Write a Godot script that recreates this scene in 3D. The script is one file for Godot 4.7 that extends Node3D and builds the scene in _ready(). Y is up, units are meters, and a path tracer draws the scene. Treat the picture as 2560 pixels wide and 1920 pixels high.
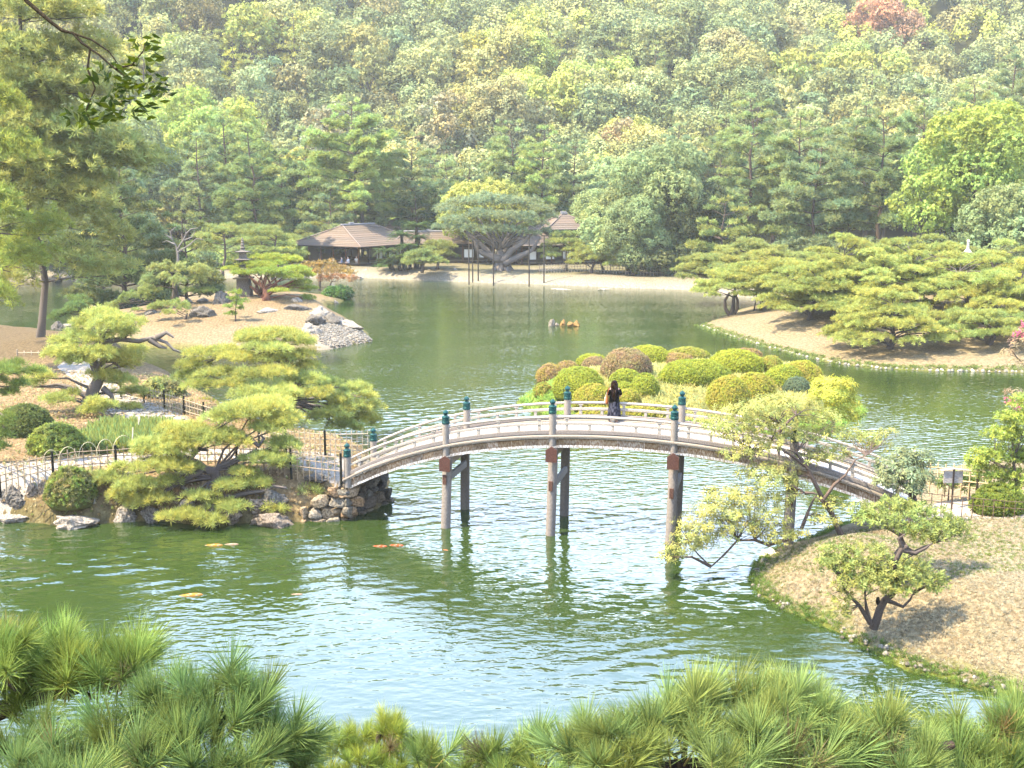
extends Node3D
# A pond garden with an arched timber bridge, clipped pines, a thatched-looking tea house and a wooded hill behind it.

var R := RandomNumberGenerator.new()
var noise := FastNoiseLite.new()
var used := {}
var M := {}
var G := {}
var lands := {}

# ---------------------------------------------------------------- mesh building
class MB:
	var v := PackedVector3Array()
	var c := PackedColorArray()
	var ix := PackedInt32Array()
	var col := Color(1, 1, 1)
	func p(at: Vector3) -> int:
		v.append(at)
		c.append(col)
		return v.size() - 1
	# a, b, c run counter-clockwise seen from outside
	func f(a: int, b: int, d: int) -> void:
		ix.append(a)
		ix.append(d)
		ix.append(b)
	func quad(a: int, b: int, d: int, e: int) -> void:
		f(a, b, d)
		f(a, d, e)
	func flat(pts: Array, out: Vector3) -> void:
		var nn: Vector3 = (pts[1] - pts[0]).cross(pts[2] - pts[0])
		var turned := nn.dot(out) < 0.0
		var first := v.size()
		for q in pts:
			p(q)
		for i in range(1, pts.size() - 1):
			if turned:
				f(first, first + i + 1, first + i)
			else:
				f(first, first + i, first + i + 1)
	func box(at: Vector3, size: Vector3, bs := Basis(), bev := 0.0) -> void:
		var h := size * 0.5
		if bev <= 0.0:
			for ax in 3:
				for s in [-1.0, 1.0]:
					var o := Vector3.ZERO
					o[ax] = s
					var u := Vector3.ZERO
					u[(ax + 1) % 3] = 1.0
					var w := Vector3.ZERO
					w[(ax + 2) % 3] = 1.0
					flat([at + bs * ((o - u - w) * h), at + bs * ((o + u - w) * h), at + bs * ((o + u + w) * h), at + bs * ((o - u + w) * h)], bs * o)
			return
		var k := h - Vector3(bev, bev, bev)
		var cv := func(sx, sy, sz, ax):
			var q := Vector3(sx * k.x, sy * k.y, sz * k.z)
			q[ax] = [sx, sy, sz][ax] * h[ax]
			return at + bs * q
		for ax in 3:
			for s in [-1, 1]:
				var pts := []
				for e in [[-1, -1], [1, -1], [1, 1], [-1, 1]]:
					var sg := [0, 0, 0]
					sg[ax] = s
					sg[(ax + 1) % 3] = e[0]
					sg[(ax + 2) % 3] = e[1]
					pts.append(cv.call(sg[0], sg[1], sg[2], ax))
				var o := Vector3.ZERO
				o[ax] = s
				flat(pts, bs * o)
			for e in [[-1, -1], [1, -1], [1, 1], [-1, 1]]:
				var a1 := (ax + 1) % 3
				var a2 := (ax + 2) % 3
				var pts := []
				for q in [[-1, a1], [1, a1], [1, a2], [-1, a2]]:
					var sg := [0, 0, 0]
					sg[ax] = q[0]
					sg[a1] = e[0]
					sg[a2] = e[1]
					pts.append(cv.call(sg[0], sg[1], sg[2], q[1]))
				var o := Vector3.ZERO
				o[a1] = e[0]
				o[a2] = e[1]
				flat(pts, bs * o)
		for sx in [-1, 1]:
			for sy in [-1, 1]:
				for sz in [-1, 1]:
					flat([cv.call(sx, sy, sz, 0), cv.call(sx, sy, sz, 1), cv.call(sx, sy, sz, 2)], bs * Vector3(sx, sy, sz))
	func tube(pts: Array, radii: Array, sides := 7, wob := 0.0) -> void:
		var n := pts.size()
		var first := v.size()
		var side := Vector3(1, 0, 0.3).normalized()
		for i in n:
			var d: Vector3 = (pts[mini(i + 1, n - 1)] - pts[maxi(i - 1, 0)]).normalized()
			side = side - d * side.dot(d)
			if side.length() < 0.01:
				side = d.cross(Vector3(0, 0, 1))
			side = side.normalized()
			var up := d.cross(side)
			for k in sides:
				var a := TAU * k / sides
				var rr: float = radii[i] * (1.0 + wob * sin(k * 2.4 + i * 1.7))
				p(pts[i] + (side * cos(a) + up * sin(a)) * rr)
		for i in n - 1:
			for k in sides:
				var a := first + i * sides + k
				var b := first + i * sides + (k + 1) % sides
				quad(a, b, b + sides, a + sides)
		var e0 := p(pts[0])
		var e1 := p(pts[n - 1])
		for k in sides:
			f(e0, first + (k + 1) % sides, first + k)
			f(e1, first + (n - 1) * sides + k, first + (n - 1) * sides + (k + 1) % sides)
	# profile: [radius, height] pairs from the bottom up
	func lathe(at: Vector3, prof: Array, sides := 12, turn := 0.0, hard := false) -> void:
		for j in prof.size() - 1:
			var first := v.size()
			for e in 2:
				for k in sides:
					var a := TAU * k / sides + turn
					p(at + Vector3(cos(a) * prof[j + e][0], prof[j + e][1], -sin(a) * prof[j + e][0]))
			for k in sides:
				var a := first + k
				var b := first + (k + 1) % sides
				if hard:
					var q := [v[a], v[b], v[b + sides], v[a + sides]]
					flat(q, (q[0] + q[1] - at * 2.0) * Vector3(1, 0, 1) + Vector3(0, 0.001, 0) + Vector3(0, prof[j][0] - prof[j + 1][0], 0) * 2.0)
				else:
					quad(a, b, b + sides, a + sides)
	func mesh(mat: Material = null, flat_shaded := false) -> ArrayMesh:
		var arr := []
		arr.resize(Mesh.ARRAY_MAX)
		var vv := v
		var cc := c
		var ii := ix
		if flat_shaded:
			vv = PackedVector3Array()
			cc = PackedColorArray()
			ii = PackedInt32Array()
			for k in ix.size():
				vv.append(v[ix[k]])
				cc.append(c[ix[k]])
				ii.append(k)
		var nn := PackedVector3Array()
		nn.resize(vv.size())
		for t in range(0, ii.size(), 3):
			var a := ii[t]
			var b := ii[t + 1]
			var d := ii[t + 2]
			var q := (vv[d] - vv[a]).cross(vv[b] - vv[a])
			nn[a] += q
			nn[b] += q
			nn[d] += q
		for k in nn.size():
			nn[k] = nn[k].normalized() if nn[k].length_squared() > 0.0 else Vector3.UP
		arr[Mesh.ARRAY_VERTEX] = vv
		arr[Mesh.ARRAY_NORMAL] = nn
		arr[Mesh.ARRAY_COLOR] = cc
		arr[Mesh.ARRAY_INDEX] = ii
		var m := ArrayMesh.new()
		m.add_surface_from_arrays(Mesh.PRIMITIVE_TRIANGLES, arr)
		if mat:
			m.surface_set_material(0, mat)
		return m

# ---------------------------------------------------------------- naming and tagging
func numbered(called: String) -> String:
	var n: int = used.get(called, 0)
	used[called] = n + 1
	return called if n == 0 else "%s_%03d" % [called, n]

func tag(o: Node3D, label: String, category: String, group := "", kind := "") -> void:
	o.set_meta("label", label)
	o.set_meta("category", category)
	if group:
		o.set_meta("group", group)
	if kind:
		o.set_meta("kind", kind)

func thing(called: String, label: String, category: String, at := Vector3.ZERO, group := "", turn := 0.0) -> Node3D:
	var o := Node3D.new()
	o.name = numbered(called)
	o.position = at
	o.rotation.y = turn
	tag(o, label, category, group)
	add_child(o)
	return o

func part(par: Node3D, called: String, m: Mesh, mat: Material = null, xf := Transform3D()) -> MeshInstance3D:
	var o := MeshInstance3D.new()
	o.mesh = m
	if mat:
		o.material_override = mat
	o.transform = xf
	if par == self:
		o.name = numbered(called)
		add_child(o)
	else:
		var n := 0
		var full := called
		while par.has_node(full):
			n += 1
			full = "%s_%03d" % [called, n]
		o.name = full
		par.add_child(o)
	return o

# many parts of one name without looking every name up
func piece(par: Node3D, called: String, k: int, m: Mesh, mat: Material, xf: Transform3D) -> MeshInstance3D:
	var o := MeshInstance3D.new()
	o.mesh = m
	if mat:
		o.material_override = mat
	o.transform = xf
	o.name = called if k == 0 else "%s_%03d" % [called, k]
	par.add_child(o)
	return o

func struct(called: String, m: Mesh, mat: Material, label: String, category: String) -> MeshInstance3D:
	var o := part(self, called, m, mat)
	tag(o, label, category, "", "structure")
	return o

func scatter(par: Node3D, called: String, m: Mesh, mat: Material, xs: Array, cols: Array, stuff := true) -> MultiMeshInstance3D:
	var mm := MultiMesh.new()
	mm.transform_format = MultiMesh.TRANSFORM_3D
	mm.use_colors = true
	mm.mesh = m
	mm.instance_count = xs.size()
	for i in xs.size():
		mm.set_instance_transform(i, xs[i])
		mm.set_instance_color(i, cols[i])
	var o := MultiMeshInstance3D.new()
	o.multimesh = mm
	o.material_override = mat
	if par == self:
		o.name = numbered(called)
		add_child(o)
	else:
		var n := 0
		var full := called
		while par.has_node(full):
			n += 1
			full = "%s_%03d" % [called, n]
		o.name = full
		par.add_child(o)
	if stuff:
		o.set_meta("kind", "stuff")
	return o

func aim(dir: Vector3, s: float, sy := 1.0) -> Basis:
	var y := dir.normalized()
	var x := y.cross(Vector3(0.31, 0.2, 0.93)).normalized()
	var b := Basis(x, y, x.cross(y)) * Basis(Vector3.UP, R.randf() * TAU)
	return b * Basis.from_scale(Vector3(s, s * sy, s))

func dome() -> Vector3:
	var a := R.randf() * TAU
	var y := R.randf()
	var r := sqrt(1.0 - y * y)
	return Vector3(cos(a) * r, y, sin(a) * r)

func vary(c: Color, by: float, warm := 0.0) -> Color:
	var k := 1.0 + (R.randf() * 2.0 - 1.0) * by
	var w := (R.randf() * 2.0 - 1.0) * warm
	return Color(maxf(0.0, c.r * k * (1.0 + w)), maxf(0.0, c.g * k), maxf(0.0, c.b * k * (1.0 - w)))

# ---------------------------------------------------------------- materials
func noise_tex(freq: float, lo: Color, hi: Color, kind := FastNoiseLite.TYPE_SIMPLEX_SMOOTH, octaves := 4, size := 512, mid = null) -> NoiseTexture2D:
	var n := FastNoiseLite.new()
	n.noise_type = kind
	n.frequency = freq
	n.fractal_octaves = octaves
	n.seed = 7 + M.size()
	var t := NoiseTexture2D.new()
	t.width = size
	t.height = size
	t.seamless = true
	t.noise = n
	var g := Gradient.new()
	g.set_color(0, lo)
	g.set_color(1, hi)
	if mid != null:
		g.add_point(0.5, mid)
	t.color_ramp = g
	return t

func normal_tex(freq: float, strength: float, octaves := 4, size := 512) -> NoiseTexture2D:
	var n := FastNoiseLite.new()
	n.frequency = freq
	n.fractal_octaves = octaves
	n.seed = 31
	var t := NoiseTexture2D.new()
	t.width = size
	t.height = size
	t.seamless = true
	t.as_normal_map = true
	t.bump_strength = strength
	t.noise = n
	return t

func mat(called: String, rough: float, tex: Texture2D = null, scale := Vector3.ONE, world := false, nrm: Texture2D = null, nscale := 1.0) -> StandardMaterial3D:
	var m := StandardMaterial3D.new()
	m.resource_name = called
	m.vertex_color_use_as_albedo = true
	m.roughness = rough
	m.metallic_specular = 0.16
	if tex:
		m.albedo_texture = tex
		m.uv1_triplanar = true
		m.uv1_world_triplanar = world
		m.uv1_scale = scale
	if nrm:
		m.normal_enabled = true
		m.normal_texture = nrm
		m.normal_scale = nscale
		m.uv1_triplanar = true
		m.uv1_world_triplanar = world
		m.uv1_scale = scale
	M[called] = m
	return m

func leaf_mat(called: String, through: float, rough := 0.55) -> StandardMaterial3D:
	var m := mat(called, rough)
	m.cull_mode = BaseMaterial3D.CULL_DISABLED
	m.backlight_enabled = true
	m.backlight = Color(through, through, through)
	m.metallic_specular = 0.18
	return m

func make_materials() -> void:
	var soft := noise_tex(0.012, Color(0.62, 0.6, 0.58), Color(1, 1, 1))
	var fine := noise_tex(0.06, Color(0.45, 0.42, 0.4), Color(1, 1, 1))
	var lawn := noise_tex(0.09, Color(0.5, 0.46, 0.4), Color(1, 1, 0.98), FastNoiseLite.TYPE_VALUE_CUBIC, 5)
	var rockt := noise_tex(0.02, Color(0.35, 0.33, 0.31), Color(1, 1, 1), FastNoiseLite.TYPE_SIMPLEX, 6, 512, Color(0.8, 0.78, 0.74))
	var bump := normal_tex(0.03, 6.0, 5)
	var small_bump := normal_tex(0.08, 5.0, 3)
	leaf_mat("needle", 1.0, 0.5)
	leaf_mat("leaf", 0.95, 0.5)
	leaf_mat("near_needle", 0.8, 0.42)
	leaf_mat("far_leaf", 0.75, 0.7)
	mat("bark", 0.9, fine, Vector3(2.5, 0.8, 2.5), true, bump, 1.4)
	mat("near_bark", 0.9, fine, Vector3(9, 5, 9), true, bump, 1.5)
	var gd := mat("ground", 0.95, lawn, Vector3(0.55, 0.55, 0.55), true, small_bump, 0.8)
	gd.detail_enabled = true
	gd.detail_blend_mode = BaseMaterial3D.BLEND_MODE_MUL
	gd.detail_albedo = soft
	mat("path", 0.92, fine, Vector3(0.6, 0.6, 0.6), true, small_bump, 0.5)
	mat("rock", 0.85, rockt, Vector3(0.9, 0.9, 0.9), true, bump, 1.6)
	mat("far_rock", 0.85, rockt, Vector3(0.3, 0.3, 0.3), true, bump, 1.0)
	var grain := noise_tex(0.035, Color(0.62, 0.58, 0.54), Color(1, 1, 1), FastNoiseLite.TYPE_SIMPLEX, 5)
	mat("wood_x", 0.8, grain, Vector3(0.35, 3.0, 3.0), false, bump, 0.35)
	mat("wood_y", 0.8, grain, Vector3(3.0, 0.35, 3.0), false, bump, 0.35)
	mat("plain_wood", 0.8, grain, Vector3(1.2, 1.2, 1.2), false)
	var rust := noise_tex(0.02, Color(0.5, 0.36, 0.26), Color(1, 0.99, 0.97), FastNoiseLite.TYPE_SIMPLEX, 5, 512, Color(0.84, 0.76, 0.68))
	mat("girder_wood", 0.85, rust, Vector3(1.5, 0.55, 1.5), false, bump, 0.4)
	var cu := mat("bronze", 0.38, soft, Vector3(6, 6, 6), false)
	cu.metallic = 0.35
	mat("painted", 0.5, soft, Vector3(3, 3, 3), false)
	mat("bamboo", 0.5, soft, Vector3(4, 1, 4), true)
	mat("thatch", 0.95, fine, Vector3(0.8, 1.6, 0.8), true, small_bump, 0.8)
	mat("cloth", 0.85)
	mat("skin", 0.55)
	mat("hair", 0.65)
	mat("paper", 0.8)
	mat("fish", 0.6)

# ---------------------------------------------------------------- shared leaf shapes (unit size, growing along +y)
func blade(b: MB, root: Vector3, dir: Vector3, length: float, width: float, bend := 0.0) -> void:
	var side := dir.cross(Vector3(R.randf() - 0.5, R.randf() - 0.5, R.randf() - 0.5)).normalized() * width * 0.5
	var tip := root + dir * length + Vector3(0, bend, 0)
	var mid := root + dir * length * 0.45 + Vector3(0, bend * 0.15, 0)
	var a := b.p(root)
	var s1 := b.p(mid + side)
	var t := b.p(tip)
	var s2 := b.p(mid - side)
	b.quad(a, s1, t, s2)

func tuft(n: int, open: float, width: float, stem := 0.0) -> ArrayMesh:
	var b := MB.new()
	for i in n:
		var a := TAU * (i + R.randf() * 0.6) / n * 3.0
		var th := open * sqrt((i + 0.5) / n) * (0.8 + 0.4 * R.randf())
		var d := Vector3(sin(th) * cos(a), cos(th), sin(th) * sin(a))
		var k := 0.8 + R.randf() * 0.35
		b.col = Color(k, k, k)
		blade(b, Vector3(0, stem * (1.0 - th / maxf(open, 0.01)), 0), d, 0.8 + 0.25 * R.randf(), width)
	return b.mesh()

# a pine shoot seen close: long thin needles along a short stem
func shoot(n: int) -> ArrayMesh:
	var b := MB.new()
	for i in n:
		var s := R.randf()
		var a := R.randf() * TAU
		var th := lerpf(1.45, 0.22, pow(s, 0.9)) + (R.randf() - 0.5) * 0.3
		var d := Vector3(sin(th) * cos(a), cos(th), sin(th) * sin(a))
		var k := 0.75 + R.randf() * 0.45
		b.col = Color(k * 1.02, k, k * 0.95)
		var root := Vector3(0, 0.05 + 0.5 * s, 0)
		var ln := (0.85 + 0.3 * R.randf()) * lerpf(0.85, 1.1, s)
		var side := d.cross(Vector3(R.randf() - 0.5, R.randf() - 0.5, R.randf() - 0.5)).normalized() * 0.0085
		var mid := root + d * ln * 0.55 + Vector3(0, 0.02, 0)
		var tip := root + d * ln + Vector3(0, -0.03 + 0.1 * R.randf(), 0)
		var q0 := b.p(root + side)
		var q1 := b.p(root - side)
		var q2 := b.p(mid - side)
		var q3 := b.p(mid + side)
		var q4 := b.p(tip)
		b.quad(q0, q1, q2, q3)
		b.f(q3, q2, q4)
	b.col = Color(1.2, 0.6, 0.8)
	b.tube([Vector3(0, -0.5, 0), Vector3(0, 0.2, 0), Vector3(0, 0.6, 0)], [0.03, 0.026, 0.012], 5)
	return b.mesh()

func leaf_face(b: MB, root: Vector3, dir: Vector3, nrm: Vector3, length: float, width: float) -> void:
	var side := dir.cross(nrm).normalized() * width * 0.5
	var up := nrm.normalized() * width * 0.14
	var a := b.p(root)
	var m1 := b.p(root + dir * length * 0.45 + side + up)
	var m0 := b.p(root + dir * length * 0.5)
	var m2 := b.p(root + dir * length * 0.45 - side + up)
	var t := b.p(root + dir * length - up * 0.6)
	b.f(a, m1, m0)
	b.f(a, m0, m2)
	b.f(m0, m1, t)
	b.f(m0, t, m2)

func sprig(n: int, length: float, width: float, droop := 0.0) -> ArrayMesh:
	var b := MB.new()
	for i in n:
		var a := TAU * i * 0.381966 + R.randf() * 0.6
		var h := float(i) / n
		var d := Vector3(cos(a), 0.5 - droop + R.randf() * 0.5, sin(a)).normalized()
		var k := 0.82 + 0.36 * R.randf()
		b.col = Color(k, k, k * 0.95)
		leaf_face(b, Vector3(cos(a) * 0.06, h * 0.8, sin(a) * 0.06), d, (Vector3.UP + Vector3(R.randf() - 0.5, 0, R.randf() - 0.5) * 0.8).normalized(), length * (0.8 + 0.4 * R.randf()), width)
	return b.mesh()

# a clump of leaves as it reads from afar
func clump(n: int, size: float) -> ArrayMesh:
	var b := MB.new()
	for i in n:
		var q := dome()
		if R.randf() < 0.25:
			q.y = -q.y * 0.4
		var d := (q + Vector3(R.randf() - 0.5, R.randf() - 0.5, R.randf() - 0.5) * 1.5).normalized()
		var at := q * (0.55 + 0.45 * R.randf())
		var k := 0.88 + 0.24 * R.randf()
		b.col = Color(k, k, k)
		var t := d.cross(Vector3(R.randf() - 0.5, R.randf() - 0.5, R.randf() - 0.5)).normalized()
		leaf_face(b, at - t * size * 0.5, t, d, size * (0.8 + 0.4 * R.randf()), size * 0.75)
	return b.mesh()

func make_shapes() -> void:
	G.shoot = [shoot(150), shoot(135), shoot(125)]
	G.tuft_near = [tuft(20, 1.55, 0.085, 0.25), tuft(18, 1.4, 0.09, 0.2)]
	G.tuft_mid = [tuft(14, 1.55, 0.14, 0.2), tuft(13, 1.4, 0.15, 0.2)]
	G.tuft_far = [tuft(11, 1.55, 0.2, 0.15), tuft(10, 1.45, 0.22, 0.2)]
	G.clump = [clump(16, 0.62), clump(15, 0.7)]
	G.far_clump = [clump(30, 0.4), clump(26, 0.44)]
	G.sprig = [sprig(9, 0.8, 0.26), sprig(8, 0.9, 0.3, 0.3)]
	G.thin_sprig = [sprig(8, 1.0, 0.26, 0.9), sprig(7, 1.0, 0.3, 0.7)]
	G.box_sprig = [sprig(8, 0.7, 0.42), sprig(9, 0.65, 0.36)]

# ---------------------------------------------------------------- stones
func ball(level: int) -> Array:
	var key := "ball%d" % level
	if G.has(key):
		return G[key]
	var pts: Array = [Vector3.UP, Vector3.DOWN, Vector3.LEFT, Vector3.RIGHT, Vector3.FORWARD, Vector3.BACK]
	var tris: Array = []
	for sx in [2, 3]:
		for sy in [0, 1]:
			for sz in [4, 5]:
				var a: Vector3 = pts[sx]
				var b: Vector3 = pts[sy]
				var d: Vector3 = pts[sz]
				tris.append([sx, sy, sz] if (b - a).cross(d - a).dot(a + b + d) > 0.0 else [sx, sz, sy])
	for i in level:
		var mids := {}
		var next := []
		for t in tris:
			var m := []
			for e in [[t[0], t[1]], [t[1], t[2]], [t[2], t[0]]]:
				var k := Vector2i(mini(e[0], e[1]), maxi(e[0], e[1]))
				if not mids.has(k):
					mids[k] = pts.size()
					pts.append(((pts[e[0]] + pts[e[1]]) as Vector3).normalized())
				m.append(mids[k])
			next.append_array([[t[0], m[0], m[2]], [t[1], m[1], m[0]], [t[2], m[2], m[1]], [m[0], m[1], m[2]]])
		tris = next
	G[key] = [pts, tris]
	return G[key]

func stone(size: Vector3, seed_: int, level := 3, cuts := 9, lump := 0.16, square := 0.0, tint := Color(0.36, 0.34, 0.31)) -> ArrayMesh:
	var r := RandomNumberGenerator.new()
	r.seed = seed_
	var src := ball(level)
	var planes := []
	for i in cuts:
		planes.append([Vector3(r.randf() * 2 - 1, r.randf() * 1.6 - 0.6, r.randf() * 2 - 1).normalized(), 0.5 + 0.36 * r.randf()])
	var b := MB.new()
	noise.seed = seed_
	noise.frequency = 0.9
	for q in src[0]:
		var d: Vector3 = q
		if square > 0.0:
			var e := Vector3(sign(d.x) * pow(absf(d.x), 1.0 - square), sign(d.y) * pow(absf(d.y), 1.0 - square), sign(d.z) * pow(absf(d.z), 1.0 - square))
			d = e
		for pl in planes:
			var over: float = d.dot(pl[0]) - pl[1]
			if over > 0.0:
				d -= pl[0] * over * 0.9
		d += q * (noise.get_noise_3dv(q * 1.6) + 0.5 * noise.get_noise_3dv(q * 4.0)) * lump
		var k: float = 1.0 + 0.35 * noise.get_noise_3dv(q * 2.3 + Vector3(9, 2, 4))
		b.col = Color(tint.r * k, tint.g * k, tint.b * k)
		b.p(d * size)
	for t in src[1]:
		b.f(t[0], t[1], t[2])
	return b.mesh()

# ---------------------------------------------------------------- land
func edge_distance(poly: Array, q: Vector2) -> float:
	var best := 1e9
	var inside := false
	var n := poly.size()
	var j := n - 1
	for i in n:
		var a: Vector2 = poly[j]
		var b: Vector2 = poly[i]
		var e := b - a
		var t := clampf((q - a).dot(e) / e.length_squared(), 0.0, 1.0)
		best = minf(best, (q - a - e * t).length_squared())
		if (b.y > q.y) != (a.y > q.y) and q.x < (a.x - b.x) * (q.y - b.y) / (a.y - b.y) + b.x:
			inside = not inside
		j = i
	return sqrt(best) if inside else -sqrt(best)

# mounds: [x, z, reach, height]
func land(called: String, poly: Array, high: float, slope: float, mounds: Array, wob := 0.5) -> void:
	lands[called] = {"poly": poly, "high": high, "slope": slope, "mounds": mounds, "wob": wob}

func height(called: String, x: float, z: float, with_edge := false) -> Variant:
	var l: Dictionary = lands[called]
	var sd := edge_distance(l.poly, Vector2(x, z))
	noise.seed = 5
	noise.frequency = 0.22
	sd += noise.get_noise_2d(x * 1.7, z * 1.7) * l.wob * clampf(1.0 - absf(sd) / 6.0, 0.0, 1.0)
	var h := 0.0
	if sd < 0.0:
		h = maxf(-0.9, sd * 0.8) - 0.02
	else:
		var t := clampf(sd / l.slope, 0.0, 1.0)
		h = 0.05 + l.high * (1.0 - (1.0 - t) * (1.0 - t))
		for m in l.mounds:
			var dd: float = Vector2(x - m[0], z - m[1]).length() / m[2]
			if dd < 1.0:
				var w: float = 1.0 - dd * dd
				h += m[3] * w * w * clampf(sd / 3.0, 0.0, 1.0)
		noise.frequency = 0.09
		h += noise.get_noise_2d(x, z) * 0.12 * clampf(sd / 2.0, 0.0, 1.0)
	return [h, sd] if with_edge else h

# where the ground lies on the way from the lookout past a rough position
func on(called: String, q: Vector3) -> Vector3:
	var eye := Vector3(0, 11.5, 0)
	var d := q - eye
	var k := 0.8
	while k < 1.4:
		var p := eye + d * k
		if p.y <= maxf(height(called, p.x, p.z), 0.0):
			return Vector3(p.x, p.y, p.z)
		k += 0.004
	return Vector3(q.x, height(called, q.x, q.z), q.z)

func land_mesh(called: String, cell: float, paint: Array, grow := 2.5) -> ArrayMesh:
	var l: Dictionary = lands[called]
	var lo := Vector2(1e9, 1e9)
	var hi := Vector2(-1e9, -1e9)
	for q in l.poly:
		lo = lo.min(q)
		hi = hi.max(q)
	lo -= Vector2(grow, grow)
	hi += Vector2(grow, grow)
	var nx := int((hi.x - lo.x) / cell) + 1
	var nz := int((hi.y - lo.y) / cell) + 1
	var b := MB.new()
	var kept := PackedFloat32Array()
	for j in nz:
		for i in nx:
			var x := lo.x + i * cell
			var z := lo.y + j * cell
			var hs: Array = height(called, x, z, true)
			noise.frequency = 0.35
			noise.seed = 12
			var n1 := noise.get_noise_2d(x, z) * 0.5 + 0.5
			noise.frequency = 0.07
			var n2 := noise.get_noise_2d(x + 40, z) * 0.5 + 0.5
			var col: Color = (paint[0] as Color).lerp(paint[1], clampf(n2 * 1.3 - 0.2 + (n1 - 0.5) * 0.6, 0.0, 1.0))
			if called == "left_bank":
				col = col.lerp(Color(0.15, 0.118, 0.07), clampf((-60.0 - z) / 5.0, 0.0, 0.85))  # far end: brown of the litter, with the shade there painted in
			col = col.lerp(paint[2], clampf(1.0 - (hs[1] + (n1 - 0.5) * 1.2) / paint[3], 0.0, 1.0))
			b.col = col
			b.p(Vector3(x, hs[0], z))
			kept.append(hs[1])
	for j in nz - 1:
		for i in nx - 1:
			var a := j * nx + i
			if maxf(maxf(kept[a], kept[a + 1]), maxf(kept[a + nx], kept[a + nx + 1])) > -2.0:
				b.quad(a, a + nx, a + nx + 1, a + 1)
	return b.mesh()

# ---------------------------------------------------------------- trees
func pad_tufts(xs: Array, cols: Array, at: Vector3, rx: float, ry: float, tl: float, sp: float, col: Color, by := 0.22) -> void:
	var lobes := []
	var nl := 3 + int(R.randf() * 3.0)
	for i in nl:
		var a := TAU * (i + R.randf() * 0.7) / nl
		var rr := rx * (0.3 + 0.25 * R.randf())
		lobes.append([Vector3(cos(a) * rr, (R.randf() - 0.5) * ry * 0.5, sin(a) * rr * 0.8), rx * (0.42 + 0.22 * R.randf())])
	lobes.append([Vector3.ZERO, rx * 0.55])
	var n := int(PI * rx * rx * 0.85 / (sp * sp))
	for i in n:
		var l: Array = lobes[int(R.randf() * lobes.size()) % lobes.size()]
		var a := R.randf() * TAU
		var r := sqrt(R.randf())
		var q := Vector3(cos(a) * r * l[1], 0, sin(a) * r * l[1] * 0.85)
		var lift := (1.0 - r * r)
		var k := R.randf()
		q.y = ry * (lift * (0.55 + 0.45 * k) - 0.35 * (1.0 - k) * R.randf())
		var d := Vector3(cos(a) * r * 0.9, 0.75 + 0.3 * R.randf(), sin(a) * r * 0.9) + Vector3(R.randf() - 0.5, R.randf() - 0.5, R.randf() - 0.5) * 0.6
		if q.y < -0.1 * ry:
			d.y *= 0.35
		xs.append(Transform3D(aim(d, tl * (0.75 + 0.5 * R.randf())), at + l[0] + q))
		cols.append(vary(col, by, 0.12))

func bend(a: Vector3, b: Vector3, n: int, sag: float, wig: float) -> Array:
	var pts := []
	for i in n + 1:
		var t := float(i) / n
		var q := a.lerp(b, t) + Vector3(0, sag * sin(PI * t), 0)
		if i > 0 and i < n:
			q += Vector3(R.randf() - 0.5, (R.randf() - 0.5) * 0.6, R.randf() - 0.5) * wig
		pts.append(q)
	return pts

func taper(n: int, r0: float, r1: float) -> Array:
	var rr := []
	for i in n:
		rr.append(lerpf(r0, r1, float(i) / maxf(1.0, n - 1)))
	return rr

# a clipped garden pine: a winding trunk, a limb to every pad of needles
func pine(called: String, label: String, group: String, trunk: Array, r0: float, pads: Array, kind: String, tl: float, sp: float, col: Color, bark := Color(0.13, 0.105, 0.085), flex := 0.5) -> Node3D:
	var base: Vector3 = trunk[0]
	var o := thing(called, label, "pine tree", base, group)
	var tr := []
	for q in trunk:
		tr.append(q - base)
	var b := MB.new()
	b.col = bark
	var radii := taper(tr.size(), r0, r0 * 0.38)
	radii[0] = r0 * 1.25
	b.tube(tr, radii, 8, 0.12)
	part(o, "trunk", b.mesh(), M.bark)
	var nb := 0
	var np := 0
	for pd in pads:
		var at: Vector3 = pd[0] - base
		var best: Vector3 = tr[tr.size() - 1]
		var cost := 1e9
		for i in range(1, tr.size()):
			for k in 3:
				var q: Vector3 = (tr[i - 1] as Vector3).lerp(tr[i], (k + 1) / 3.0)
				var dd := q.distance_to(at) + maxf(0.0, q.y - at.y) * 1.2
				if dd < cost:
					cost = dd
					best = q
		var far := best.distance_to(at)
		if far > 0.25:
			b = MB.new()
			b.col = bark
			var end := at - Vector3(0, pd[2] * 0.45, 0)
			var pts := bend(best, end, 4, far * 0.1, far * 0.16 * flex)
			b.tube(pts, taper(5, clampf(r0 * 0.24, 0.018, 0.2) * clampf(far / 2.0, 0.4, 1.0), 0.018), 5, 0.1)
			for i in 3:
				var a := R.randf() * TAU
				b.tube(bend(pts[3], at + Vector3(cos(a) * pd[1] * 0.55, -pd[2] * 0.15, sin(a) * pd[1] * 0.5), 2, 0.04, 0.08), [0.022, 0.016, 0.008], 4)
			piece(o, "branch", nb, b.mesh(), M.bark, Transform3D())
			nb += 1
		var xs := []
		var cols := []
		pad_tufts(xs, cols, at, pd[1] * 1.2, pd[2], tl, sp, vary(col, 0.12, 0.08))
		var mm := scatter(o, "needle_pad" if np == 0 else "needle_pad_%03d" % np, G[kind][np % 2], M.needle, xs, cols)
		np += 1
	return o

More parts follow.
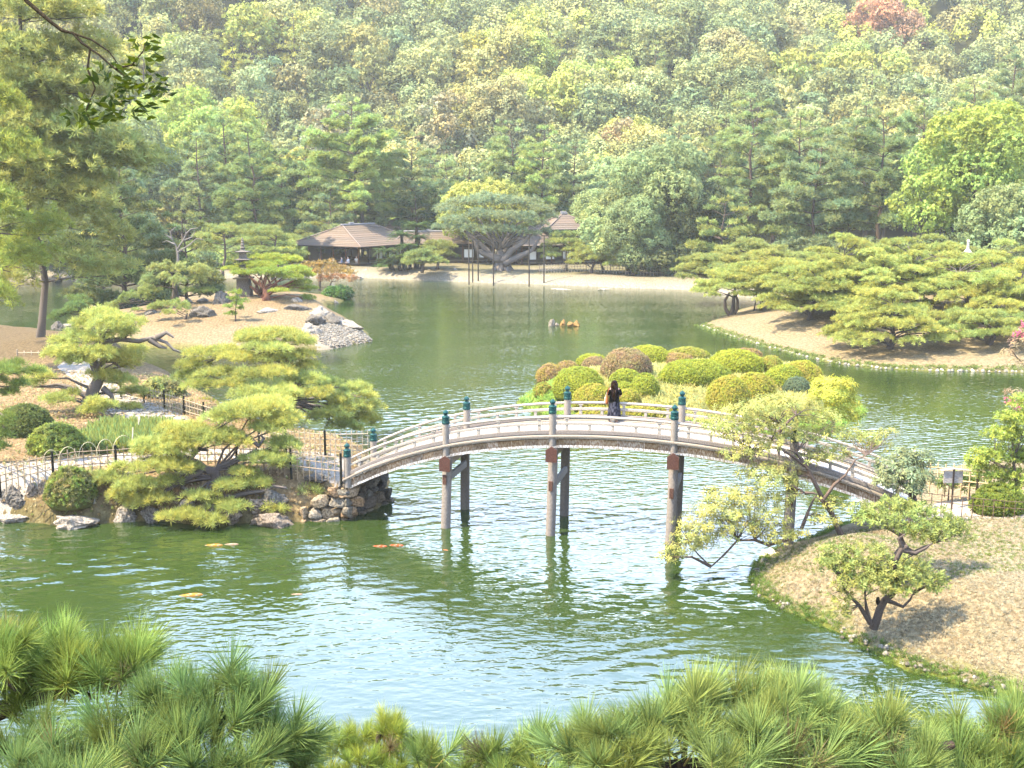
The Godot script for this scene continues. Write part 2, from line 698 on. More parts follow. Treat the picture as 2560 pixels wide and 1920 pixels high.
func umbrella(base: Vector3, h: float, rad: float, n: int, size: float, low := 0.35, deep := 0.8) -> Array:
	var pads := []
	for i in n:
		var r := sqrt((i + 0.3) / n)
		var a := i * 2.399963 + R.randf() * 0.5
		var y := h * (low + (1.0 - low) * pow(1.0 - r * r * 0.98, 0.75) * (deep + (1.0 - deep) * R.randf()))
		pads.append([base + Vector3(cos(a) * rad * r * 0.95, y, sin(a) * rad * r * 0.85), size * (0.75 + 0.5 * R.randf()), size * (0.28 + 0.1 * R.randf())])
	return pads

func crooked(base: Vector3, h: float, lean: Vector2, n := 5, wig := 0.35) -> Array:
	var t := [base]
	for i in range(1, n):
		var k := float(i) / (n - 1)
		t.append(base + Vector3(lean.x * k + (R.randf() - 0.5) * wig * h * 0.3, h * k, lean.y * k + (R.randf() - 0.5) * wig * h * 0.3))
	return t

# a tall forest pine: bare stem, layered sprays
func tall_pine(called: String, label: String, group: String, base: Vector3, h: float, rad: float, col: Color, bare := 0.22, dens := 1.0, tl := 0.6, lean := Vector2.ZERO, kind := "tuft_far", bark := Color(0.1, 0.075, 0.06), fine := 1.0) -> Node3D:
	var o := thing(called, label, "pine tree", base, group)
	var b := MB.new()
	b.col = bark
	var tr := crooked(Vector3(0, -0.4, 0), h * 0.97, lean, 7, 0.12)
	var r0 := 0.014 * h + 0.06
	b.tube(tr, taper(7, r0, r0 * 0.15), 8, 0.05)
	var xs := []
	var cols := []
	var levels := int(h * (1.0 - bare) / 1.35)
	var a0 := R.randf() * TAU
	for k in levels:
		var t := (k + 0.3 + 0.4 * R.randf()) / levels
		var y := h * (bare + (1.0 - bare) * t)
		var prof := pow(1.0 - t, 0.6) * (0.75 + 0.25 * sin(minf(t * 4.0, PI * 0.5))) + 0.07
		var nb := 5 if t < 0.75 else 4
		for i in nb:
			if R.randf() < 0.12:
				continue
			a0 += 2.399963 * 0.53 + R.randf() * 0.5
			var L := rad * prof * (0.6 + 0.55 * R.randf())
			var ti := y / (h * 0.97) * 6.0
			var i0 := clampi(int(ti), 0, 5)
			var from: Vector3 = (tr[i0] as Vector3).lerp(tr[i0 + 1], clampf(ti - i0, 0.0, 1.0))
			var tip := from + Vector3(cos(a0) * L, L * (0.12 + 0.3 * t) - 0.03 * L * L * 0.3, sin(a0) * L)
			b.tube([from, from.lerp(tip, 0.5) + Vector3(0, L * 0.03, 0), from.lerp(tip, 0.92)], [0.02 + 0.022 * L * 0.5, 0.018 + 0.008 * L, 0.012], 4)
			var steps := maxi(1, int(L / 1.1))
			for s in steps:
				var w := 1.0 if steps == 1 else float(s + 1) / steps
				var c := from.lerp(tip, 0.32 + 0.66 * w) + Vector3(R.randf() - 0.5, 0.15, R.randf() - 0.5) * 0.5
				var pr := clampf(L * 0.28, 0.45, 1.25) * (0.8 + 0.4 * R.randf())
				pad_tufts(xs, cols, c, pr, pr * 0.55, tl, tl * 0.66 / sqrt(dens), vary(col, 0.18, 0.12), 0.2)
	part(o, "trunk", b.mesh(), M.bark)
	scatter(o, "crown", G[kind][int(h) % 2], M.needle, xs, cols)
	return o

# a broad-leaved tree: lobes of leaf clumps on a forked trunk
func broad_tree(called: String, label: String, group: String, base: Vector3, h: float, rad: float, col: Color, cs: float, dens := 1.0, low := 0.3, trunk_on := true, category := "tree", m := "leaf", kind := "far_clump", by := 0.12) -> Node3D:
	var o := thing(called, label, category, base, group)
	var b := MB.new()
	b.col = Color(0.12, 0.1, 0.08)
	var fork := Vector3((R.randf() - 0.5) * rad * 0.2, h * (low + 0.1), (R.randf() - 0.5) * rad * 0.2)
	var xs := []
	var cols := []
	if trunk_on:
		b.tube([Vector3(0, -0.4, 0), fork * 0.5 + Vector3(0.1, 0, 0), fork], [0.03 * h + 0.05, 0.024 * h + 0.03, 0.017 * h + 0.02], 7, 0.1)
	var nl := 9 + int(R.randf() * 5.0)
	var mid := Vector3(0, h * (low + (1.0 - low) * 0.5), 0)
	for i in nl:
		var u := 1.0 - 1.75 * (i + 0.5) / nl
		var r := sqrt(maxf(0.0, 1.0 - u * u))
		var a := i * 2.399963 + R.randf() * 0.6
		var lr := rad * (0.36 + 0.2 * R.randf())
		var c := mid + Vector3(cos(a) * r * (rad - lr * 0.75), u * (h * (1.0 - low) * 0.5 - lr * 0.6), sin(a) * r * (rad - lr * 0.75))
		if trunk_on:
			b.tube(bend(fork, c, 3, 0.2, rad * 0.1), [0.013 * h + 0.02, 0.009 * h + 0.015, 0.006 * h + 0.01, 0.01], 4)
		var tint := vary(col, 0.16, 0.1)
		var n := int(2.6 * PI * lr * lr / (cs * cs) * dens * 0.8)
		for k in n:
			var d := dome()
			if R.randf() < 0.22:
				d.y *= -0.7
			var at := c + d * lr * (0.78 + 0.3 * R.randf()) * Vector3(1, 0.85, 1)
			xs.append(Transform3D(aim(d + Vector3(0, 0.35, 0), cs * (0.7 + 0.6 * R.randf())), at))
			cols.append(vary(tint, by, 0.1))
	if trunk_on:
		part(o, "trunk", b.mesh(), M.bark)
	scatter(o, "crown", G[kind][nl % 2], M[m], xs, cols)
	return o

# a clipped shrub: a rounded mound closed by small leaves
func mound(label: String, at: Vector3, size: Vector3, c1: Color, c2: Color, sp := 0.105, group := "clipped azalea mounds", ls := 0.16, rough := 0.06) -> Node3D:
	var o := thing("clipped_shrub", label, "shrub", at, group)
	var b := MB.new()
	var src := ball(3)
	var sd := int(R.randf() * 9999)
	noise.seed = sd
	noise.frequency = 0.8
	b.col = c1.lerp(c2, 0.5) * 0.75
	for q in src[0]:
		var k: float = 0.96 + rough * 1.6 * noise.get_noise_3dv(q * 2.0)
		b.p(Vector3(q.x * size.x, maxf(q.y, -0.35) * size.y, q.z * size.z) * k + Vector3(0, size.y * 0.22, 0))
	for t in src[1]:
		b.f(t[0], t[1], t[2])
	part(o, "twigs", b.mesh(), M.bark)
	var xs := []
	var cols := []
	var n := int(6.2 * size.x * (size.y + size.z) * 0.5 / (sp * sp))
	for i in n:
		var d := dome()
		if R.randf() < 0.16:
			d.y *= -0.3
		noise.seed = sd
		noise.frequency = 0.8
		var k: float = 0.95 + rough * 1.6 * noise.get_noise_3dv(d * 2.0) + 0.03 * R.randf()
		var q := Vector3(d.x * size.x, d.y * size.y, d.z * size.z) * k + Vector3(0, size.y * 0.22, 0)
		var nrm := (d / size).normalized()
		noise.frequency = 1.4
		var t: float = clampf(0.5 + 1.4 * noise.get_noise_3dv(d * 1.3 + Vector3(3, 7, 1)) + (R.randf() - 0.5) * 0.5, 0.0, 1.0)
		xs.append(Transform3D(aim(nrm + Vector3(R.randf() - 0.5, R.randf() - 0.5, R.randf() - 0.5) * 0.7, ls * (0.7 + 0.6 * R.randf())), q))
		cols.append(vary(c1.lerp(c2, t), 0.28, 0.12))
	scatter(o, "leaves", G.box_sprig[sd % 2], M.leaf, xs, cols)
	return o

# an open-crowned broad-leaved garden tree with hand-set clouds of sprigs
func airy_tree(called: String, label: String, trunk: Array, limbs: Array, pads: Array, kind: String, ls: float, sp: float, c1: Color, c2: Color, r0: float, category := "tree", bark := Color(0.15, 0.12, 0.1), thick := 1.0) -> Node3D:
	var base: Vector3 = trunk[0]
	var o := thing(called, label, category, base)
	var b := MB.new()
	b.col = bark
	var tr := []
	for q in trunk:
		tr.append(q - base)
	b.tube(tr, taper(tr.size(), r0, r0 * 0.5), 8, 0.14)
	part(o, "trunk", b.mesh(), M.bark)
	var joints := tr.duplicate()
	for l in limbs:
		b = MB.new()
		b.col = bark
		var pts := []
		for q in l:
			pts.append(q - base)
			joints.append(q - base)
		b.tube(pts, taper(pts.size(), r0 * 0.55, r0 * 0.16), 6, 0.14)
		part(o, "limb", b.mesh(), M.bark)
	var nb := 0
	for pd in pads:
		var at: Vector3 = pd[0] - base
		var best: Vector3 = joints[0]
		for q in joints:
			if q.distance_to(at) < best.distance_to(at):
				best = q
		b = MB.new()
		b.col = bark
		for i in 4:
			var d := dome() * Vector3(pd[1], pd[2], pd[1]) * 0.8
			b.tube(bend(best, at + d - Vector3(0, pd[2] * 0.3, 0), 4, 0.05, best.distance_to(at) * 0.1), [0.018, 0.014, 0.01, 0.008, 0.005], 4)
		piece(o, "twigs", nb, b.mesh(), M.bark, Transform3D())
		nb += 1
		var xs := []
		var cols := []
		var n := int(3.0 * pd[1] * (pd[1] + pd[2]) / (sp * sp) * thick)
		var tint := c1.lerp(c2, R.randf())
		for i in n:
			var d := dome()
			if R.randf() < 0.35:
				d.y *= -0.7
			var q: Vector3 = at + d * Vector3(pd[1], pd[2], pd[1] * 0.85) * (0.45 + 0.6 * R.randf())
			xs.append(Transform3D(aim(d * 0.8 + Vector3(0, 0.5, 0) + Vector3(R.randf() - 0.5, R.randf() - 0.5, R.randf() - 0.5), ls * (0.7 + 0.6 * R.randf())), q))
			cols.append(vary(c1.lerp(c2, R.randf()).lerp(tint, 0.5), 0.25, 0.12))
		scatter(o, "foliage", G[kind][nb % 2], M.leaf, xs, cols)
	return o

func rock(label: String, at: Vector3, size: Vector3, seed_: int, group := "", tint := Color(0.33, 0.31, 0.29), turn := 0.0, m := "rock", cuts := 16, square := 0.0) -> Node3D:
	var o := part(self, "rock", stone(size, seed_, 4, cuts, 0.2, square, tint), M[m], Transform3D(Basis(Vector3.UP, turn), at))
	tag(o, label, "rock", group)
	return o

# ---------------------------------------------------------------- figures: a smooth union of tapered capsules, meshed as surface nets
# bones: [from, to, radius there, radius here, colour]
func body_mesh(bones: Array, cell: float, k: float) -> ArrayMesh:
	var lo := Vector3(1e9, 1e9, 1e9)
	var hi := -lo
	for bn in bones:
		var r: float = maxf(bn[2], bn[3]) + cell * 2.5
		lo = lo.min((bn[0] as Vector3).min(bn[1]) - Vector3(r, r, r))
		hi = hi.max((bn[0] as Vector3).max(bn[1]) + Vector3(r, r, r))
	var nx := int((hi.x - lo.x) / cell) + 2
	var ny := int((hi.y - lo.y) / cell) + 2
	var nz := int((hi.z - lo.z) / cell) + 2
	var fd := PackedFloat32Array()
	fd.resize(nx * ny * nz)
	fd.fill(0.3)
	var who := PackedInt32Array()
	who.resize(nx * ny * nz)
	var near := PackedFloat32Array()
	near.resize(nx * ny * nz)
	near.fill(9.0)
	for bi in bones.size():
		var bn: Array = bones[bi]
		var a: Vector3 = bn[0]
		var e: Vector3 = bn[1] - a
		var l2 := maxf(e.length_squared(), 1e-9)
		var r0: float = bn[2]
		var r1: float = bn[3]
		var reach: float = maxf(r0, r1) + k + cell * 2.0
		var b0 := ((a.min(bn[1]) - Vector3(reach, reach, reach) - lo) / cell).floor()
		var b1 := ((a.max(bn[1]) + Vector3(reach, reach, reach) - lo) / cell).ceil()
		for z in range(maxi(0, int(b0.z)), mini(nz - 1, int(b1.z)) + 1):
			for y in range(maxi(0, int(b0.y)), mini(ny - 1, int(b1.y)) + 1):
				for x in range(maxi(0, int(b0.x)), mini(nx - 1, int(b1.x)) + 1):
					var q := lo + Vector3(x, y, z) * cell - a
					var t := clampf(q.dot(e) / l2, 0.0, 1.0)
					var dd := (q - e * t).length() - lerpf(r0, r1, t)
					var at := (z * ny + y) * nx + x
					if dd < near[at]:
						near[at] = dd
						who[at] = bi
					var was := fd[at]
					var h := maxf(k - absf(was - dd), 0.0) / k
					fd[at] = minf(was, dd) - h * h * k * 0.25
	var b := MB.new()
	var ids := PackedInt32Array()
	ids.resize(nx * ny * nz)
	ids.fill(-1)
	var corners := [0, 1, nx, nx + 1, nx * ny, nx * ny + 1, nx * ny + nx, nx * ny + nx + 1]
	for z in nz - 1:
		for y in ny - 1:
			for x in nx - 1:
				var at := (z * ny + y) * nx + x
				var inside := 0
				for o in corners:
					if fd[at + o] < 0.0:
						inside += 1
				if inside == 0 or inside == 8:
					continue
				var sum := Vector3.ZERO
				var cnt := 0
				for e in [[0, 1], [2, 3], [4, 5], [6, 7], [0, 2], [1, 3], [4, 6], [5, 7], [0, 4], [1, 5], [2, 6], [3, 7]]:
					var f0 := fd[at + corners[e[0]]]
					var f1 := fd[at + corners[e[1]]]
					if (f0 < 0.0) != (f1 < 0.0):
						var t := f0 / (f0 - f1)
						var p0 := Vector3(e[0] & 1, (e[0] >> 1) & 1, e[0] >> 2)
						var p1 := Vector3(e[1] & 1, (e[1] >> 1) & 1, e[1] >> 2)
						sum += p0.lerp(p1, t)
						cnt += 1
				b.col = bones[who[at]][4]
				ids[at] = b.p(lo + (Vector3(x, y, z) + sum / cnt) * cell)
	for z in range(1, nz - 1):
		for y in range(1, ny - 1):
			for x in range(1, nx - 1):
				var at := (z * ny + y) * nx + x
				var s0 := fd[at] < 0.0
				for ax in 3:
					var st: int = [1, nx, nx * ny][ax]
					if (fd[at + st] < 0.0) == s0:
						continue
					var u: int = [nx, nx * ny, 1][ax]
					var w: int = [nx * ny, 1, nx][ax]
					var q := [ids[at - u - w], ids[at - w], ids[at], ids[at - u]]
					if q[0] < 0 or q[1] < 0 or q[2] < 0 or q[3] < 0:
						continue
					if s0:
						b.quad(q[0], q[1], q[2], q[3])
					else:
						b.quad(q[3], q[2], q[1], q[0])
	return b.mesh()

# rings of an oval tube: [centre, half width, half depth]
func oval(rings: Array, sides: int, pleat := 0.0, folds := 9.0) -> MB:
	var b := MB.new()
	for i in rings.size():
		for s in sides:
			var a := TAU * s / sides
			var k: float = 1.0 + pleat * (float(i) / rings.size()) * sin(a * folds)
			b.col = rings[i][3] if rings[i].size() > 3 else Color.WHITE
			b.p(rings[i][0] + Vector3(cos(a) * rings[i][1] * k, 0, -sin(a) * rings[i][2] * k))
	for i in rings.size() - 1:
		for s in sides:
			var a := i * sides + s
			var c := i * sides + (s + 1) % sides
			b.quad(a, c, c + sides, a + sides)
	return b

func woman(label: String, at: Vector3, turn: float) -> void:
	var o := thing("person", label, "person", at, "", turn)
	# she looks towards -z, seen from behind; both hands raised in front of the face
	var sk := Color(0.28, 0.17, 0.12)
	var bones := [
		[Vector3(0, 0.88, 0), Vector3(0, 1.05, 0), 0.135, 0.115, sk], [Vector3(0, 1.05, 0), Vector3(0, 1.24, 0), 0.115, 0.14, sk],
		[Vector3(-0.1, 1.3, 0), Vector3(0.1, 1.3, 0), 0.075, 0.075, sk], [Vector3(0, 1.3, 0), Vector3(0, 1.42, -0.01), 0.052, 0.048, sk],
		[Vector3(-0.085, 0.86, 0), Vector3(-0.09, 0.47, 0.01), 0.085, 0.055, sk], [Vector3(-0.09, 0.47, 0.01), Vector3(-0.09, 0.08, 0.03), 0.054, 0.034, sk],
		[Vector3(0.085, 0.86, 0), Vector3(0.09, 0.47, 0.0), 0.085, 0.055, sk], [Vector3(0.09, 0.47, 0.0), Vector3(0.09, 0.08, 0.02), 0.054, 0.034, sk],
	]
	for s in [-1.0, 1.0]:
		bones.append([Vector3(s * 0.155, 1.3, 0), Vector3(s * 0.2, 1.08, -0.1), 0.05, 0.038, sk])
		bones.append([Vector3(s * 0.2, 1.08, -0.1), Vector3(s * 0.06, 1.28, -0.27), 0.037, 0.026, sk])
		bones.append([Vector3(s * 0.06, 1.28, -0.27), Vector3(s * 0.035, 1.35, -0.3), 0.03, 0.026, sk])
		for fi in 4:
			var r0 := Vector3(s * 0.035, 1.34 + fi * 0.018, -0.3)
			var r1 := r0 + Vector3(-s * 0.02, 0.012, -0.035)
			bones.append([r0, r1, 0.009, 0.008, sk])
			bones.append([r1, r1 + Vector3(-s * 0.03, 0.004, 0.012), 0.008, 0.007, sk])
		bones.append([Vector3(s * 0.05, 1.32, -0.28), Vector3(s * 0.015, 1.345, -0.265), 0.01, 0.008, sk])
	part(o, "body", body_mesh(bones, 0.014, 0.03), M.skin)
	var hc := Vector3(0, 1.51, -0.015)
	var head := [
		[hc + Vector3(0, 0.02, 0.012), hc + Vector3(0, 0.015, -0.02), 0.086, 0.08, sk], [hc + Vector3(0, -0.03, -0.03), hc + Vector3(0, -0.075, -0.055), 0.062, 0.034, sk],
		[hc + Vector3(0, 0.0, -0.095), hc + Vector3(0, -0.028, -0.108), 0.008, 0.013, sk], [hc + Vector3(-0.02, -0.056, -0.088), hc + Vector3(0.02, -0.056, -0.088), 0.006, 0.006, Color(0.4, 0.14, 0.12)],
		[hc + Vector3(-0.03, 0.004, -0.087), hc + Vector3(-0.03, 0.004, -0.09), 0.011, 0.008, Color(0.04, 0.03, 0.03)], [hc + Vector3(0.03, 0.004, -0.087), hc + Vector3(0.03, 0.004, -0.09), 0.011, 0.008, Color(0.04, 0.03, 0.03)],
		[hc + Vector3(-0.086, 0.015, 0.0), hc + Vector3(-0.084, -0.02, -0.005), 0.016, 0.011, sk], [hc + Vector3(0.086, 0.015, 0.0), hc + Vector3(0.084, -0.02, -0.005), 0.016, 0.011, sk],
		[hc + Vector3(0, -0.06, 0.01), hc + Vector3(0, -0.15, 0.015), 0.05, 0.047, sk],
	]
	part(o, "head", body_mesh(head, 0.007, 0.014), M.skin)
	# hair: a cap and long wavy locks down the back
	var b := MB.new()
	var dark := Color(0.006, 0.003, 0.0028)
	b.col = dark
	for q in ball(3)[0]:
		var k: float = 1.0 + 0.03 * sin(q.x * 30.0)
		b.p(hc + Vector3(0, 0.022, 0.014) + Vector3(q.x * 0.1, q.y * 0.1, q.z * 0.106) * k)
	for t in ball(3)[1]:
		if b.v[t[0]].z > hc.z - 0.055 or b.v[t[0]].y > hc.y + 0.06:
			b.f(t[0], t[1], t[2])
	for i in 46:
		var a := -0.25 + (PI + 0.5) * i / 45.0
		var lay := 0.6 + 0.4 * R.randf()
		var st := hc + Vector3(cos(a) * 0.092, 0.04 - 0.03 * R.randf(), sin(a) * 0.1 * lay + 0.014)
		var ln := 0.42 + 0.12 * sin(a) + 0.05 * R.randf()
		var pts := []
		var rr := []
		for j in 9:
			var t := j / 8.0
			var spread := 1.0 + 0.22 * sin(t * PI) - 0.35 * t
			pts.append(Vector3(st.x * spread + 0.014 * sin(t * 11.0 + i), st.y - ln * t, maxf(st.z, 0.02) + 0.06 * sin(minf(t * 2.2, 1.6)) + 0.012 * cos(t * 12.0 + i * 2.0)))
			rr.append(lerpf(0.021, 0.008, t))
		var w := R.randf() * 0.6
		b.col = Color(0.006 + 0.012 * w, 0.003 + 0.005 * w, 0.0028 + 0.0035 * w)
		b.tube(pts, rr, 5)
	part(o, "hair", b.mesh(), M.hair)
	# black short-sleeved top
	var black := Color(0.0025, 0.0025, 0.003)
	var top := oval([[Vector3(0, 0.86, 0), 0.19, 0.14], [Vector3(0, 0.95, 0), 0.178, 0.132], [Vector3(0, 1.08, 0), 0.165, 0.124], [Vector3(0, 1.2, 0.005), 0.178, 0.13], [Vector3(0, 1.29, 0.005), 0.195, 0.115], [Vector3(0, 1.345, 0), 0.15, 0.092], [Vector3(0, 1.375, -0.005), 0.075, 0.07]], 24, 0.02, 5.0)
	top.c.fill(black)
	top.col = black
	for s in [-1.0, 1.0]:
		top.tube([Vector3(s * 0.13, 1.31, 0), Vector3(s * 0.185, 1.24, -0.03), Vector3(s * 0.21, 1.13, -0.08)], [0.07, 0.072, 0.066], 10, 0.06)
	part(o, "top", top.mesh(), M.cloth)
	# long dark skirt with a pale fleck
	var rings := []
	for i in 12:
		var t := i / 11.0
		rings.append([Vector3(0.0, 0.94 - 0.66 * t, 0.0), 0.15 + 0.085 * pow(t, 0.7), 0.125 + 0.085 * pow(t, 0.8)])
	rings.reverse()
	var sk2 := MB.new()
	for i in rings.size():
		for s in 60:
			var a := TAU * s / 60.0
			var k: float = 1.0 + 0.055 * (1.0 - float(i) / rings.size()) * sin(a * 9.0) + 0.03 * sin(a * 4.0 + 1.0)
			var fl := 1.0 if R.randf() > 0.36 else 6.0
			sk2.col = Color(0.007 * fl, 0.007 * fl, 0.0085 * fl)
			sk2.p(rings[i][0] + Vector3(cos(a) * rings[i][1] * k, 0, -sin(a) * rings[i][2] * k))
	for i in rings.size() - 1:
		for s in 60:
			var a := i * 60 + s
			var d := i * 60 + (s + 1) % 60
			sk2.quad(a, d, d + 60, a + 60)
	part(o, "skirt", sk2.mesh(), M.cloth)
	for s in [-1.0, 1.0]:
		var sh := MB.new()
		sh.col = Color(0.3, 0.2, 0.16)
		for q in ball(2)[0]:
			sh.p(Vector3(s * 0.09 + q.x * 0.045, 0.045 + q.y * 0.045 * (1.0 if q.z > 0.0 else 0.8), -0.03 + q.z * 0.12))
		for t in ball(2)[1]:
			sh.f(t[0], t[1], t[2])
		part(o, "shoe", sh.mesh(), M.painted)
	# tan shoulder bag hanging at her left hip: a thing of its own
	var bag := thing("shoulder_bag", "tan leather shoulder bag hanging at the left side of the woman on the bridge", "bag", at, "", turn)
	b = MB.new()
	b.col = Color(0.22, 0.075, 0.025)
	for q in ball(3)[0]:
		b.p(Vector3(-0.25 + q.x * 0.055 * (1.0 - 0.3 * q.y), 0.94 + q.y * 0.15, 0.04 + q.z * 0.12 * (1.0 - 0.35 * q.y)))
	for t in ball(3)[1]:
		b.f(t[0], t[1], t[2])
	part(bag, "pouch", b.mesh(), M.painted)
	b = MB.new()
	b.col = Color(0.22, 0.08, 0.03)
	b.tube([Vector3(-0.245, 1.06, 0.1), Vector3(-0.225, 1.22, 0.1), Vector3(-0.175, 1.375, 0.03), Vector3(-0.17, 1.37, -0.03), Vector3(-0.225, 1.2, -0.06), Vector3(-0.245, 1.06, -0.02)], [0.014, 0.014, 0.014, 0.014, 0.014, 0.014], 6)
	part(bag, "strap", b.mesh(), M.painted)
	var tote := MB.new()
	tote.col = Color(0.3, 0.24, 0.2)
	tote.box(Vector3(-0.31, 0.94, -0.02), Vector3(0.05, 0.2, 0.2), Basis(), 0.02)
	tote.tube([Vector3(-0.31, 1.03, 0.05), Vector3(-0.27, 1.2, 0.03), Vector3(-0.31, 1.03, -0.09)], [0.008, 0.008, 0.008], 5)
	tag(part(self, "cloth_bag", tote.mesh(), M.cloth, Transform3D(Basis(Vector3.UP, turn), at)), "small pale cloth bag beside the woman's tan shoulder bag", "bag")

func sitter(label: String, at: Vector3, turn: float, shirt: Color) -> void:
	var o := thing("seated_person", label, "person", at, "visitors seated in the tea house", turn)
	if not G.has("sitter"):
		var sk := Color(0.5, 0.34, 0.26)
		var bones := [[Vector3(0, 0.12, 0), Vector3(0, 0.5, 0.02), 0.14, 0.13, sk], [Vector3(-0.13, 0.52, 0.02), Vector3(0.13, 0.52, 0.02), 0.06, 0.06, sk], [Vector3(0, 0.5, 0), Vector3(0, 0.66, -0.01), 0.05, 0.05, sk], [Vector3(0, 0.72, -0.02), Vector3(0, 0.78, -0.02), 0.085, 0.09, sk], [Vector3(0, 0.7, -0.1), Vector3(0, 0.72, -0.115), 0.012, 0.01, sk]]
		for s in [-1.0, 1.0]:
			bones.append([Vector3(s * 0.1, 0.1, 0), Vector3(s * 0.13, 0.09, -0.42), 0.085, 0.06, sk])
			bones.append([Vector3(s * 0.13, 0.08, -0.42), Vector3(s * 0.12, 0.05, -0.05), 0.055, 0.04, sk])
			bones.append([Vector3(s * 0.19, 0.5, 0.02), Vector3(s * 0.23, 0.28, -0.06), 0.05, 0.04, sk])
			bones.append([Vector3(s * 0.23, 0.28, -0.06), Vector3(s * 0.07, 0.24, -0.28), 0.038, 0.028, sk])
		G.sitter = body_mesh(bones, 0.03, 0.04)
	part(o, "body", G.sitter, M.skin)
	var b := oval([[Vector3(0, 0.06, 0), 0.2, 0.17, shirt], [Vector3(0, 0.3, 0.01), 0.185, 0.16, shirt], [Vector3(0, 0.48, 0.02), 0.205, 0.13, shirt], [Vector3(0, 0.57, 0.02), 0.12, 0.09, shirt]], 14)
	b.col = shirt
	for s in [-1.0, 1.0]:
		b.tube([Vector3(s * 0.15, 0.53, 0.02), Vector3(s * 0.22, 0.36, -0.04)], [0.07, 0.06], 8)
	part(o, "shirt", b.mesh(), M.cloth)
	b = MB.new()
	b.col = Color(0.02, 0.016, 0.014)
	for q in ball(2)[0]:
		b.p(Vector3(0, 0.79, 0.0) + q * Vector3(0.1, 0.1, 0.1))
	for t in ball(2)[1]:
		b.f(t[0], t[1], t[2])
	part(o, "hair", b.mesh(), M.hair)

# ---------------------------------------------------------------- the setting
func make_lands() -> void:
	land("left_bank", [Vector2(-25.1, -39.47), Vector2(-22.05, -39.01), Vector2(-17.89, -38.79), Vector2(-15.55, -38.17), Vector2(-14.15, -38.28), Vector2(-13, -38.67), Vector2(-10.94, -38.23), Vector2(-10.17, -38.34), Vector2(-8.76, -38.45), Vector2(-7.35, -38.67), Vector2(-5.73, -38.79), Vector2(-4.61, -41.05), Vector2(-4.97, -44.74), Vector2(-6.15, -47.08), Vector2(-8.3, -48.34), Vector2(-11.7, -52.04), Vector2(-14.83, -57.74), Vector2(-18.33, -63.45), Vector2(-21.47, -67.3), Vector2(-23.84, -72.57), Vector2(-26.88, -77.19), Vector2(-30.31, -80.52), Vector2(-33.83, -83.64), Vector2(-38.58, -85.94), Vector2(-46.1, -87.01), Vector2(-53.23, -85.94)], 1.42, 1.9, [[-24.0, -70.0, 16.0, 0.8]], 0.35)
	land("left_island", [Vector2(-10.44, -85.42), Vector2(-13.61, -80.52), Vector2(-19.4, -78.71), Vector2(-26.24, -82.17), Vector2(-31.08, -85.94), Vector2(-36.05, -94.6), Vector2(-39.95, -107.96), Vector2(-43.65, -116.84), Vector2(-39.26, -120.81), Vector2(-30.02, -122.89), Vector2(-22.59, -122.89), Vector2(-16.92, -117.81), Vector2(-17.82, -110.05), Vector2(-16.32, -103.24), Vector2(-13.48, -96.22), Vector2(-11, -88.65)], 0.55, 3.0, [[-21.5, -97.0, 17.0, 1.75]], 0.6)
	land("right_peninsula", [Vector2(15.61, -94.92), Vector2(16.48, -89.5), Vector2(18.08, -83.39), Vector2(19.49, -78.05), Vector2(21.06, -74.51), Vector2(23.36, -72.2), Vector2(25.98, -71.27), Vector2(29.32, -70.91), Vector2(33.2, -70.55), Vector2(46.55, -71.64), Vector2(73.78, -96.22), Vector2(72.77, -120.81), Vector2(43.55, -120.81), Vector2(32.45, -115.89), Vector2(24.94, -113.57), Vector2(20.8, -106.34)], 0.5, 4.0, [[36.0, -92.0, 22.0, 1.6], [26.0, -90.0, 9.0, 0.6]], 0.3)
	land("shrub_island", [Vector2(0.4, -60.93), Vector2(1.99, -65.71), Vector2(5.08, -71.64), Vector2(8.92, -74.51), Vector2(14.99, -74.51), Vector2(18.63, -69.84), Vector2(19.31, -63.45), Vector2(18.21, -58.11), Vector2(15.29, -53.57), Vector2(10.53, -51.74), Vector2(6.34, -52.34), Vector2(3.25, -54.85), Vector2(1.05, -58.35)], 0.75, 3.0, [[7.0, -61.0, 9.0, 0.5]], 0.5)
	land("right_bank", [Vector2(11.67, -24.62), Vector2(10.76, -25.14), Vector2(9.5, -26.18), Vector2(8.81, -27.62), Vector2(8.04, -29.19), Vector2(7.09, -31.12), Vector2(7.08, -32.72), Vector2(7.97, -34.9), Vector2(8.74, -35.75), Vector2(9.98, -36.49), Vector2(11.74, -38.34), Vector2(13.23, -40.43), Vector2(14.94, -43.44), Vector2(16.6, -45.34), Vector2(18.94, -46.04), Vector2(22.86, -46.28), Vector2(30.52, -46.28), Vector2(30.56, -34.81), Vector2(22.22, -24.77), Vector2(16.04, -23.38)], 1.3, 6.0, [[9.2, -31.5, 3.0, 0.7], [12.5, -27.5, 3.4, 0.35]], 0.3)
	land("far_garden", [Vector2(-117.29, -145.42), Vector2(-80.99, -143.23), Vector2(-59.96, -142.52), Vector2(-56.22, -143.23), Vector2(-50.13, -143.95), Vector2(-34.26, -145.42), Vector2(-19.35, -145.42), Vector2(-14.75, -143.23), Vector2(-11.41, -141.11), Vector2(-1.43, -137.06), Vector2(7.72, -133.22), Vector2(11.8, -130.78), Vector2(19.35, -128.43), Vector2(21.93, -123.96), Vector2(24.52, -118.3), Vector2(31.86, -120.81), Vector2(38.67, -120.81), Vector2(48.42, -120.81), Vector2(72.77, -120.81), Vector2(102, -120.81)], 1.0, 4.0, [], 0.6)
	var far: Array = lands.far_garden.poly
	far.append_array([Vector2(300, -215), Vector2(-300, -215)])

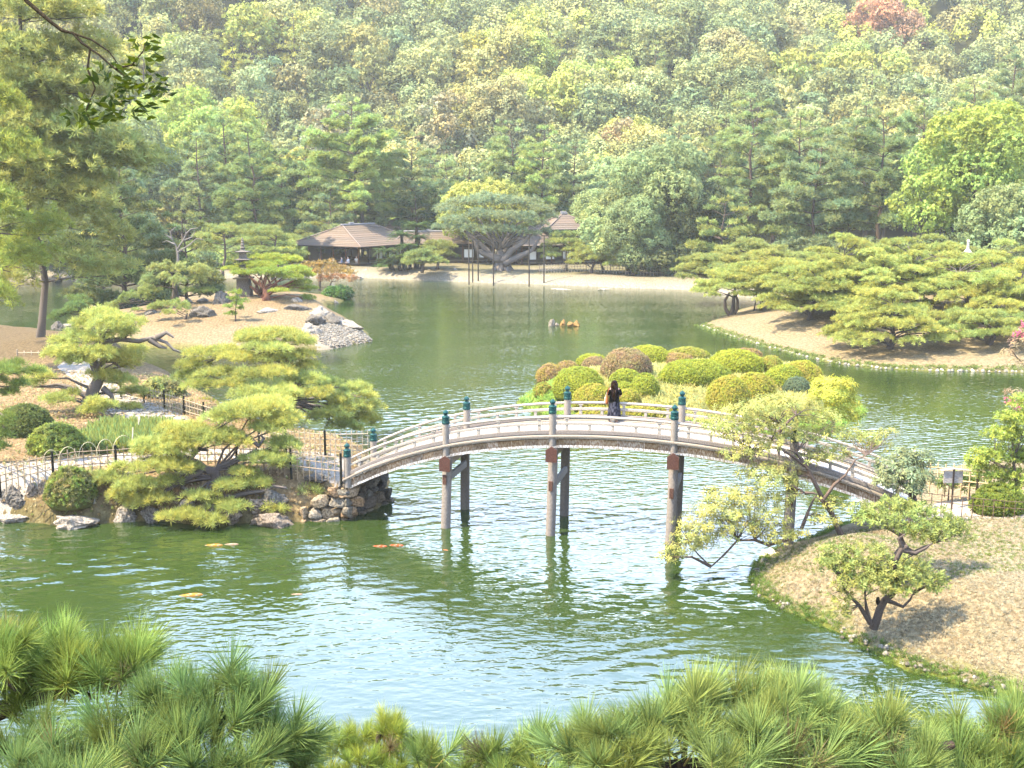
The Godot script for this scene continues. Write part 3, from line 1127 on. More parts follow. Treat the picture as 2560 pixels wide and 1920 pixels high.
func hill(x: float, z: float) -> float:
	var d := -z - 192.0
	noise.seed = 41
	noise.frequency = 0.006
	var n := noise.get_noise_2d(x, z)
	noise.frequency = 0.02
	var n2 := noise.get_noise_2d(x + 90, z)
	var t := maxf(0.0, d + n * 26.0)
	var left := clampf((x / minf(z, -1.0) - 0.04) / 0.3, 0.0, 1.0)
	t = minf(t, lerpf(190.0, 420.0, left))
	return 0.6 + t * t / (t + 14.0) * (0.46 + 0.1 * left) + n2 * 4.0 * clampf(t / 40.0, 0.0, 1.0)

func slope_height(x: float, z: float) -> float:
	var t := clampf((-z + 1.0) / 16.5, 0.0, 1.4)
	return 9.9 - 10.2 * pow(t, 1.15) + 0.25 * sin(x * 0.7) * clampf(t * 3.0, 0.0, 1.0) + maxf(0.0, z - 2.0) * 0.08

func grid_mesh(x0: float, x1: float, z0: float, z1: float, cell: float, fn: String, a: Color, b2: Color) -> ArrayMesh:
	var b := MB.new()
	var nx := int((x1 - x0) / cell) + 1
	var nz := int((z1 - z0) / cell) + 1
	for j in nz:
		for i in nx:
			var x := x0 + i * cell
			var z := z0 + j * cell
			noise.frequency = 0.1
			noise.seed = 3
			b.col = a.lerp(b2, clampf(0.5 + noise.get_noise_2d(x, z), 0.0, 1.0))
			b.p(Vector3(x, hill(x, z) if fn == "hill" else slope_height(x, z), z))
	for j in nz - 1:
		for i in nx - 1:
			var q := j * nx + i
			b.quad(q, q + nx, q + nx + 1, q + 1)
	return b.mesh()

# a path laid over a bank: the cells whose corner lies inside the outline
func path_mesh(on_land: String, poly: Array, cell: float, col: Color) -> ArrayMesh:
	var lo := Vector2(1e9, 1e9)
	var hi := Vector2(-1e9, -1e9)
	for q in poly:
		lo = lo.min(q)
		hi = hi.max(q)
	var nx := int((hi.x - lo.x) / cell) + 1
	var nz := int((hi.y - lo.y) / cell) + 1
	var b := MB.new()
	var sds := []
	for j in nz:
		for i in nx:
			var q := lo + Vector2(i, j) * cell
			var sd := edge_distance(poly, q)
			sds.append(sd)
			noise.frequency = 0.3
			var k := 1.0 + 0.12 * noise.get_noise_2d(q.x, q.y)
			b.col = Color(col.r * k, col.g * k, col.b * k)
			b.p(Vector3(q.x, height(on_land, q.x, q.y) + 0.035 - 0.08 * clampf(0.3 - sd, 0.0, 1.0), q.y))
	for j in nz - 1:
		for i in nx - 1:
			var a := j * nx + i
			if maxf(maxf(sds[a], sds[a + 1]), maxf(sds[a + nx], sds[a + nx + 1])) > -0.15:
				b.quad(a, a + nx, a + nx + 1, a + 1)
	return b.mesh()

# the pond: real wavelets where the breeze ruffles it, calmer sheets behind
func water_mesh() -> ArrayMesh:
	var waves := []
	var r := RandomNumberGenerator.new()
	r.seed = 77
	for i in 15:
		var wl := 0.32 * pow(1.2, i * 0.7) + 0.05 * r.randf()
		var a := 1.45 + (r.randf() - 0.5) * 1.7
		var k := TAU / wl
		waves.append([cos(a) * k, sin(a) * k, r.randf() * TAU, (0.023 if i < 9 else 0.011) / k])
	var b := MB.new()
	var nrm := PackedVector3Array()
	var add := func(x0: float, x1: float, z0: float, z1: float, cell: float, wavy: bool):
		var nx := int(round((x1 - x0) / cell)) + 1
		var nz := int(round((z1 - z0) / cell)) + 1
		var first := b.v.size()
		for j in nz:
			for i in nx:
				var x := x0 + i * cell
				var z := z0 + j * cell
				var y := 0.0
				var gx := 0.0
				var gz := 0.0
				if wavy:
					noise.seed = 8
					noise.frequency = 0.035
					var amp := clampf(0.85 + 2.4 * noise.get_noise_2d(x * 0.7, z * 1.6), 0.3, 1.3)
					# lee of the banks and the far side are calmer
					var calm := clampf((x + z * 0.12 - 6.0) / 5.0, 0.0, 1.0) * clampf((-z - 38.0) / 6.0, 0.0, 1.0)
					var back := clampf((-z - 61.0) / 5.0, 0.0, 1.0)
					amp *= (1.0 - 0.8 * calm) * (1.0 - 0.9 * back)
					amp *= clampf((x - x0) / 4.0, 0.1, 1.0) * clampf((x1 - x) / 4.0, 0.1, 1.0) * clampf((z - z0) / 4.0, 0.1, 1.0)
					for w in waves:
						var ph: float = w[0] * x + w[1] * z + w[2]
						var s := sin(ph)
						var c: float = cos(ph) * w[3] * amp
						y += s * w[3] * amp
						gx += c * w[0]
						gz += c * w[1]
				b.v.append(Vector3(x, y, z))
				nrm.append(Vector3(-gx, 1.0, -gz).normalized())
		for j in nz - 1:
			for i in nx - 1:
				var a := first + j * nx + i
				b.quad(a, a + nx, a + nx + 1, a + 1)
	add.call(-30.0, 30.0, -70.0, -15.0, 0.15, true)
	add.call(-30.0, 30.0, -170.0, -70.0, 5.0, false)
	add.call(-180.0, -30.0, -170.0, -10.0, 10.0, false)
	add.call(30.0, 180.0, -170.0, -10.0, 10.0, false)
	add.call(-30.0, 30.0, -15.0, -10.0, 5.0, false)
	var arr := []
	arr.resize(Mesh.ARRAY_MAX)
	arr[Mesh.ARRAY_VERTEX] = b.v
	arr[Mesh.ARRAY_NORMAL] = nrm
	var uv := PackedVector2Array()
	for q in b.v:
		uv.append(Vector2(q.x, q.z) / 9.0)
	arr[Mesh.ARRAY_TEX_UV] = uv
	arr[Mesh.ARRAY_INDEX] = b.ix
	var tang := PackedFloat32Array()
	for q in b.v:
		tang.append_array([1.0, 0.0, 0.0, 1.0])
	arr[Mesh.ARRAY_TANGENT] = tang
	var m := ArrayMesh.new()
	m.add_surface_from_arrays(Mesh.PRIMITIVE_TRIANGLES, arr)
	return m

func water_material() -> StandardMaterial3D:
	var m := StandardMaterial3D.new()
	m.resource_name = "pond_water"
	m.albedo_color = Color(0.012, 0.021, 0.0045).linear_to_srgb()
	m.roughness = 0.04
	m.metallic_specular = 0.56
	# fine ripples, wider across than along the line of sight of the breeze
	var size := 512
	var im := Image.create(size, size, false, Image.FORMAT_RGB8)
	var n := FastNoiseLite.new()
	n.seed = 5
	n.frequency = 1.0
	n.fractal_octaves = 3
	var hgt := PackedFloat32Array()
	hgt.resize(size * size)
	for y in size:
		for x in size:
			var u := float(x) / size
			var v := float(y) / size
			var a := n.get_noise_2d(u * 14.0, v * 26.0)
			var c1 := n.get_noise_2d((u - 1.0) * 14.0, v * 26.0)
			var c2 := n.get_noise_2d(u * 14.0, (v - 1.0) * 26.0)
			var c3 := n.get_noise_2d((u - 1.0) * 14.0, (v - 1.0) * 26.0)
			hgt[y * size + x] = lerpf(lerpf(a, c1, u), lerpf(c2, c3, u), v)
	for y in size:
		for x in size:
			var dx := (hgt[y * size + (x + 1) % size] - hgt[y * size + (x + size - 1) % size]) * 2.6
			var dy := (hgt[((y + 1) % size) * size + x] - hgt[((y + size - 1) % size) * size + x]) * 2.6
			var q := Vector3(-dx, dy, 1.0).normalized()
			im.set_pixel(x, y, Color(q.x * 0.5 + 0.5, q.y * 0.5 + 0.5, q.z * 0.5 + 0.5))
	m.normal_enabled = true
	m.normal_texture = ImageTexture.create_from_image(im)
	m.normal_scale = 0.12
	return m

func build_setting() -> void:
	make_lands()
	var bed := MB.new()
	bed.col = Color(0.05, 0.06, 0.02)
	bed.flat([Vector3(-2500, -1.6, -2500), Vector3(-2500, -1.6, 2500), Vector3(2500, -1.6, 2500), Vector3(2500, -1.6, -2500)], Vector3.UP)
	struct("pond_bed", bed.mesh(), M.ground, "dark muddy bed under the pond reaching to the horizon", "ground")
	struct("pond_water", water_mesh(), water_material(), "green rippled pond water between the banks and islands", "water")
	var dry := Color(0.32, 0.275, 0.19)
	var soil := Color(0.27, 0.195, 0.115)
	var green := Color(0.15, 0.18, 0.045)
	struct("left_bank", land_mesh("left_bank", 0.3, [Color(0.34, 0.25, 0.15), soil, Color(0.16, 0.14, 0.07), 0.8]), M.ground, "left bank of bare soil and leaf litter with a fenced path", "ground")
	struct("left_island", land_mesh("left_island", 0.5, [dry, soil, Color(0.2, 0.2, 0.07), 1.2]), M.ground, "mounded island of dry grass that carries the stone tower", "ground")
	struct("right_peninsula", land_mesh("right_peninsula", 0.5, [dry, Color(0.29, 0.235, 0.145), green, 0.7]), M.ground, "grassy slope under the mass of clipped pines on the right", "ground")
	struct("shrub_island", land_mesh("shrub_island", 0.4, [Color(0.3, 0.28, 0.12), Color(0.18, 0.22, 0.06), Color(0.14, 0.2, 0.04), 1.6]), M.ground, "low grassy islet covered by rounded shrubs behind the bridge", "ground")
	struct("right_bank", land_mesh("right_bank", 0.25, [dry, Color(0.285, 0.24, 0.16), green, 0.55]), M.ground, "dry lawn of the right bank in front of the bridge end", "ground")
	struct("far_garden_ground", land_mesh("far_garden", 2.0, [Color(0.28, 0.25, 0.195), Color(0.18, 0.18, 0.08), Color(0.38, 0.355, 0.31), 5.0]), M.ground, "pale sandy garden ground of the far shore around the tea house", "ground")
	struct("hillside", grid_mesh(-330.0, 330.0, -560.0, -190.0, 6.0, "hill", Color(0.045, 0.055, 0.02), Color(0.07, 0.075, 0.03)), M.ground, "steep forest floor of the hill behind the garden", "hill")
	struct("near_slope", grid_mesh(-30.0, 30.0, -17.5, 30.0, 0.75, "slope", Color(0.2, 0.17, 0.08), Color(0.1, 0.13, 0.03)), M.ground, "steep slope of the lookout falling from the viewer to the pond", "ground")
	struct("garden_path", path_mesh("left_bank", [Vector2(-22.18, -38.03), Vector2(-17.72, -38.65), Vector2(-16.59, -39.82), Vector2(-15.23, -40.64), Vector2(-13.27, -41.35), Vector2(-10.39, -41.49), Vector2(-6.04, -39.82), Vector2(-6.05, -41.35), Vector2(-7.12, -42.46), Vector2(-9.74, -43.22), Vector2(-12.24, -43.22), Vector2(-13.42, -44.85), Vector2(-13.47, -47.05), Vector2(-14.34, -49.46), Vector2(-16.76, -52.7), Vector2(-19.24, -55.73), Vector2(-21.85, -60.58), Vector2(-23.4, -63.74), Vector2(-24.57, -63.74), Vector2(-24.3, -61.03), Vector2(-22.45, -58.4), Vector2(-19.99, -53.28), Vector2(-18.65, -51.03), Vector2(-16.81, -48.96), Vector2(-15.45, -46.59), Vector2(-14.85, -44.43), Vector2(-15.01, -42.46), Vector2(-17.2, -41.35), Vector2(-23.26, -39.96)], 0.25, Color(0.3, 0.265, 0.225)), M.path, "pale paved garden path behind the bamboo fence on the left bank", "path")
	struct("garden_path", path_mesh("right_bank", [Vector2(12.29, -36.52), Vector2(13.01, -35.54), Vector2(14.39, -34.91), Vector2(17.06, -34.25), Vector2(20.91, -33.52), Vector2(22.43, -36.08), Vector2(16.72, -36.36), Vector2(15.58, -36.98), Vector2(14.3, -37.68), Vector2(13.05, -37.68)], 0.25, Color(0.36, 0.32, 0.27)), M.path, "pale path leading from the right end of the bridge between two fences", "path")
	struct("gravel_spit", path_mesh("left_island", [Vector2(-13.72, -81.22), Vector2(-15.03, -89.14), Vector2(-13.66, -92.14), Vector2(-11.17, -87.16), Vector2(-10.25, -84.22), Vector2(-10.45, -81.46), Vector2(-11.83, -79.56)], 0.4, Color(0.24, 0.2, 0.15)), M.path, "pale pebble spit at the right tip of the left island", "ground")

# ---------------------------------------------------------------- the arched bridge
func deck_y(s: float) -> float:
	var u := s - 1.95
	return 3.45 - 0.0165 * u * u - (0.00004 if u > 0.0 else 0.00008) * u * u * u * u

# a beam that follows the arch between two stations; section size is height by depth
func arch_beam(s0: float, s1: float, lift: float, z: float, hgt: float, depth: float, step := 0.45, bev := 0.012) -> ArrayMesh:
	var b := MB.new()
	var n := maxi(1, int(ceil((s1 - s0) / step)))
	var sec := [Vector2(-1, -1), Vector2(1, -1), Vector2(1, 1), Vector2(-1, 1)]
	var ring := []
	for e in 4:
		var q: Vector2 = sec[e]
		ring.append(Vector2(q.x * depth * 0.5, q.y * (hgt * 0.5)) - Vector2(0, q.y * bev) if e % 2 == 0 else Vector2(q.x * depth * 0.5 - q.x * bev, q.y * hgt * 0.5))
		ring.append(Vector2(q.x * depth * 0.5 - q.x * bev, q.y * hgt * 0.5) if e % 2 == 0 else Vector2(q.x * depth * 0.5, q.y * hgt * 0.5 - q.y * bev))
	for e in 8:
		for i in n + 1:
			var s := lerpf(s0, s1, float(i) / n)
			for k in 2:
				var q: Vector2 = ring[(e + k) % 8]
				b.p(Vector3(s, deck_y(s) + lift + q.y, z + q.x))
		var first := e * (n + 1) * 2
		for i in n:
			var a := first + i * 2
			b.quad(a, a + 2, a + 3, a + 1)
	for s in [s0, s1]:
		var cap := []
		for q in ring:
			cap.append(Vector3(s, deck_y(s) + lift + q.y, z + q.x))
		b.flat(cap, Vector3(-1 if s == s0 else 1, 0, 0))
	return b.mesh()

func bridge() -> void:
	var o := thing("arched_bridge", "long white weathered timber bridge arching over the pond on tall piers", "bridge", Vector3(1.3, 0, -37.0), "", -0.2356)
	var white := Color(0.3, 0.275, 0.245)
	var zs := [0.08, -2.5]
	var posts := [-7.15, -3.6, 0.05, 4.02, 7.75, 11.35]
	# deck
	var shapes := []
	for i in 3:
		var b := MB.new()
		var k := 0.92 + 0.08 * i
		b.col = Color(0.46 * k, 0.43 * k, 0.4 * k)
		b.box(Vector3.ZERO, Vector3(0.236, 0.07, 2.72), Basis(), 0.008)
		shapes.append(b.mesh())
	var np := 0
	var s := -7.2
	while s < 11.5:
		var sl := atan((deck_y(s + 0.05) - deck_y(s - 0.05)) / 0.1)
		piece(o, "plank", np, shapes[int(R.randf() * 2.99)], M.plain_wood, Transform3D(Basis(Vector3(0, 0, 1), sl), Vector3(s, deck_y(s) - 0.035 + R.randf() * 0.004, -1.21)))
		np += 1
		s += 0.243
	var nr := 0
	var ns := 0
	var nc := 0
	for side in 2:
		var z: float = zs[side]
		var outw := 1.0 if side == 0 else -1.0
		part(o, "girder", arch_beam(-7.3, 11.5, -0.27, z - outw * 0.2, 0.3, 0.2), M.girder_wood)
		# upright facing boards of the girder, each of its own tone
		var q := -7.28
		var k2 := 0
		while q < 11.3:
			var w := 0.36 + 0.16 * R.randf()
			var m := arch_beam(q, minf(q + w - 0.012, 11.5), -0.215 - 0.006 * R.randf(), z - outw * (0.085 + 0.006 * (k2 % 2)), 0.2 + 0.015 * R.randf(), 0.025)
			var tone := 0.19 + 0.2 * R.randf()
			var warm := R.randf()
			var bo: Material = M.girder_wood
			var cols := PackedColorArray()
			var arr := m.surface_get_arrays(0)
			cols.resize(arr[Mesh.ARRAY_VERTEX].size())
			cols.fill(Color(tone * (1.0 + 0.12 * warm), tone * (0.94 - 0.03 * warm), tone * (0.88 - 0.22 * warm)))
			arr[Mesh.ARRAY_COLOR] = cols
			var am := ArrayMesh.new()
			am.add_surface_from_arrays(Mesh.PRIMITIVE_TRIANGLES, arr)
			piece(o, "facing_board", nc, am, bo, Transform3D())
			nc += 1
			k2 += 1
			q += w
		tint_part(part(o, "edge_board", arch_beam(-7.3, 11.5, 0.02, z - outw * 0.0, 0.07, 0.3), M.plain_wood), Color(0.25, 0.22, 0.19))
		tint_part(part(o, "base_beam", arch_beam(-7.1, 11.35, 0.15, z, 0.13, 0.14), M.plain_wood), Color(0.19, 0.172, 0.16))
		for i in 5:
			var s0: float = posts[i] + 0.1
			var s1: float = posts[i + 1] - 0.1
			tint_part(piece(o, "rail", nr, arch_beam(s0, s1, 0.64, z, 0.085, 0.11, 0.45, 0.03), M.plain_wood, Transform3D()), white)
			tint_part(piece(o, "rail", nr + 1, arch_beam(s0, s1, 0.42, z, 0.095, 0.1), M.plain_wood, Transform3D()), white)
			nr += 2
			for k in 5:
				var sp := lerpf(s0, s1, (k + 0.5) / 5.0)
				var y0 := deck_y(sp)
				var b := MB.new()
				b.col = white
				b.box(Vector3(sp, y0 + 0.292, z), Vector3(0.1, 0.156, 0.075), Basis(), 0.008)
				piece(o, "strut", ns, b.mesh(), M.plain_wood, Transform3D())
				ns += 1
				if k % 2 == 0:
					b = MB.new()
					b.col = white
					b.box(Vector3(sp, y0 + 0.515, z), Vector3(0.085, 0.09, 0.07), Basis(), 0.008)
					b.box(Vector3(sp, y0 + 0.58, z), Vector3(0.16, 0.035, 0.1), Basis(), 0.008)
					piece(o, "strut", ns, b.mesh(), M.plain_wood, Transform3D())
					ns += 1
		# newel posts with onion-shaped bronze caps
		for i in 6:
			var y := deck_y(posts[i])
			var b := MB.new()
			b.col = Color(0.21, 0.19, 0.172)
			b.lathe(Vector3.ZERO, [[0.0, -0.32], [0.122, -0.32], [0.122, 0.8], [0.0, 0.8]], 14)
			var p := part(o, "newel_post", b.mesh(), M.wood_y, Transform3D(Basis(), Vector3(posts[i], y, z)))
			b = MB.new()
			b.col = Color(0.018, 0.06, 0.062)
			b.lathe(Vector3.ZERO, [[0.13, 0.76], [0.136, 0.77], [0.136, 0.83], [0.128, 0.84], [0.128, 0.97], [0.134, 0.975], [0.134, 1.0], [0.11, 1.02], [0.062, 1.045], [0.055, 1.075], [0.07, 1.085], [0.098, 1.115], [0.102, 1.145], [0.085, 1.185], [0.045, 1.215], [0.018, 1.235], [0.0, 1.25]], 16)
			part(p, "cap", b.mesh(), M.bronze)
	# piers
	for i in range(1, 5):
		var st: float = posts[i]
		var top := deck_y(st) - 0.42
		var cross := MB.new()
		cross.col = Color(0.3, 0.26, 0.22)
		cross.box(Vector3(st, top - 0.14, -1.2), Vector3(0.26, 0.28, 2.9), Basis(), 0.015)
		part(o, "crossbeam", cross.mesh(), M.wood_x)
		var tie := MB.new()
		tie.col = Color(0.2, 0.2, 0.2)
		tie.box(Vector3(st + 0.02, 1.72, -1.16), Vector3(0.12, 0.24, 2.5), Basis(), 0.012)
		part(o, "tie_beam", tie.mesh(), M.wood_x)
		for e in 2:
			var z: float = [-0.02, -2.32][e]
			var b := MB.new()
			b.col = Color(0.185, 0.168, 0.15) if e == 0 else Color(0.125, 0.11, 0.1)  # far legs in a darker tone, shade under the deck painted in
			var dz := 0.12 if e == 0 else -0.12
			b.tube([Vector3(st - 0.09, -1.6, z + dz), Vector3(st, top - 0.02, z - dz * 0.4)], [0.17, 0.165], 8)
			var lg := part(o, "pier_leg", b.mesh(), M.wood_y)
			b = MB.new()
			b.col = Color(0.075, 0.038, 0.031)
			var w := 0.19
			var zf := z + (0.28 if e == 0 else -0.28)
			var y0 := top - 0.42
			var f := [Vector3(st - w, y0, 0), Vector3(st + w, y0, 0), Vector3(st + w, y0 + 0.4, 0), Vector3(st, y0 + 0.52, 0), Vector3(st - w, y0 + 0.4, 0)]
			var fr := []
			var bk := []
			for v in f:
				fr.append(v + Vector3(0, 0, zf + 0.03))
				bk.append(v + Vector3(0, 0, zf - 0.05))
			b.flat(fr, Vector3(0, 0, 1))
			b.flat(bk, Vector3(0, 0, -1))
			for k in 5:
				var k1 := (k + 1) % 5
				b.flat([fr[k], fr[k1], bk[k1], bk[k]], (fr[k] + fr[k1]) * 0.5 - Vector3(st, y0 + 0.22, zf))
			part(o, "beam_cap", b.mesh(), M.painted)
			b = MB.new()
			b.col = Color(0.085, 0.045, 0.034)
			b.box(Vector3(st - 0.03, 1.72, z + (0.21 if e == 0 else -0.21)), Vector3(0.14, 0.34, 0.05), Basis(), 0.01)
			part(o, "tie_cap", b.mesh(), M.painted)

func tint_part(o: MeshInstance3D, col: Color) -> void:
	var arr: Array = o.mesh.surface_get_arrays(0)
	var cols := PackedColorArray()
	cols.resize(arr[Mesh.ARRAY_VERTEX].size())
	cols.fill(col)
	arr[Mesh.ARRAY_COLOR] = cols
	var am := ArrayMesh.new()
	am.add_surface_from_arrays(Mesh.PRIMITIVE_TRIANGLES, arr)
	o.mesh = am

# ---------------------------------------------------------------- walls of fitted stones: one face between two points
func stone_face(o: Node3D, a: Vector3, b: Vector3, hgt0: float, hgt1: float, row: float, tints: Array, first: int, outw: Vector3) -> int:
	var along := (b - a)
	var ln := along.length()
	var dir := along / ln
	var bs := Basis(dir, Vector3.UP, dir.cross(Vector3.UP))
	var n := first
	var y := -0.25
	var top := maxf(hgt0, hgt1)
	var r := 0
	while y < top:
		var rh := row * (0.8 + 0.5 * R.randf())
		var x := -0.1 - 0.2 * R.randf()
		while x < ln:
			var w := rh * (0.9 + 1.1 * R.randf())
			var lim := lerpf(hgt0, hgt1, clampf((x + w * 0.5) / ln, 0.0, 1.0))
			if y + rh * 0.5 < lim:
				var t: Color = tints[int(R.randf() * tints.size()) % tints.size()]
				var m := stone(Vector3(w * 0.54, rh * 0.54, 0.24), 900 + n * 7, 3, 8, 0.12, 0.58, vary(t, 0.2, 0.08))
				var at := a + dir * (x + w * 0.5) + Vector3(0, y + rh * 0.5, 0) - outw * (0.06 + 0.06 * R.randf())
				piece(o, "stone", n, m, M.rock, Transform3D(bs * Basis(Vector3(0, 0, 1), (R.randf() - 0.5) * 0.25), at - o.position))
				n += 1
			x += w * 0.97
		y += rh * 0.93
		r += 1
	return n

func abutment() -> void:
	var c0 := Vector3(-5.72, 0, -38.73)
	var c1 := Vector3(-4.6, 0, -40.99)
	var c2 := Vector3(-7.33, 0, -38.56)
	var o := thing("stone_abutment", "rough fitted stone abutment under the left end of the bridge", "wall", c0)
	var n := stone_face(o, c0, c1, 1.5, 1.75, 0.36, [Color(0.11, 0.1, 0.09), Color(0.14, 0.125, 0.105), Color(0.085, 0.08, 0.075)], 0, Vector3(0.6, 0, 0.8).normalized())  # stones of the face under the deck darkened, the bridge's shade in their colour
	n = stone_face(o, c2, c0, 0.5, 1.35, 0.42, [Color(0.22, 0.155, 0.1), Color(0.19, 0.165, 0.135), Color(0.23, 0.185, 0.135)], n, Vector3(0, 0, 1))
	var core := MB.new()
	core.col = Color(0.05, 0.045, 0.04)
	var pts := [c2 + Vector3(0.1, 0, -0.3), c0 + Vector3(-0.15, 0, -0.28), c1 + Vector3(-0.3, 0, -0.15), c1 + Vector3(-1.2, 0, -1.4), c2 + Vector3(0, 0, -2.2)]
	var tops := [0.3, 1.25, 1.4, 1.4, 0.6]
	var fl := []
	for i in 5:
		var j := (i + 1) % 5
		var mid: Vector3 = (pts[i] + pts[j]) * 0.5 - (c0 + c1 + c2) / 3.0
		core.flat([pts[i] - c0 + Vector3(0, -1, 0), pts[j] - c0 + Vector3(0, -1, 0), pts[j] - c0 + Vector3(0, tops[j], 0), pts[i] - c0 + Vector3(0, tops[i], 0)], mid)
		fl.append(pts[i] - c0 + Vector3(0, tops[i], 0))
	core.flat(fl, Vector3.UP)
	part(o, "core", core.mesh(), M.rock)

# ---------------------------------------------------------------- bamboo fences: uprights and rails tied together, dark posts
func fence(label: String, pts: Array, hgt: float, gap: float, rails: int, group: String, posts_every: int, col := Color(0.27, 0.205, 0.14), over := 0.12, thick := 0.018, post_col := Color(0.018, 0.016, 0.015)) -> void:
	var o := thing("bamboo_fence", label, "fence", pts[0], group)
	var ln := 0.0
	for i in pts.size() - 1:
		ln += (pts[i] as Vector3).distance_to(pts[i + 1])
	var at := func(d: float) -> Vector3:
		var left := d
		for i in pts.size() - 1:
			var l: float = pts[i].distance_to(pts[i + 1])
			if left <= l or i == pts.size() - 2:
				return (pts[i] as Vector3).lerp(pts[i + 1], left / l) - pts[0]
			left -= l
		return Vector3.ZERO
	var shapes := []
	for k in 3:
		var b := MB.new()
		var q := 0.85 + 0.15 * k
		b.col = Color(col.r * q, col.g * q, col.b * q)
		b.tube([Vector3(0, -0.15, 0), Vector3(0.004, hgt * 0.5, 0.003), Vector3(0, hgt + over, 0)], [thick, thick, thick * 0.92], 6)
		shapes.append(b.mesh())
	var n := int(ln / gap)
	var np := 0
	for i in n + 1:
		var p: Vector3 = at.call(ln * i / n)
		if posts_every > 0 and i % posts_every == 0:
			var b := MB.new()
			b.col = post_col
			b.tube([Vector3(0, -0.2, 0), Vector3(0, hgt + 0.14, 0), Vector3(0, hgt + 0.16, 0)], [0.046, 0.044, 0.038], 8)
			piece(o, "post", np, b.mesh(), M.painted, Transform3D(Basis(), p))
			np += 1
		else:
			piece(o, "bamboo_pole", i, shapes[i % 3], M.bamboo, Transform3D(Basis(Vector3(0, 0, 1), (R.randf() - 0.5) * 0.03), p + Vector3(0, (R.randf() - 0.5) * 0.06, 0)))
	for r in rails:
		var y := hgt * (1.0 - float(r) / rails * 0.92)
		var b := MB.new()
		b.col = Color(col.r * 0.95, col.g * 0.95, col.b * 0.95)
		var path := []
		var steps := maxi(2, int(ln / 1.0))
		for i in steps + 1:
			path.append(at.call(ln * i / steps) + Vector3(0, y + (R.randf() - 0.5) * 0.02, 0.02 if r % 2 == 0 else -0.02))
		b.tube(path, taper(path.size(), thick * 0.95, thick * 0.85), 6)
		part(o, "rail", b.mesh(), M.bamboo)

func hoop(label: String, a: Vector3, b2: Vector3, hgt: float, group: String) -> void:
	var b := MB.new()
	b.col = Color(0.46, 0.4, 0.24)
	var pts := []
	for i in 11:
		var t := PI * i / 10.0
		pts.append((b2 - a) * (0.5 - 0.5 * cos(t)) + Vector3(0, hgt * pow(sin(t), 0.8) - (0.15 if i == 0 or i == 10 else 0.0), 0))
	b.tube(pts, taper(11, 0.013, 0.012), 6)
	tag(part(self, "bamboo_hoop", b.mesh(), M.bamboo, Transform3D(Basis(), a)), label, "edging hoop", group)

# ---------------------------------------------------------------- tea house
func hip_roof(L: float, W: float, ridge: float, rise: float, courses: int, b: MB, col: Color) -> void:
	# stepped shingle courses from the eaves to the ridge, each a thin sloping band that overhangs the next
	for k in courses:
		var t0 := float(k) / courses
		var t1 := float(k + 1) / courses
		var y0 := rise * (t0 * 0.82 + 0.18 * t0 * t0)
		var y1 := rise * (t1 * 0.82 + 0.18 * t1 * t1)
		var l0 := lerpf(L, ridge, t0) * 0.5
		var l1 := lerpf(L, ridge, t1) * 0.5
		var w0 := lerpf(W, 0.12, t0) * 0.5
		var w1 := lerpf(W, 0.12, t1) * 0.5
		var c := vary(col, 0.1, 0.04)
		b.col = c
		var th := 0.07
		var q0 := [Vector3(-l0, y0 + th, w0), Vector3(l0, y0 + th, w0), Vector3(l0, y0 + th, -w0), Vector3(-l0, y0 + th, -w0)]
		var q1 := [Vector3(-l1, y1 + th * 0.5, w1), Vector3(l1, y1 + th * 0.5, w1), Vector3(l1, y1 + th * 0.5, -w1), Vector3(-l1, y1 + th * 0.5, -w1)]
		for e in 4:
			var g := (e + 1) % 4
			var outw: Vector3 = (q0[e] + q0[g]) * 0.5
			outw.y = 0.5
			b.flat([q0[e], q0[g], q1[g], q1[e]], outw + Vector3(0, 2, 0))
			b.flat([q0[e] - Vector3(0, th, 0), q0[g] - Vector3(0, th, 0), q0[g], q0[e]], outw * Vector3(1, 0, 1))
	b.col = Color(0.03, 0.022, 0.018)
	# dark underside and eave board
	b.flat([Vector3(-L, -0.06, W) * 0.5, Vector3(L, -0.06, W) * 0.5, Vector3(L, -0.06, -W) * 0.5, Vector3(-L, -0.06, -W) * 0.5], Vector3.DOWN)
	for e in [-1.0, 1.0]:
		b.box(Vector3(0, -0.06, e * W * 0.49), Vector3(L * 0.985, 0.12, 0.06))
		b.box(Vector3(e * L * 0.49, -0.06, 0), Vector3(0.06, 0.12, W * 0.97))

func roof_part(o: Node3D, at: Vector3, L: float, W: float, ridge: float, rise: float, courses: int, crest := true) -> void:
	var b := MB.new()
	hip_roof(L, W, ridge, rise, courses, b, Color(0.155, 0.122, 0.097))
	var rf := part(o, "roof", b.mesh(), M.thatch, Transform3D(Basis(), at))
	if crest:
		b = MB.new()
		b.col = Color(0.2, 0.195, 0.195)
		b.box(Vector3(0, rise + 0.12, 0), Vector3(ridge + 0.5, 0.24, 0.4), Basis(), 0.06)
		b.box(Vector3(-ridge * 0.22, rise + 0.3, 0), Vector3(0.9, 0.24, 0.3), Basis(), 0.05)
		part(rf, "ridge_cap", b.mesh(), M.painted)
		for e in [-1.0, 1.0]:
			for f in [-1.0, 1.0]:
				b = MB.new()
				b.col = Color(0.22, 0.18, 0.16)
				b.tube([Vector3(e * ridge * 0.5, rise + 0.05, 0), Vector3(e * (L + ridge) * 0.25, rise * 0.48 + 0.09, f * W * 0.25), Vector3(e * L * 0.5, 0.08, f * W * 0.5)], [0.09, 0.09, 0.09], 6)
				part(rf, "hip_ridge", b.mesh(), M.thatch)

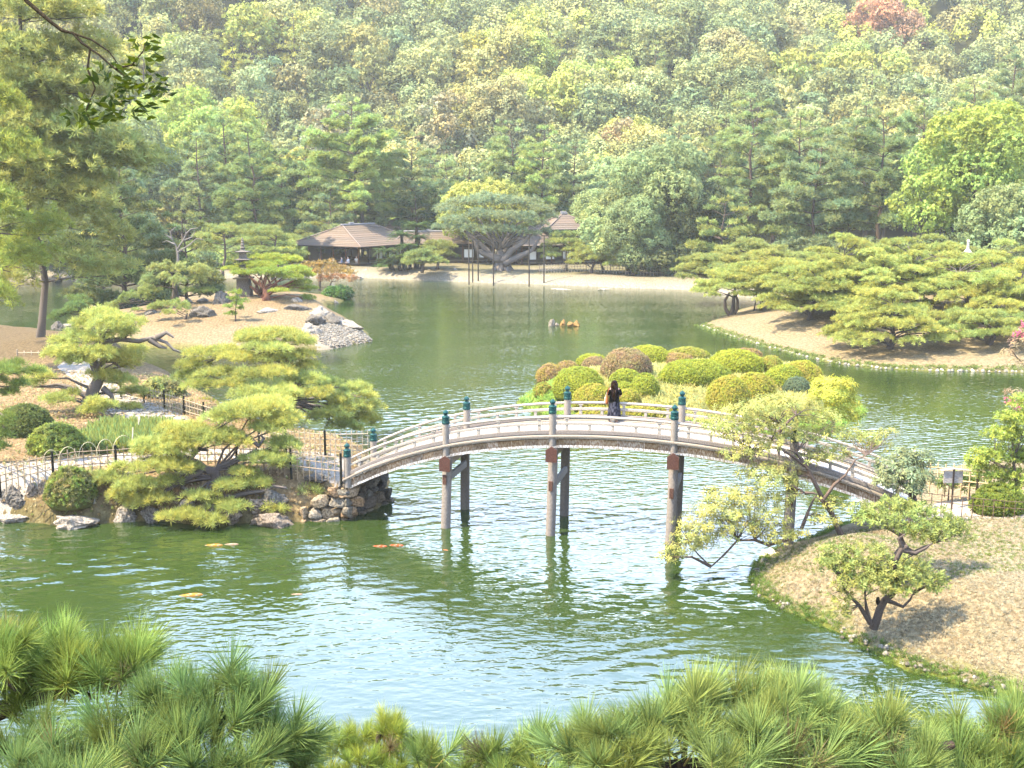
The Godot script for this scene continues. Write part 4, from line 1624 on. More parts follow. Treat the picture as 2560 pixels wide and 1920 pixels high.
# a hall: raised dark floor, posts, back wall, white paper screens between the posts
func hall(o: Node3D, at: Vector3, L: float, W: float, floor_y: float, eave: float, open_to: float, screens: Array) -> void:
	var b := MB.new()
	b.col = Color(0.05, 0.035, 0.027)
	b.box(at + Vector3(0, floor_y - 0.12, 0), Vector3(L + 1.4, 0.2, W + 1.4), Basis(), 0.02)
	part(o, "veranda", b.mesh(), M.plain_wood)
	b = MB.new()
	b.col = Color(0.3, 0.25, 0.15)
	b.box(at + Vector3(0, floor_y + 0.01, 0), Vector3(L - 0.1, 0.06, W - 0.1))
	part(o, "floor", b.mesh(), M.plain_wood)
	b = MB.new()
	b.col = Color(0.13, 0.115, 0.1)
	b.box(at + Vector3(0, (floor_y + eave) * 0.5, -W * 0.5 + 0.05), Vector3(L, eave - floor_y, 0.1))
	part(o, "wall", b.mesh(), M.plain_wood)
	b = MB.new()
	b.col = Color(0.045, 0.03, 0.024)
	b.box(at + Vector3(0, eave - 0.32, W * 0.5), Vector3(L, 0.22, 0.12))
	b.box(at + Vector3(0, eave - 0.32, -W * 0.5), Vector3(L, 0.22, 0.12))
	b.box(at + Vector3(L * 0.5, eave - 0.32, 0), Vector3(0.12, 0.22, W))
	b.box(at + Vector3(-L * 0.5, eave - 0.32, 0), Vector3(0.12, 0.22, W))
	part(o, "head_beam", b.mesh(), M.plain_wood)
	var nL := int(L / 1.9)
	var nW := int(W / 1.9)
	for i in nL + 1:
		for e in [-1.0, 1.0]:
			b = MB.new()
			b.col = Color(0.16, 0.075, 0.04) if i % 2 == 0 else Color(0.06, 0.04, 0.03)
			b.box(Vector3.ZERO, Vector3(0.14, eave, 0.14))
			part(o, "post", b.mesh(), M.plain_wood, Transform3D(Basis(), at + Vector3(lerpf(-L, L, float(i) / nL) * 0.5, eave * 0.5, e * W * 0.5)))
	for i in range(1, nW):
		for e in [-1.0, 1.0]:
			b = MB.new()
			b.col = Color(0.17, 0.075, 0.04)
			b.box(Vector3.ZERO, Vector3(0.14, eave, 0.14))
			part(o, "post", b.mesh(), M.plain_wood, Transform3D(Basis(), at + Vector3(e * L * 0.5, eave * 0.5, lerpf(-W, W, float(i) / nW) * 0.5)))
	# screens: [along, across, width, turned, colour]
	for s in screens:
		b = MB.new()
		b.col = Color(0.09, 0.055, 0.04)
		var hh := eave - floor_y - 0.75
		b.box(Vector3(0, 0, 0), Vector3(s[2], hh, 0.05), Basis(), 0.0)
		var bs := Basis(Vector3.UP, s[3])
		var sc := part(o, "sliding_screen", b.mesh(), M.plain_wood, Transform3D(bs, at + Vector3(s[0], floor_y + 0.04 + hh * 0.5, s[1])))
		b = MB.new()
		b.col = s[4]
		for f in [-1.0, 1.0]:
			b.box(Vector3(0, hh * 0.12, f * 0.03), Vector3(s[2] - 0.14, hh * 0.7, 0.012))
		part(sc, "paper", b.mesh(), M.paper)

# ---------------------------------------------------------------- the scene
func _ready() -> void:
	R.seed = 20240917
	var cam := Camera3D.new()
	cam.name = "camera"
	cam.position = Vector3(0, 11.5, 0)
	cam.rotation_degrees = Vector3(-9.8, 0, 0)
	cam.fov = 36.93
	cam.near = 0.1
	cam.far = 6000.0
	cam.current = true
	add_child(cam)
	var sky := ProceduralSkyMaterial.new()
	sky.sky_top_color = Color(0.54, 0.65, 0.82)
	sky.sky_horizon_color = Color(0.97, 0.95, 0.88)
	sky.sky_curve = 0.14
	sky.ground_bottom_color = Color(0.25, 0.25, 0.2)
	sky.ground_horizon_color = Color(0.6, 0.62, 0.6)
	sky.sky_energy_multiplier = 1.0
	var env := Environment.new()
	env.background_mode = Environment.BG_SKY
	env.sky = Sky.new()
	env.sky.sky_material = sky
	env.background_energy_multiplier = 1.75
	env.tonemap_mode = Environment.TONE_MAPPER_LINEAR
	env.tonemap_exposure = 6.6
	env.sdfgi_enabled = true
	env.ssao_enabled = true
	env.ssil_enabled = true
	env.fog_enabled = true
	env.fog_light_color = Color(0.96, 0.97, 0.95)
	env.fog_density = 0.00017
	var we := WorldEnvironment.new()
	we.name = "world_environment"
	we.environment = env
	add_child(we)
	var sun := DirectionalLight3D.new()
	sun.name = "sun"
	sun.light_color = Color(1.0, 0.945, 0.83)
	sun.light_energy = 1.6
	sun.light_angular_distance = 0.5
	sun.shadow_enabled = true
	add_child(sun)
	sun.look_at_from_position(Vector3(-0.62, 1.0, 0.17), Vector3.ZERO)
	make_materials()
	make_shapes()
	build_setting()
	var t0 := Time.get_ticks_msec()
	forest()
	treeline()
	tea_house()
	island()
	peninsula()
	shrubs()
	left_bank()
	right_bank()
	bridge()
	abutment()
	pond_things()
	woman("woman with long dark wavy hair, black top and long skirt at the bridge rail", Vector3(3.52, 3.28, -38.9), -0.12)
	foreground()

const PINE := Color(0.18, 0.205, 0.055)
const PINE_MID := Color(0.075, 0.1, 0.026)
const PINE_DARK := Color(0.045, 0.068, 0.022)

func forest() -> void:
	var kinds := [["grey-green", Color(0.147, 0.163, 0.0616)], ["pale olive", Color(0.204, 0.209, 0.0732)], ["yellow-green", Color(0.234, 0.245, 0.0515)], ["dark green", Color(0.105, 0.124, 0.0468)], ["dull brownish", Color(0.151, 0.133, 0.05)]]
	var z := 198.0
	var count := 0
	var row := 0
	var xs := []
	var cols := []
	while z < 560.0:
		var step := 8.6 + (z - 198.0) * 0.016
		var x := -0.475 * z - 6.0 + (row % 2) * step * 0.5
		while x < 0.475 * z + 6.0:
			var px := x + (R.randf() - 0.5) * step * 0.7
			var pz := -z - (R.randf() - 0.5) * 5.0
			var w := R.randf()
			noise.seed = 61
			noise.frequency = 0.018
			var nn := noise.get_noise_2d(px, pz * 1.4) * 0.9 + (R.randf() - 0.5) * 0.7
			var ki := 0
			if nn < -0.28:
				ki = 3
			elif nn < 0.02:
				ki = 0
			elif nn < 0.26:
				ki = 1
			else:
				ki = 2
			if R.randf() < 0.04:
				ki = 4
			var kd: Array = kinds[ki]
			var y := hill(px, pz)
			var h := 9.5 + 5.0 * R.randf()
			var rad := 4.3 + 2.3 * R.randf()
			if count < 292 and z < 318.0:
				var u := px / z
				var side: String = ["far left", "left", "left of centre", "right of centre", "right", "far right"][clampi(int((u + 0.48) * 6.25), 0, 5)]
				var level: String = ["foot", "lower part", "upper part", "top visible part"][clampi(int((z - 198.0) / 30.0), 0, 3)]
				var lab := "%s %s rounded tree on the %s of the forested hillside, %s" % ["big" if rad > 5.7 else ("small" if rad < 4.8 else "middling"), kd[0], level, side]
				if w < 0.16 and ki != 4:
					tall_pine("hill_pine", "%s pine among broad-leaved trees on the %s of the hillside, %s" % [kd[0], level, side], "pines on the wooded hillside", Vector3(px, y, pz), h + 2.0, 4.0, (kd[1] as Color).lerp(Color(0.234, 0.255, 0.0439), 0.4), 0.2, 0.6, 0.9)
				else:
					broad_tree("broadleaf_tree", lab, "broad-leaved trees on the wooded hillside", Vector3(px, y, pz), h, rad, vary(kd[1], 0.15, 0.1), 1.2, 0.8, 0.1, true, "tree", "far_leaf")
				count += 1
			else:
				for i in 44:
					var d := dome()
					xs.append(Transform3D(aim(d, 1.4 + 0.6 * R.randf()), Vector3(px, y + h * 0.5, pz) + d * Vector3(rad, h * 0.5, rad)))
					cols.append(vary(kd[1], 0.15, 0.08))
			x += step
		z += 7.4 + (z - 198.0) * 0.02
		row += 1
	var m := scatter(self, "far_forest", G.far_clump[0], M.far_leaf, xs, cols)
	tag(m, "far woodland covering the top of the hill above the separate trees", "forest", "", "stuff")
	# the few that stand out
	var f := [[Vector3(92.18, 53.88, -300), "russet brown broad-leaved tree high on the right of the hillside", Color(0.26, 0.125, 0.065), 7.5], [Vector3(97.97, 50.88, -296), "smaller reddish tree beside the russet one high on the right hillside", Color(0.24, 0.125, 0.065), 5.0], [Vector3(47.26, 41.65, -262), "pinkish brown tree on the hillside above the big grey-green tree", Color(0.18, 0.17, 0.075), 5.5], [Vector3(19.37, 21.54, -215), "reddish brown small tree low on the hillside between two pines", Color(0.2, 0.155, 0.075), 3.2], [Vector3(-1.87, 28.69, -228), "rust-tinged broad tree in the middle of the lower hillside", Color(0.175, 0.175, 0.075), 6.0], [Vector3(-12.89, 25.89, -225), "pale tan broad tree on the lower hillside above the tea house", Color(0.2, 0.175, 0.085), 5.5], [Vector3(-32.99, 23.03, -212), "pale grey-brown bushy tree standing between two tall pines", Color(0.19, 0.18, 0.1), 5.0]]
	for q in f:
		var p: Vector3 = q[0]
		var gy := hill(p.x, p.z)
		broad_tree("autumn_tree", q[1], "", Vector3(p.x, minf(gy, p.y - 8.0), p.z), maxf(p.y - gy, 8.0) + q[3] * 0.5, q[3], q[2], 1.1, 1.0, 0.15, true, "tree", "far_leaf")

func tp(label: String, top: Vector3, rad: float, col: Color, bare := 0.2, dens := 1.0, tl := 0.55, name_ := "tall_pine", ground := 1.1) -> void:
	var gy := maxf(ground, hill(top.x, top.z)) if top.z < -195.0 else ground
	tall_pine(name_, label, "tall pines behind the garden", Vector3(top.x, gy, top.z), top.y - gy, rad, col, bare, dens, tl, Vector2((R.randf() - 0.5) * 1.6, 0))

func bt(label: String, top: Vector3, rad: float, col: Color, cs := 0.6, low := 0.15, dens := 1.0, name_ := "broadleaf_garden_tree") -> void:
	var gy := maxf(1.0, hill(top.x, top.z)) if top.z < -195.0 else 1.0
	broad_tree(name_, label, "trees behind the garden", Vector3(top.x, gy, top.z), top.y - gy, rad, col, cs, dens, low)

func treeline() -> void:
	var a := Color(0.176, 0.217, 0.0701)
	var b := Color(0.148, 0.185, 0.074)
	var c := Color(0.208, 0.259, 0.066)
	# left of the tea house
	bt("bright yellow-green broad tree at the hill foot, left of the tall pines", Vector3(-54.14, 27.07, -192), 8.5, Color(0.259, 0.31, 0.0614), 0.8)
	bt("yellow-green lower tree beside the bright one at the hill foot", Vector3(-45.37, 24.96, -188), 6.5, Color(0.239, 0.29, 0.066), 0.8)
	bt("bluish green tree in the gap behind the leafy hanging branch", Vector3(-58.73, 21.05, -182), 6.5, Color(0.14, 0.175, 0.07), 0.7)
	tp("slender pine at the left end of the far tree line", Vector3(-44.55, 18.89, -165), 5.0, b)
	tp("tall light green pine, second from the left in the far tree line", Vector3(-42.37, 22.7, -172), 6.0, a)
	tp("crisp dark layered pine standing forward in the left tree line", Vector3(-32.91, 19.19, -150), 5.6, Color(0.14, 0.175, 0.0526), 0.12, 1.25, 0.5)
	tp("dark full pine left of the tea house roof", Vector3(-33.53, 16.74, -172), 5.2, PINE_DARK, 0.15, 1.2, 0.5)
	tp("broad light pine with wide flat branches above the tea house", Vector3(-22.04, 23.62, -165), 8.6, c, 0.28, 1.1)
	tp("tall pine between the crisp dark pine and the broad light one", Vector3(-29.62, 20.19, -172), 5.6, a)
	tp("short pine crowding behind the tea house ridge", Vector3(-18.76, 15.21, -172), 5.0, b, 0.1)
	tp("grey-green pine right of the broad light pine", Vector3(-14.59, 19.11, -170), 5.8, Color(0.157, 0.196, 0.0784))
	tp("dark pine behind the cycads and the corridor roof", Vector3(-13.15, 12.17, -165), 4.8, PINE_DARK, 0.1, 1.2)
	tp("shaded low pine directly behind the main tea house roof", Vector3(-25.44, 11.84, -160), 4.4, b, 0.08, 1.1)
	tp("pine filling the gap right of the grey-green pine", Vector3(-10.49, 16.32, -176), 5.2, a)
	# middle
	bt("golden yellow-green tree behind the old propped pine", Vector3(-3.51, 11.65, -158), 6.0, Color(0.253, 0.263, 0.0598), 0.55)
	tp("tall light pine in the middle of the far tree line", Vector3(-0.07, 21.2, -176), 6.4, a, 0.15)
	tp("twin of the middle pine with a forked top", Vector3(4.33, 20.32, -172), 5.6, c, 0.15)
	tp("dark pine above the right wing of the tea house", Vector3(9.11, 18.13, -170), 5.6, b, 0.12, 1.1)
	tp("bluish pine behind the right wing roof", Vector3(-6.83, 15.38, -180), 4.6, Color(0.132, 0.165, 0.066), 0.15)
	bt("round green tree between the right wing and the big grey-green tree", Vector3(13.34, 11.02, -160), 5.0, Color(0.166, 0.207, 0.0767), 0.6)
	bt("soft light green tree behind the round green tree", Vector3(16.81, 15.34, -178), 6.0, Color(0.198, 0.248, 0.0988), 0.7)
	bt("big grey-green evergreen with a feathery domed crown", Vector3(17.87, 16.05, -142), 7.0, Color(0.166, 0.207, 0.0828), 0.5, 0.02, 1.15)
	bt("pale grey-green bush at the foot of the right wing", Vector3(11.1, 7.67, -140), 3.0, Color(0.208, 0.259, 0.104), 0.42, 0.02)
	bt("dark evergreen pressed against the big grey-green tree", Vector3(22.55, 11.52, -140), 4.4, Color(0.0661, 0.0826, 0.033), 0.5, 0.02, 1.1)
	bt("lower leafy skirt tree right of the big grey-green one", Vector3(14.48, 9.91, -137), 3.8, Color(0.166, 0.207, 0.0828), 0.45, 0.02)
	# right
	tp("first tall pine of the right grove, with a pointed top", Vector3(31.29, 23.36, -152), 6.4, a, 0.16, 1.1)
	tp("pine with a hanging low branch at the front of the right grove", Vector3(23.8, 10.49, -132), 4.2, PINE, 0.1, 1.1, 0.45)
	tp("second tall pine of the right grove", Vector3(35.94, 20.96, -148), 6.2, a, 0.2, 1.1)
	tp("third pine of the right grove with a straight visible stem", Vector3(34.63, 16.72, -134), 5.6, b, 0.24, 1.15, 0.5)
	tp("fourth pine of the right grove, darker and wide", Vector3(41.97, 20, -146), 6.0, b, 0.25)
	tp("fifth pine of the right grove with a thick bare stem", Vector3(44.08, 20.17, -138), 6.6, Color(0.135, 0.169, 0.057), 0.3, 1.1, 0.5)
	tp("pine rising behind the bright camphor-like tree", Vector3(55.95, 24.47, -160), 6.5, a, 0.2)
	tp("tall pine near the right edge, behind the bright tree", Vector3(66.31, 26.9, -170), 7.0, a, 0.2)
	tp("topmost pine at the right edge of the view", Vector3(77.39, 32.79, -182), 8.0, b, 0.2)
	tp("pine behind the first and second of the right grove", Vector3(40.12, 21.86, -178), 6.0, b, 0.15)
	tp("pine at the back between the fourth and fifth of the right grove", Vector3(55.19, 24.53, -182), 6.0, a, 0.15)
	tp("slim pine left of the right grove, against the hill", Vector3(28.04, 22.01, -196), 5.0, Color(0.157, 0.196, 0.0784), 0.15, 0.9)
	tp("light pine on the hill foot above the big grey-green tree", Vector3(35.64, 23.52, -200), 5.5, a, 0.15, 0.9)
	bt("bright yellow-green rounded tree at the right edge of the grove", Vector3(48.77, 19.25, -122), 6.6, Color(0.2, 0.25, 0.05), 0.6, 0.3, 1.15)
	bt("bright yellow-green lower lobe tree left of the tallest bright one", Vector3(43.31, 12.84, -121), 3.6, Color(0.2, 0.25, 0.05), 0.55, 0.35)
	bt("grey-green broad tree at the right edge below the bright tree", Vector3(49.26, 11.61, -112), 5.4, Color(0.157, 0.196, 0.0784), 0.5, 0.05)
	# the shaded undergrowth and clipped pines behind them
	var i := 0
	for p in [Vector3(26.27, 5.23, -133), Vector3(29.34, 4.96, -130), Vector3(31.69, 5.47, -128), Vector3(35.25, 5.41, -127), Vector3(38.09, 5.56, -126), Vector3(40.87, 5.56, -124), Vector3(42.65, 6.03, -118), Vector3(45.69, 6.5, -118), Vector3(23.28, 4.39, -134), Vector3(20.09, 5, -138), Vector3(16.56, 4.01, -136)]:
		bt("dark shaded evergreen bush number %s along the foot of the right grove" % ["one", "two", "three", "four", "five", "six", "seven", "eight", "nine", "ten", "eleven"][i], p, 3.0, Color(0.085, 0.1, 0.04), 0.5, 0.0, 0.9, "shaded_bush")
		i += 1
	i = 0
	for p in [Vector3(-39.46, 2.04, -150), Vector3(-36.62, 2.6, -156), Vector3(-32.67, 2.04, -158), Vector3(-30.93, 3.68, -166), Vector3(-28.02, 4.64, -175), Vector3(-37.56, 3.39, -172), Vector3(-42.08, 3.05, -168), Vector3(-21.97, 5.87, -180), Vector3(-17.84, 6.88, -182), Vector3(-11.64, 6.69, -176), Vector3(-39.59, 3.51, -140)]:
		bt("low green garden bush beneath the left tree line, %s counted from the left front" % ["first", "second", "third", "fourth", "fifth", "sixth", "seventh", "eighth", "ninth", "tenth", "eleventh"][i], p, 3.4, [Color(0.208, 0.259, 0.066), Color(0.14, 0.175, 0.066), Color(0.27, 0.31, 0.066)][i % 3], 0.5, 0.0, 0.9, "garden_bush")
		i += 1
	# the juniper thicket behind the left island and the trees over the left water
	tall_pine("juniper", "large olive-green juniper with rising feathery sprays left of the island", "", Vector3(-35.0, 0.9, -104.0), 13.0, 6.2, Color(0.11, 0.129, 0.0438), 0.0, 1.5, 0.5)
	tall_pine("juniper", "smaller olive juniper leaning out beside the large one", "", Vector3(-30.0, 0.9, -106.0), 8.5, 4.4, Color(0.11, 0.129, 0.0438), 0.0, 1.5, 0.45)
	bt("yellowish bush at the water's edge behind the left trunk", Vector3(-43.41, 6.72, -122), 2.8, Color(0.27, 0.269, 0.066), 0.4, 0.0)
	for q in [[Vector3(-51.47, 7.28, -135), 4.6, Color(0.0992, 0.124, 0.0496), "dark tree on the far left shore behind the tall trunk"], [Vector3(-57.37, 9.9, -138), 5.4, Color(0.11, 0.137, 0.0548), "dark tree at the far left shore near the edge of the view"], [Vector3(-46.03, 9.39, -136), 4.8, Color(0.124, 0.154, 0.0614), "green tree on the far left shore beside the juniper"], [Vector3(-64.31, 15.61, -150), 7.0, Color(0.148, 0.185, 0.066), "tall leafy tree behind the left pines"], [Vector3(-57.02, 17.66, -158), 6.5, Color(0.157, 0.196, 0.0767), "tall green tree behind the hanging branch"]]:
		bt(q[3], q[0], q[1], q[2], 0.55, 0.0)
	# tall pines on the left bank, close by
	var tl := [Vector3(-30.03, 1.59, -72.5), Vector3(-29.74, 3.13, -72.5), Vector3(-29.4, 5.48, -72.5), Vector3(-29.65, 7.8, -72.5), Vector3(-30.06, 9.38, -72.5), Vector3(-30.38, 12.08, -72.5), Vector3(-29.78, 15.72, -72.5), Vector3(-29.91, 19.84, -72.5), Vector3(-29.73, 24.15, -72.5)]
	var pads := [[Vector3(-29.15, 21.67, -72), 3.19, 1.3], [Vector3(-30, 19.4, -71), 3.43, 1.43], [Vector3(-27.15, 19.63, -73), 3.53, 1.18], [Vector3(-29.17, 17.34, -72), 4.35, 1.45], [Vector3(-26.53, 17.22, -74), 3.28, 1.19], [Vector3(-29.89, 15.04, -70), 3.66, 1.55], [Vector3(-27.1, 14.58, -72), 4.35, 1.59], [Vector3(-24.69, 13.08, -73), 3.23, 1.03], [Vector3(-28.52, 12.89, -71), 4.57, 1.71], [Vector3(-29.96, 12.05, -69), 3.33, 1.67], [Vector3(-27.47, 11.51, -74), 2.68, 1.49], [Vector3(-29.1, 10.69, -70), 3.66, 1.69], [Vector3(-27.23, 9.5, -73), 2.35, 1.76], [Vector3(-29.97, 8.25, -69), 2.22, 1.67], [Vector3(-27.22, 7.02, -71), 2.14, 1.57], [Vector3(-25.78, 6.09, -72), 2.46, 1.3], [Vector3(-29.44, 5.85, -68), 1.64, 1.09], [Vector3(-25.63, 8.01, -74), 1.79, 1.79], [Vector3(-23.27, 12.79, -73), 1.76, 0.82], [Vector3(-23.7, 13.72, -71), 2, 0.86], [Vector3(-28.42, 13.5, -73), 3.53, 1.47], [Vector3(-30.21, 18.34, -74), 2.68, 1.49], [Vector3(-29.48, 16.91, -70), 2.54, 1.41], [Vector3(-28.92, 16.09, -74), 2.98, 1.49], [Vector3(-25.49, 10.69, -70), 1.97, 1.13], [Vector3(-29.41, 23.7, -73), 3.53, 1.47], [Vector3(-26.64, 21.67, -72), 2.32, 1.16]]
	pine("left_pine", "tall pine with a bare pale grey trunk on the left bank", "", tl, 0.25, pads, "tuft_mid", 0.46, 0.4, Color(0.2, 0.21, 0.055), Color(0.13, 0.11, 0.095))
	pine("left_pine", "shaded pine at the left edge whose boughs hang beside the pale trunk", "", [Vector3(-29.25, 1.87, -60), Vector3(-28.61, 6.75, -60), Vector3(-27.66, 12.68, -60), Vector3(-27.43, 18.41, -60)], 0.3, [[Vector3(-25.96, 13.14, -60), 2.17, 1.21], [Vector3(-26.94, 15.52, -61), 2.21, 1.23], [Vector3(-25.77, 9.89, -59), 1.9, 1.43], [Vector3(-25.17, 7.72, -60), 1.69, 1.21], [Vector3(-27, 5.79, -60), 1.45, 1.21], [Vector3(-24.51, 9.11, -61), 1.47, 1.23], [Vector3(-27, 7.59, -62), 1.5, 1.5]], "tuft_mid", 0.3, 0.2, Color(0.182, 0.212, 0.0387))
	airy_tree("hanging_branch", "thin dark branch with broad glossy leaves hanging in at the upper left", [Vector3(-3.7, 12.97, -9), Vector3(-3.64, 12.86, -9), Vector3(-3.54, 12.77, -9), Vector3(-3.47, 12.71, -9), Vector3(-3.39, 12.65, -9), Vector3(-3.31, 12.63, -9), Vector3(-3.25, 12.56, -9), Vector3(-3.19, 12.52, -9)], [[Vector3(-3.25, 12.56, -9), Vector3(-3.12, 12.47, -9), Vector3(-3.01, 12.37, -9), Vector3(-2.87, 12.26, -9), Vector3(-2.77, 12.23, -9)], [Vector3(-3.19, 12.52, -9), Vector3(-3.22, 12.37, -9), Vector3(-3.17, 12.23, -9), Vector3(-3.25, 12.06, -9), Vector3(-3.22, 11.98, -9)], [Vector3(-3.31, 12.63, -9), Vector3(-3.17, 12.58, -9), Vector3(-3.05, 12.5, -9), Vector3(-2.96, 12.37, -9)], [Vector3(-3.01, 12.37, -9), Vector3(-2.88, 12.4, -9), Vector3(-2.79, 12.5, -9), Vector3(-2.75, 12.59, -9)]], [], "sprig", 0.06, 0.1, PINE, PINE, 0.018, "branch", Color(0.0498, 0.0364, 0.0219))
	var hb := get_child(get_child_count() - 1)
	var lf := []
	for k in 3:
		var m := MB.new()
		m.col = Color(0.022 + 0.016 * k, 0.032 + 0.018 * k, 0.007)
		leaf_face(m, Vector3.ZERO, Vector3.UP, Vector3(0.2, 0, 1), 0.085, 0.034)
		lf.append(m.mesh())
	var nl := 0
	for s in [[Vector3(-2.78, 12.55, -9), 0.08, 0.1], [Vector3(-2.76, 12.43, -9), 0.09, 0.11], [Vector3(-2.83, 12.32, -9), 0.12, 0.09], [Vector3(-2.73, 12.23, -9), 0.09, 0.08], [Vector3(-2.94, 12.23, -9), 0.14, 0.09], [Vector3(-2.84, 12.14, -9), 0.14, 0.09], [Vector3(-2.98, 12.11, -9), 0.15, 0.09], [Vector3(-3.07, 12.21, -9), 0.11, 0.11], [Vector3(-3.15, 12.06, -9), 0.13, 0.09], [Vector3(-3.24, 12, -9), 0.09, 0.06], [Vector3(-3.31, 12.02, -9), 0.08, 0.05], [Vector3(-2.88, 12.06, -9), 0.11, 0.07], [Vector3(-3.04, 12.33, -9), 0.11, 0.09]]:
		for j in 20:
			var d := Vector3(R.randf() * 2 - 1, R.randf() * 2 - 1, R.randf() * 2 - 1)
			var at: Vector3 = s[0] + d * Vector3(s[1], s[2], 0.12)
			piece(hb, "leaf", nl, lf[int(R.randf() * 2.99)], M.leaf, Transform3D(aim(Vector3(d.x + 0.4, R.randf() * 1.2 - 0.5, R.randf() - 0.5), 0.8 + 0.5 * R.randf()), at - hb.position))
			nl += 1

func tea_house() -> void:
	var ytaw := 1.013
	var shoji := Color(0.62, 0.62, 0.58)
	var o := thing("tea_house", "brown shingled tea house with open verandas on the far shore", "tea house", Vector3(-21.0, 0, -158.4), "", ytaw)
	hall(o, Vector3.ZERO, 10.6, 8.6, 1.35, 3.62, 0.0, [[-0.6, 4.0, 1.2, 0.0, shoji], [1.6, 4.05, 1.1, 0.0, shoji], [3.8, 4.05, 1.2, 0.0, shoji], [0.5, -1.0, 1.8, 0.0, Color(0.12, 0.1, 0.08)], [1.5, 1.0, 2.2, PI / 2, Color(0.3, 0.28, 0.24)], [1.5, -2.2, 2.2, PI / 2, Color(0.25, 0.2, 0.16)]])
	roof_part(o, Vector3(0, 3.62, 0), 14.4, 12.6, 6.6, 2.55, 11)
	roof_part(o, Vector3(11.5, 3.9, -2.2), 10.0, 10.0, 0.5, 2.9, 9, false)
	for p in [Vector3(-4.6, 2.75, 4.9), Vector3(1.6, 2.75, 4.9)]:
		var b := MB.new()
		b.col = Color(0.6, 0.5, 0.2)
		b.lathe(Vector3.ZERO, [[0.06, -0.24], [0.17, -0.18], [0.2, 0.0], [0.17, 0.18], [0.06, 0.24]], 12)
		var xf: Vector3 = o.transform * p
		var l := part(self, "paper_lantern", b.mesh(), M.paper, Transform3D(Basis(), xf))
		tag(l, "yellow paper lantern hanging under the eave %s" % ("by the veranda corner" if p.x < 0 else "beside the white paper screens"), "lantern", "hanging paper lanterns")
		b = MB.new()
		b.col = Color(0.05, 0.04, 0.03)
		b.tube([Vector3(0, 0.24, 0), Vector3(0, 0.6, 0)], [0.012, 0.012], 5)
		part(l, "cord", b.mesh(), M.painted)
	var k := 0
	for p in [[Vector3(-23.58, 1.76, -151.5), Color(0.55, 0.55, 0.55), "visitor in a pale shirt seated leftmost on the veranda"], [Vector3(-22.51, 1.7, -152.5), Color(0.2, 0.22, 0.28), "visitor in dark clothes seated second on the veranda"], [Vector3(-21.58, 1.73, -152), Color(0.5, 0.52, 0.58), "visitor in a light blue-grey shirt seated third on the veranda"], [Vector3(-20.62, 1.67, -153), Color(0.6, 0.58, 0.52), "visitor in a cream shirt seated near the front post"]]:
		var q: Vector3 = p[0]
		q.y = 1.40
		sitter(p[2], q, 0.6 + k * 0.9, p[1])
		k += 1
	o = thing("connecting_wing", "low shingled corridor wing between the two halls of the tea house", "building", Vector3(-9.0, 0, -160.5), "", 0.04)
	hall(o, Vector3.ZERO, 13.0, 4.2, 1.3, 3.6, 0.0, [[3.0, 2.0, 1.4, 0.0, shoji], [4.8, 2.0, 1.4, 0.0, shoji]])
	roof_part(o, Vector3(0, 3.62, 0), 15.0, 6.4, 11.5, 1.5, 7)
	o = thing("tea_house_wing", "right hall of the tea house with a small pyramid roof rising over a lower roof", "building", Vector3(5.2, 0, -158.5), "", 0.32)
	hall(o, Vector3.ZERO, 10.5, 7.0, 1.3, 3.55, 0.0, [[-3.6, 3.3, 1.3, 0.0, shoji], [-1.2, 3.3, 1.3, 0.0, shoji], [1.2, 3.3, 1.2, 0.0, shoji]])
	roof_part(o, Vector3(0, 3.6, 0), 13.0, 9.6, 6.5, 2.2, 9, false)
	var ub := MB.new()
	ub.col = Color(0.06, 0.045, 0.035)
	ub.box(Vector3(2.2, 5.2, -0.4), Vector3(4.6, 1.0, 4.4))
	part(o, "upper_wall", ub.mesh(), M.plain_wood)
	roof_part(o, Vector3(2.2, 5.62, -0.4), 7.8, 7.2, 0.5, 1.95, 7)
	# the old propped pine
	var trunk := [Vector3(-1.21, 0.54, -143), Vector3(-1.15, 1.62, -143), Vector3(-1.26, 2.71, -143), Vector3(-1.6, 3.62, -143)]
	var old := pine("old_pine", "huge old pine with gnarled spreading trunk held by props before the tea house", "", trunk, 1.0, [[Vector3(-8.03, 8.44, -143), 1.89, 0.76], [Vector3(-6.07, 9.27, -144), 2.14, 0.89], [Vector3(-3.44, 9.74, -142), 2.34, 0.88], [Vector3(-0.91, 9.39, -143), 2.36, 0.89], [Vector3(1.37, 9.27, -144), 2.28, 0.89], [Vector3(3.36, 8.61, -143), 1.79, 0.76], [Vector3(-6.8, 7.2, -141), 1.95, 0.75], [Vector3(-4.24, 7.95, -140), 2.22, 0.87], [Vector3(-1.45, 7.67, -140), 2.31, 0.87], [Vector3(1.35, 7.54, -141), 2.14, 0.87], [Vector3(3.37, 6.74, -143), 1.51, 0.63], [Vector3(-8.33, 6.35, -143), 1.42, 0.57], [Vector3(-5.37, 6.29, -140), 1.85, 0.68], [Vector3(-2.55, 6.16, -139), 1.93, 0.68], [Vector3(0.22, 6.01, -140), 1.76, 0.68], [Vector3(2.5, 5.48, -142), 1.41, 0.57], [Vector3(4.79, 7.59, -143), 1.13, 0.57], [Vector3(4.26, 5.86, -144), 0.95, 0.45]], "tuft_mid", 0.44, 0.38, Color(0.15, 0.18, 0.085), Color(0.17, 0.15, 0.135), 1.0)
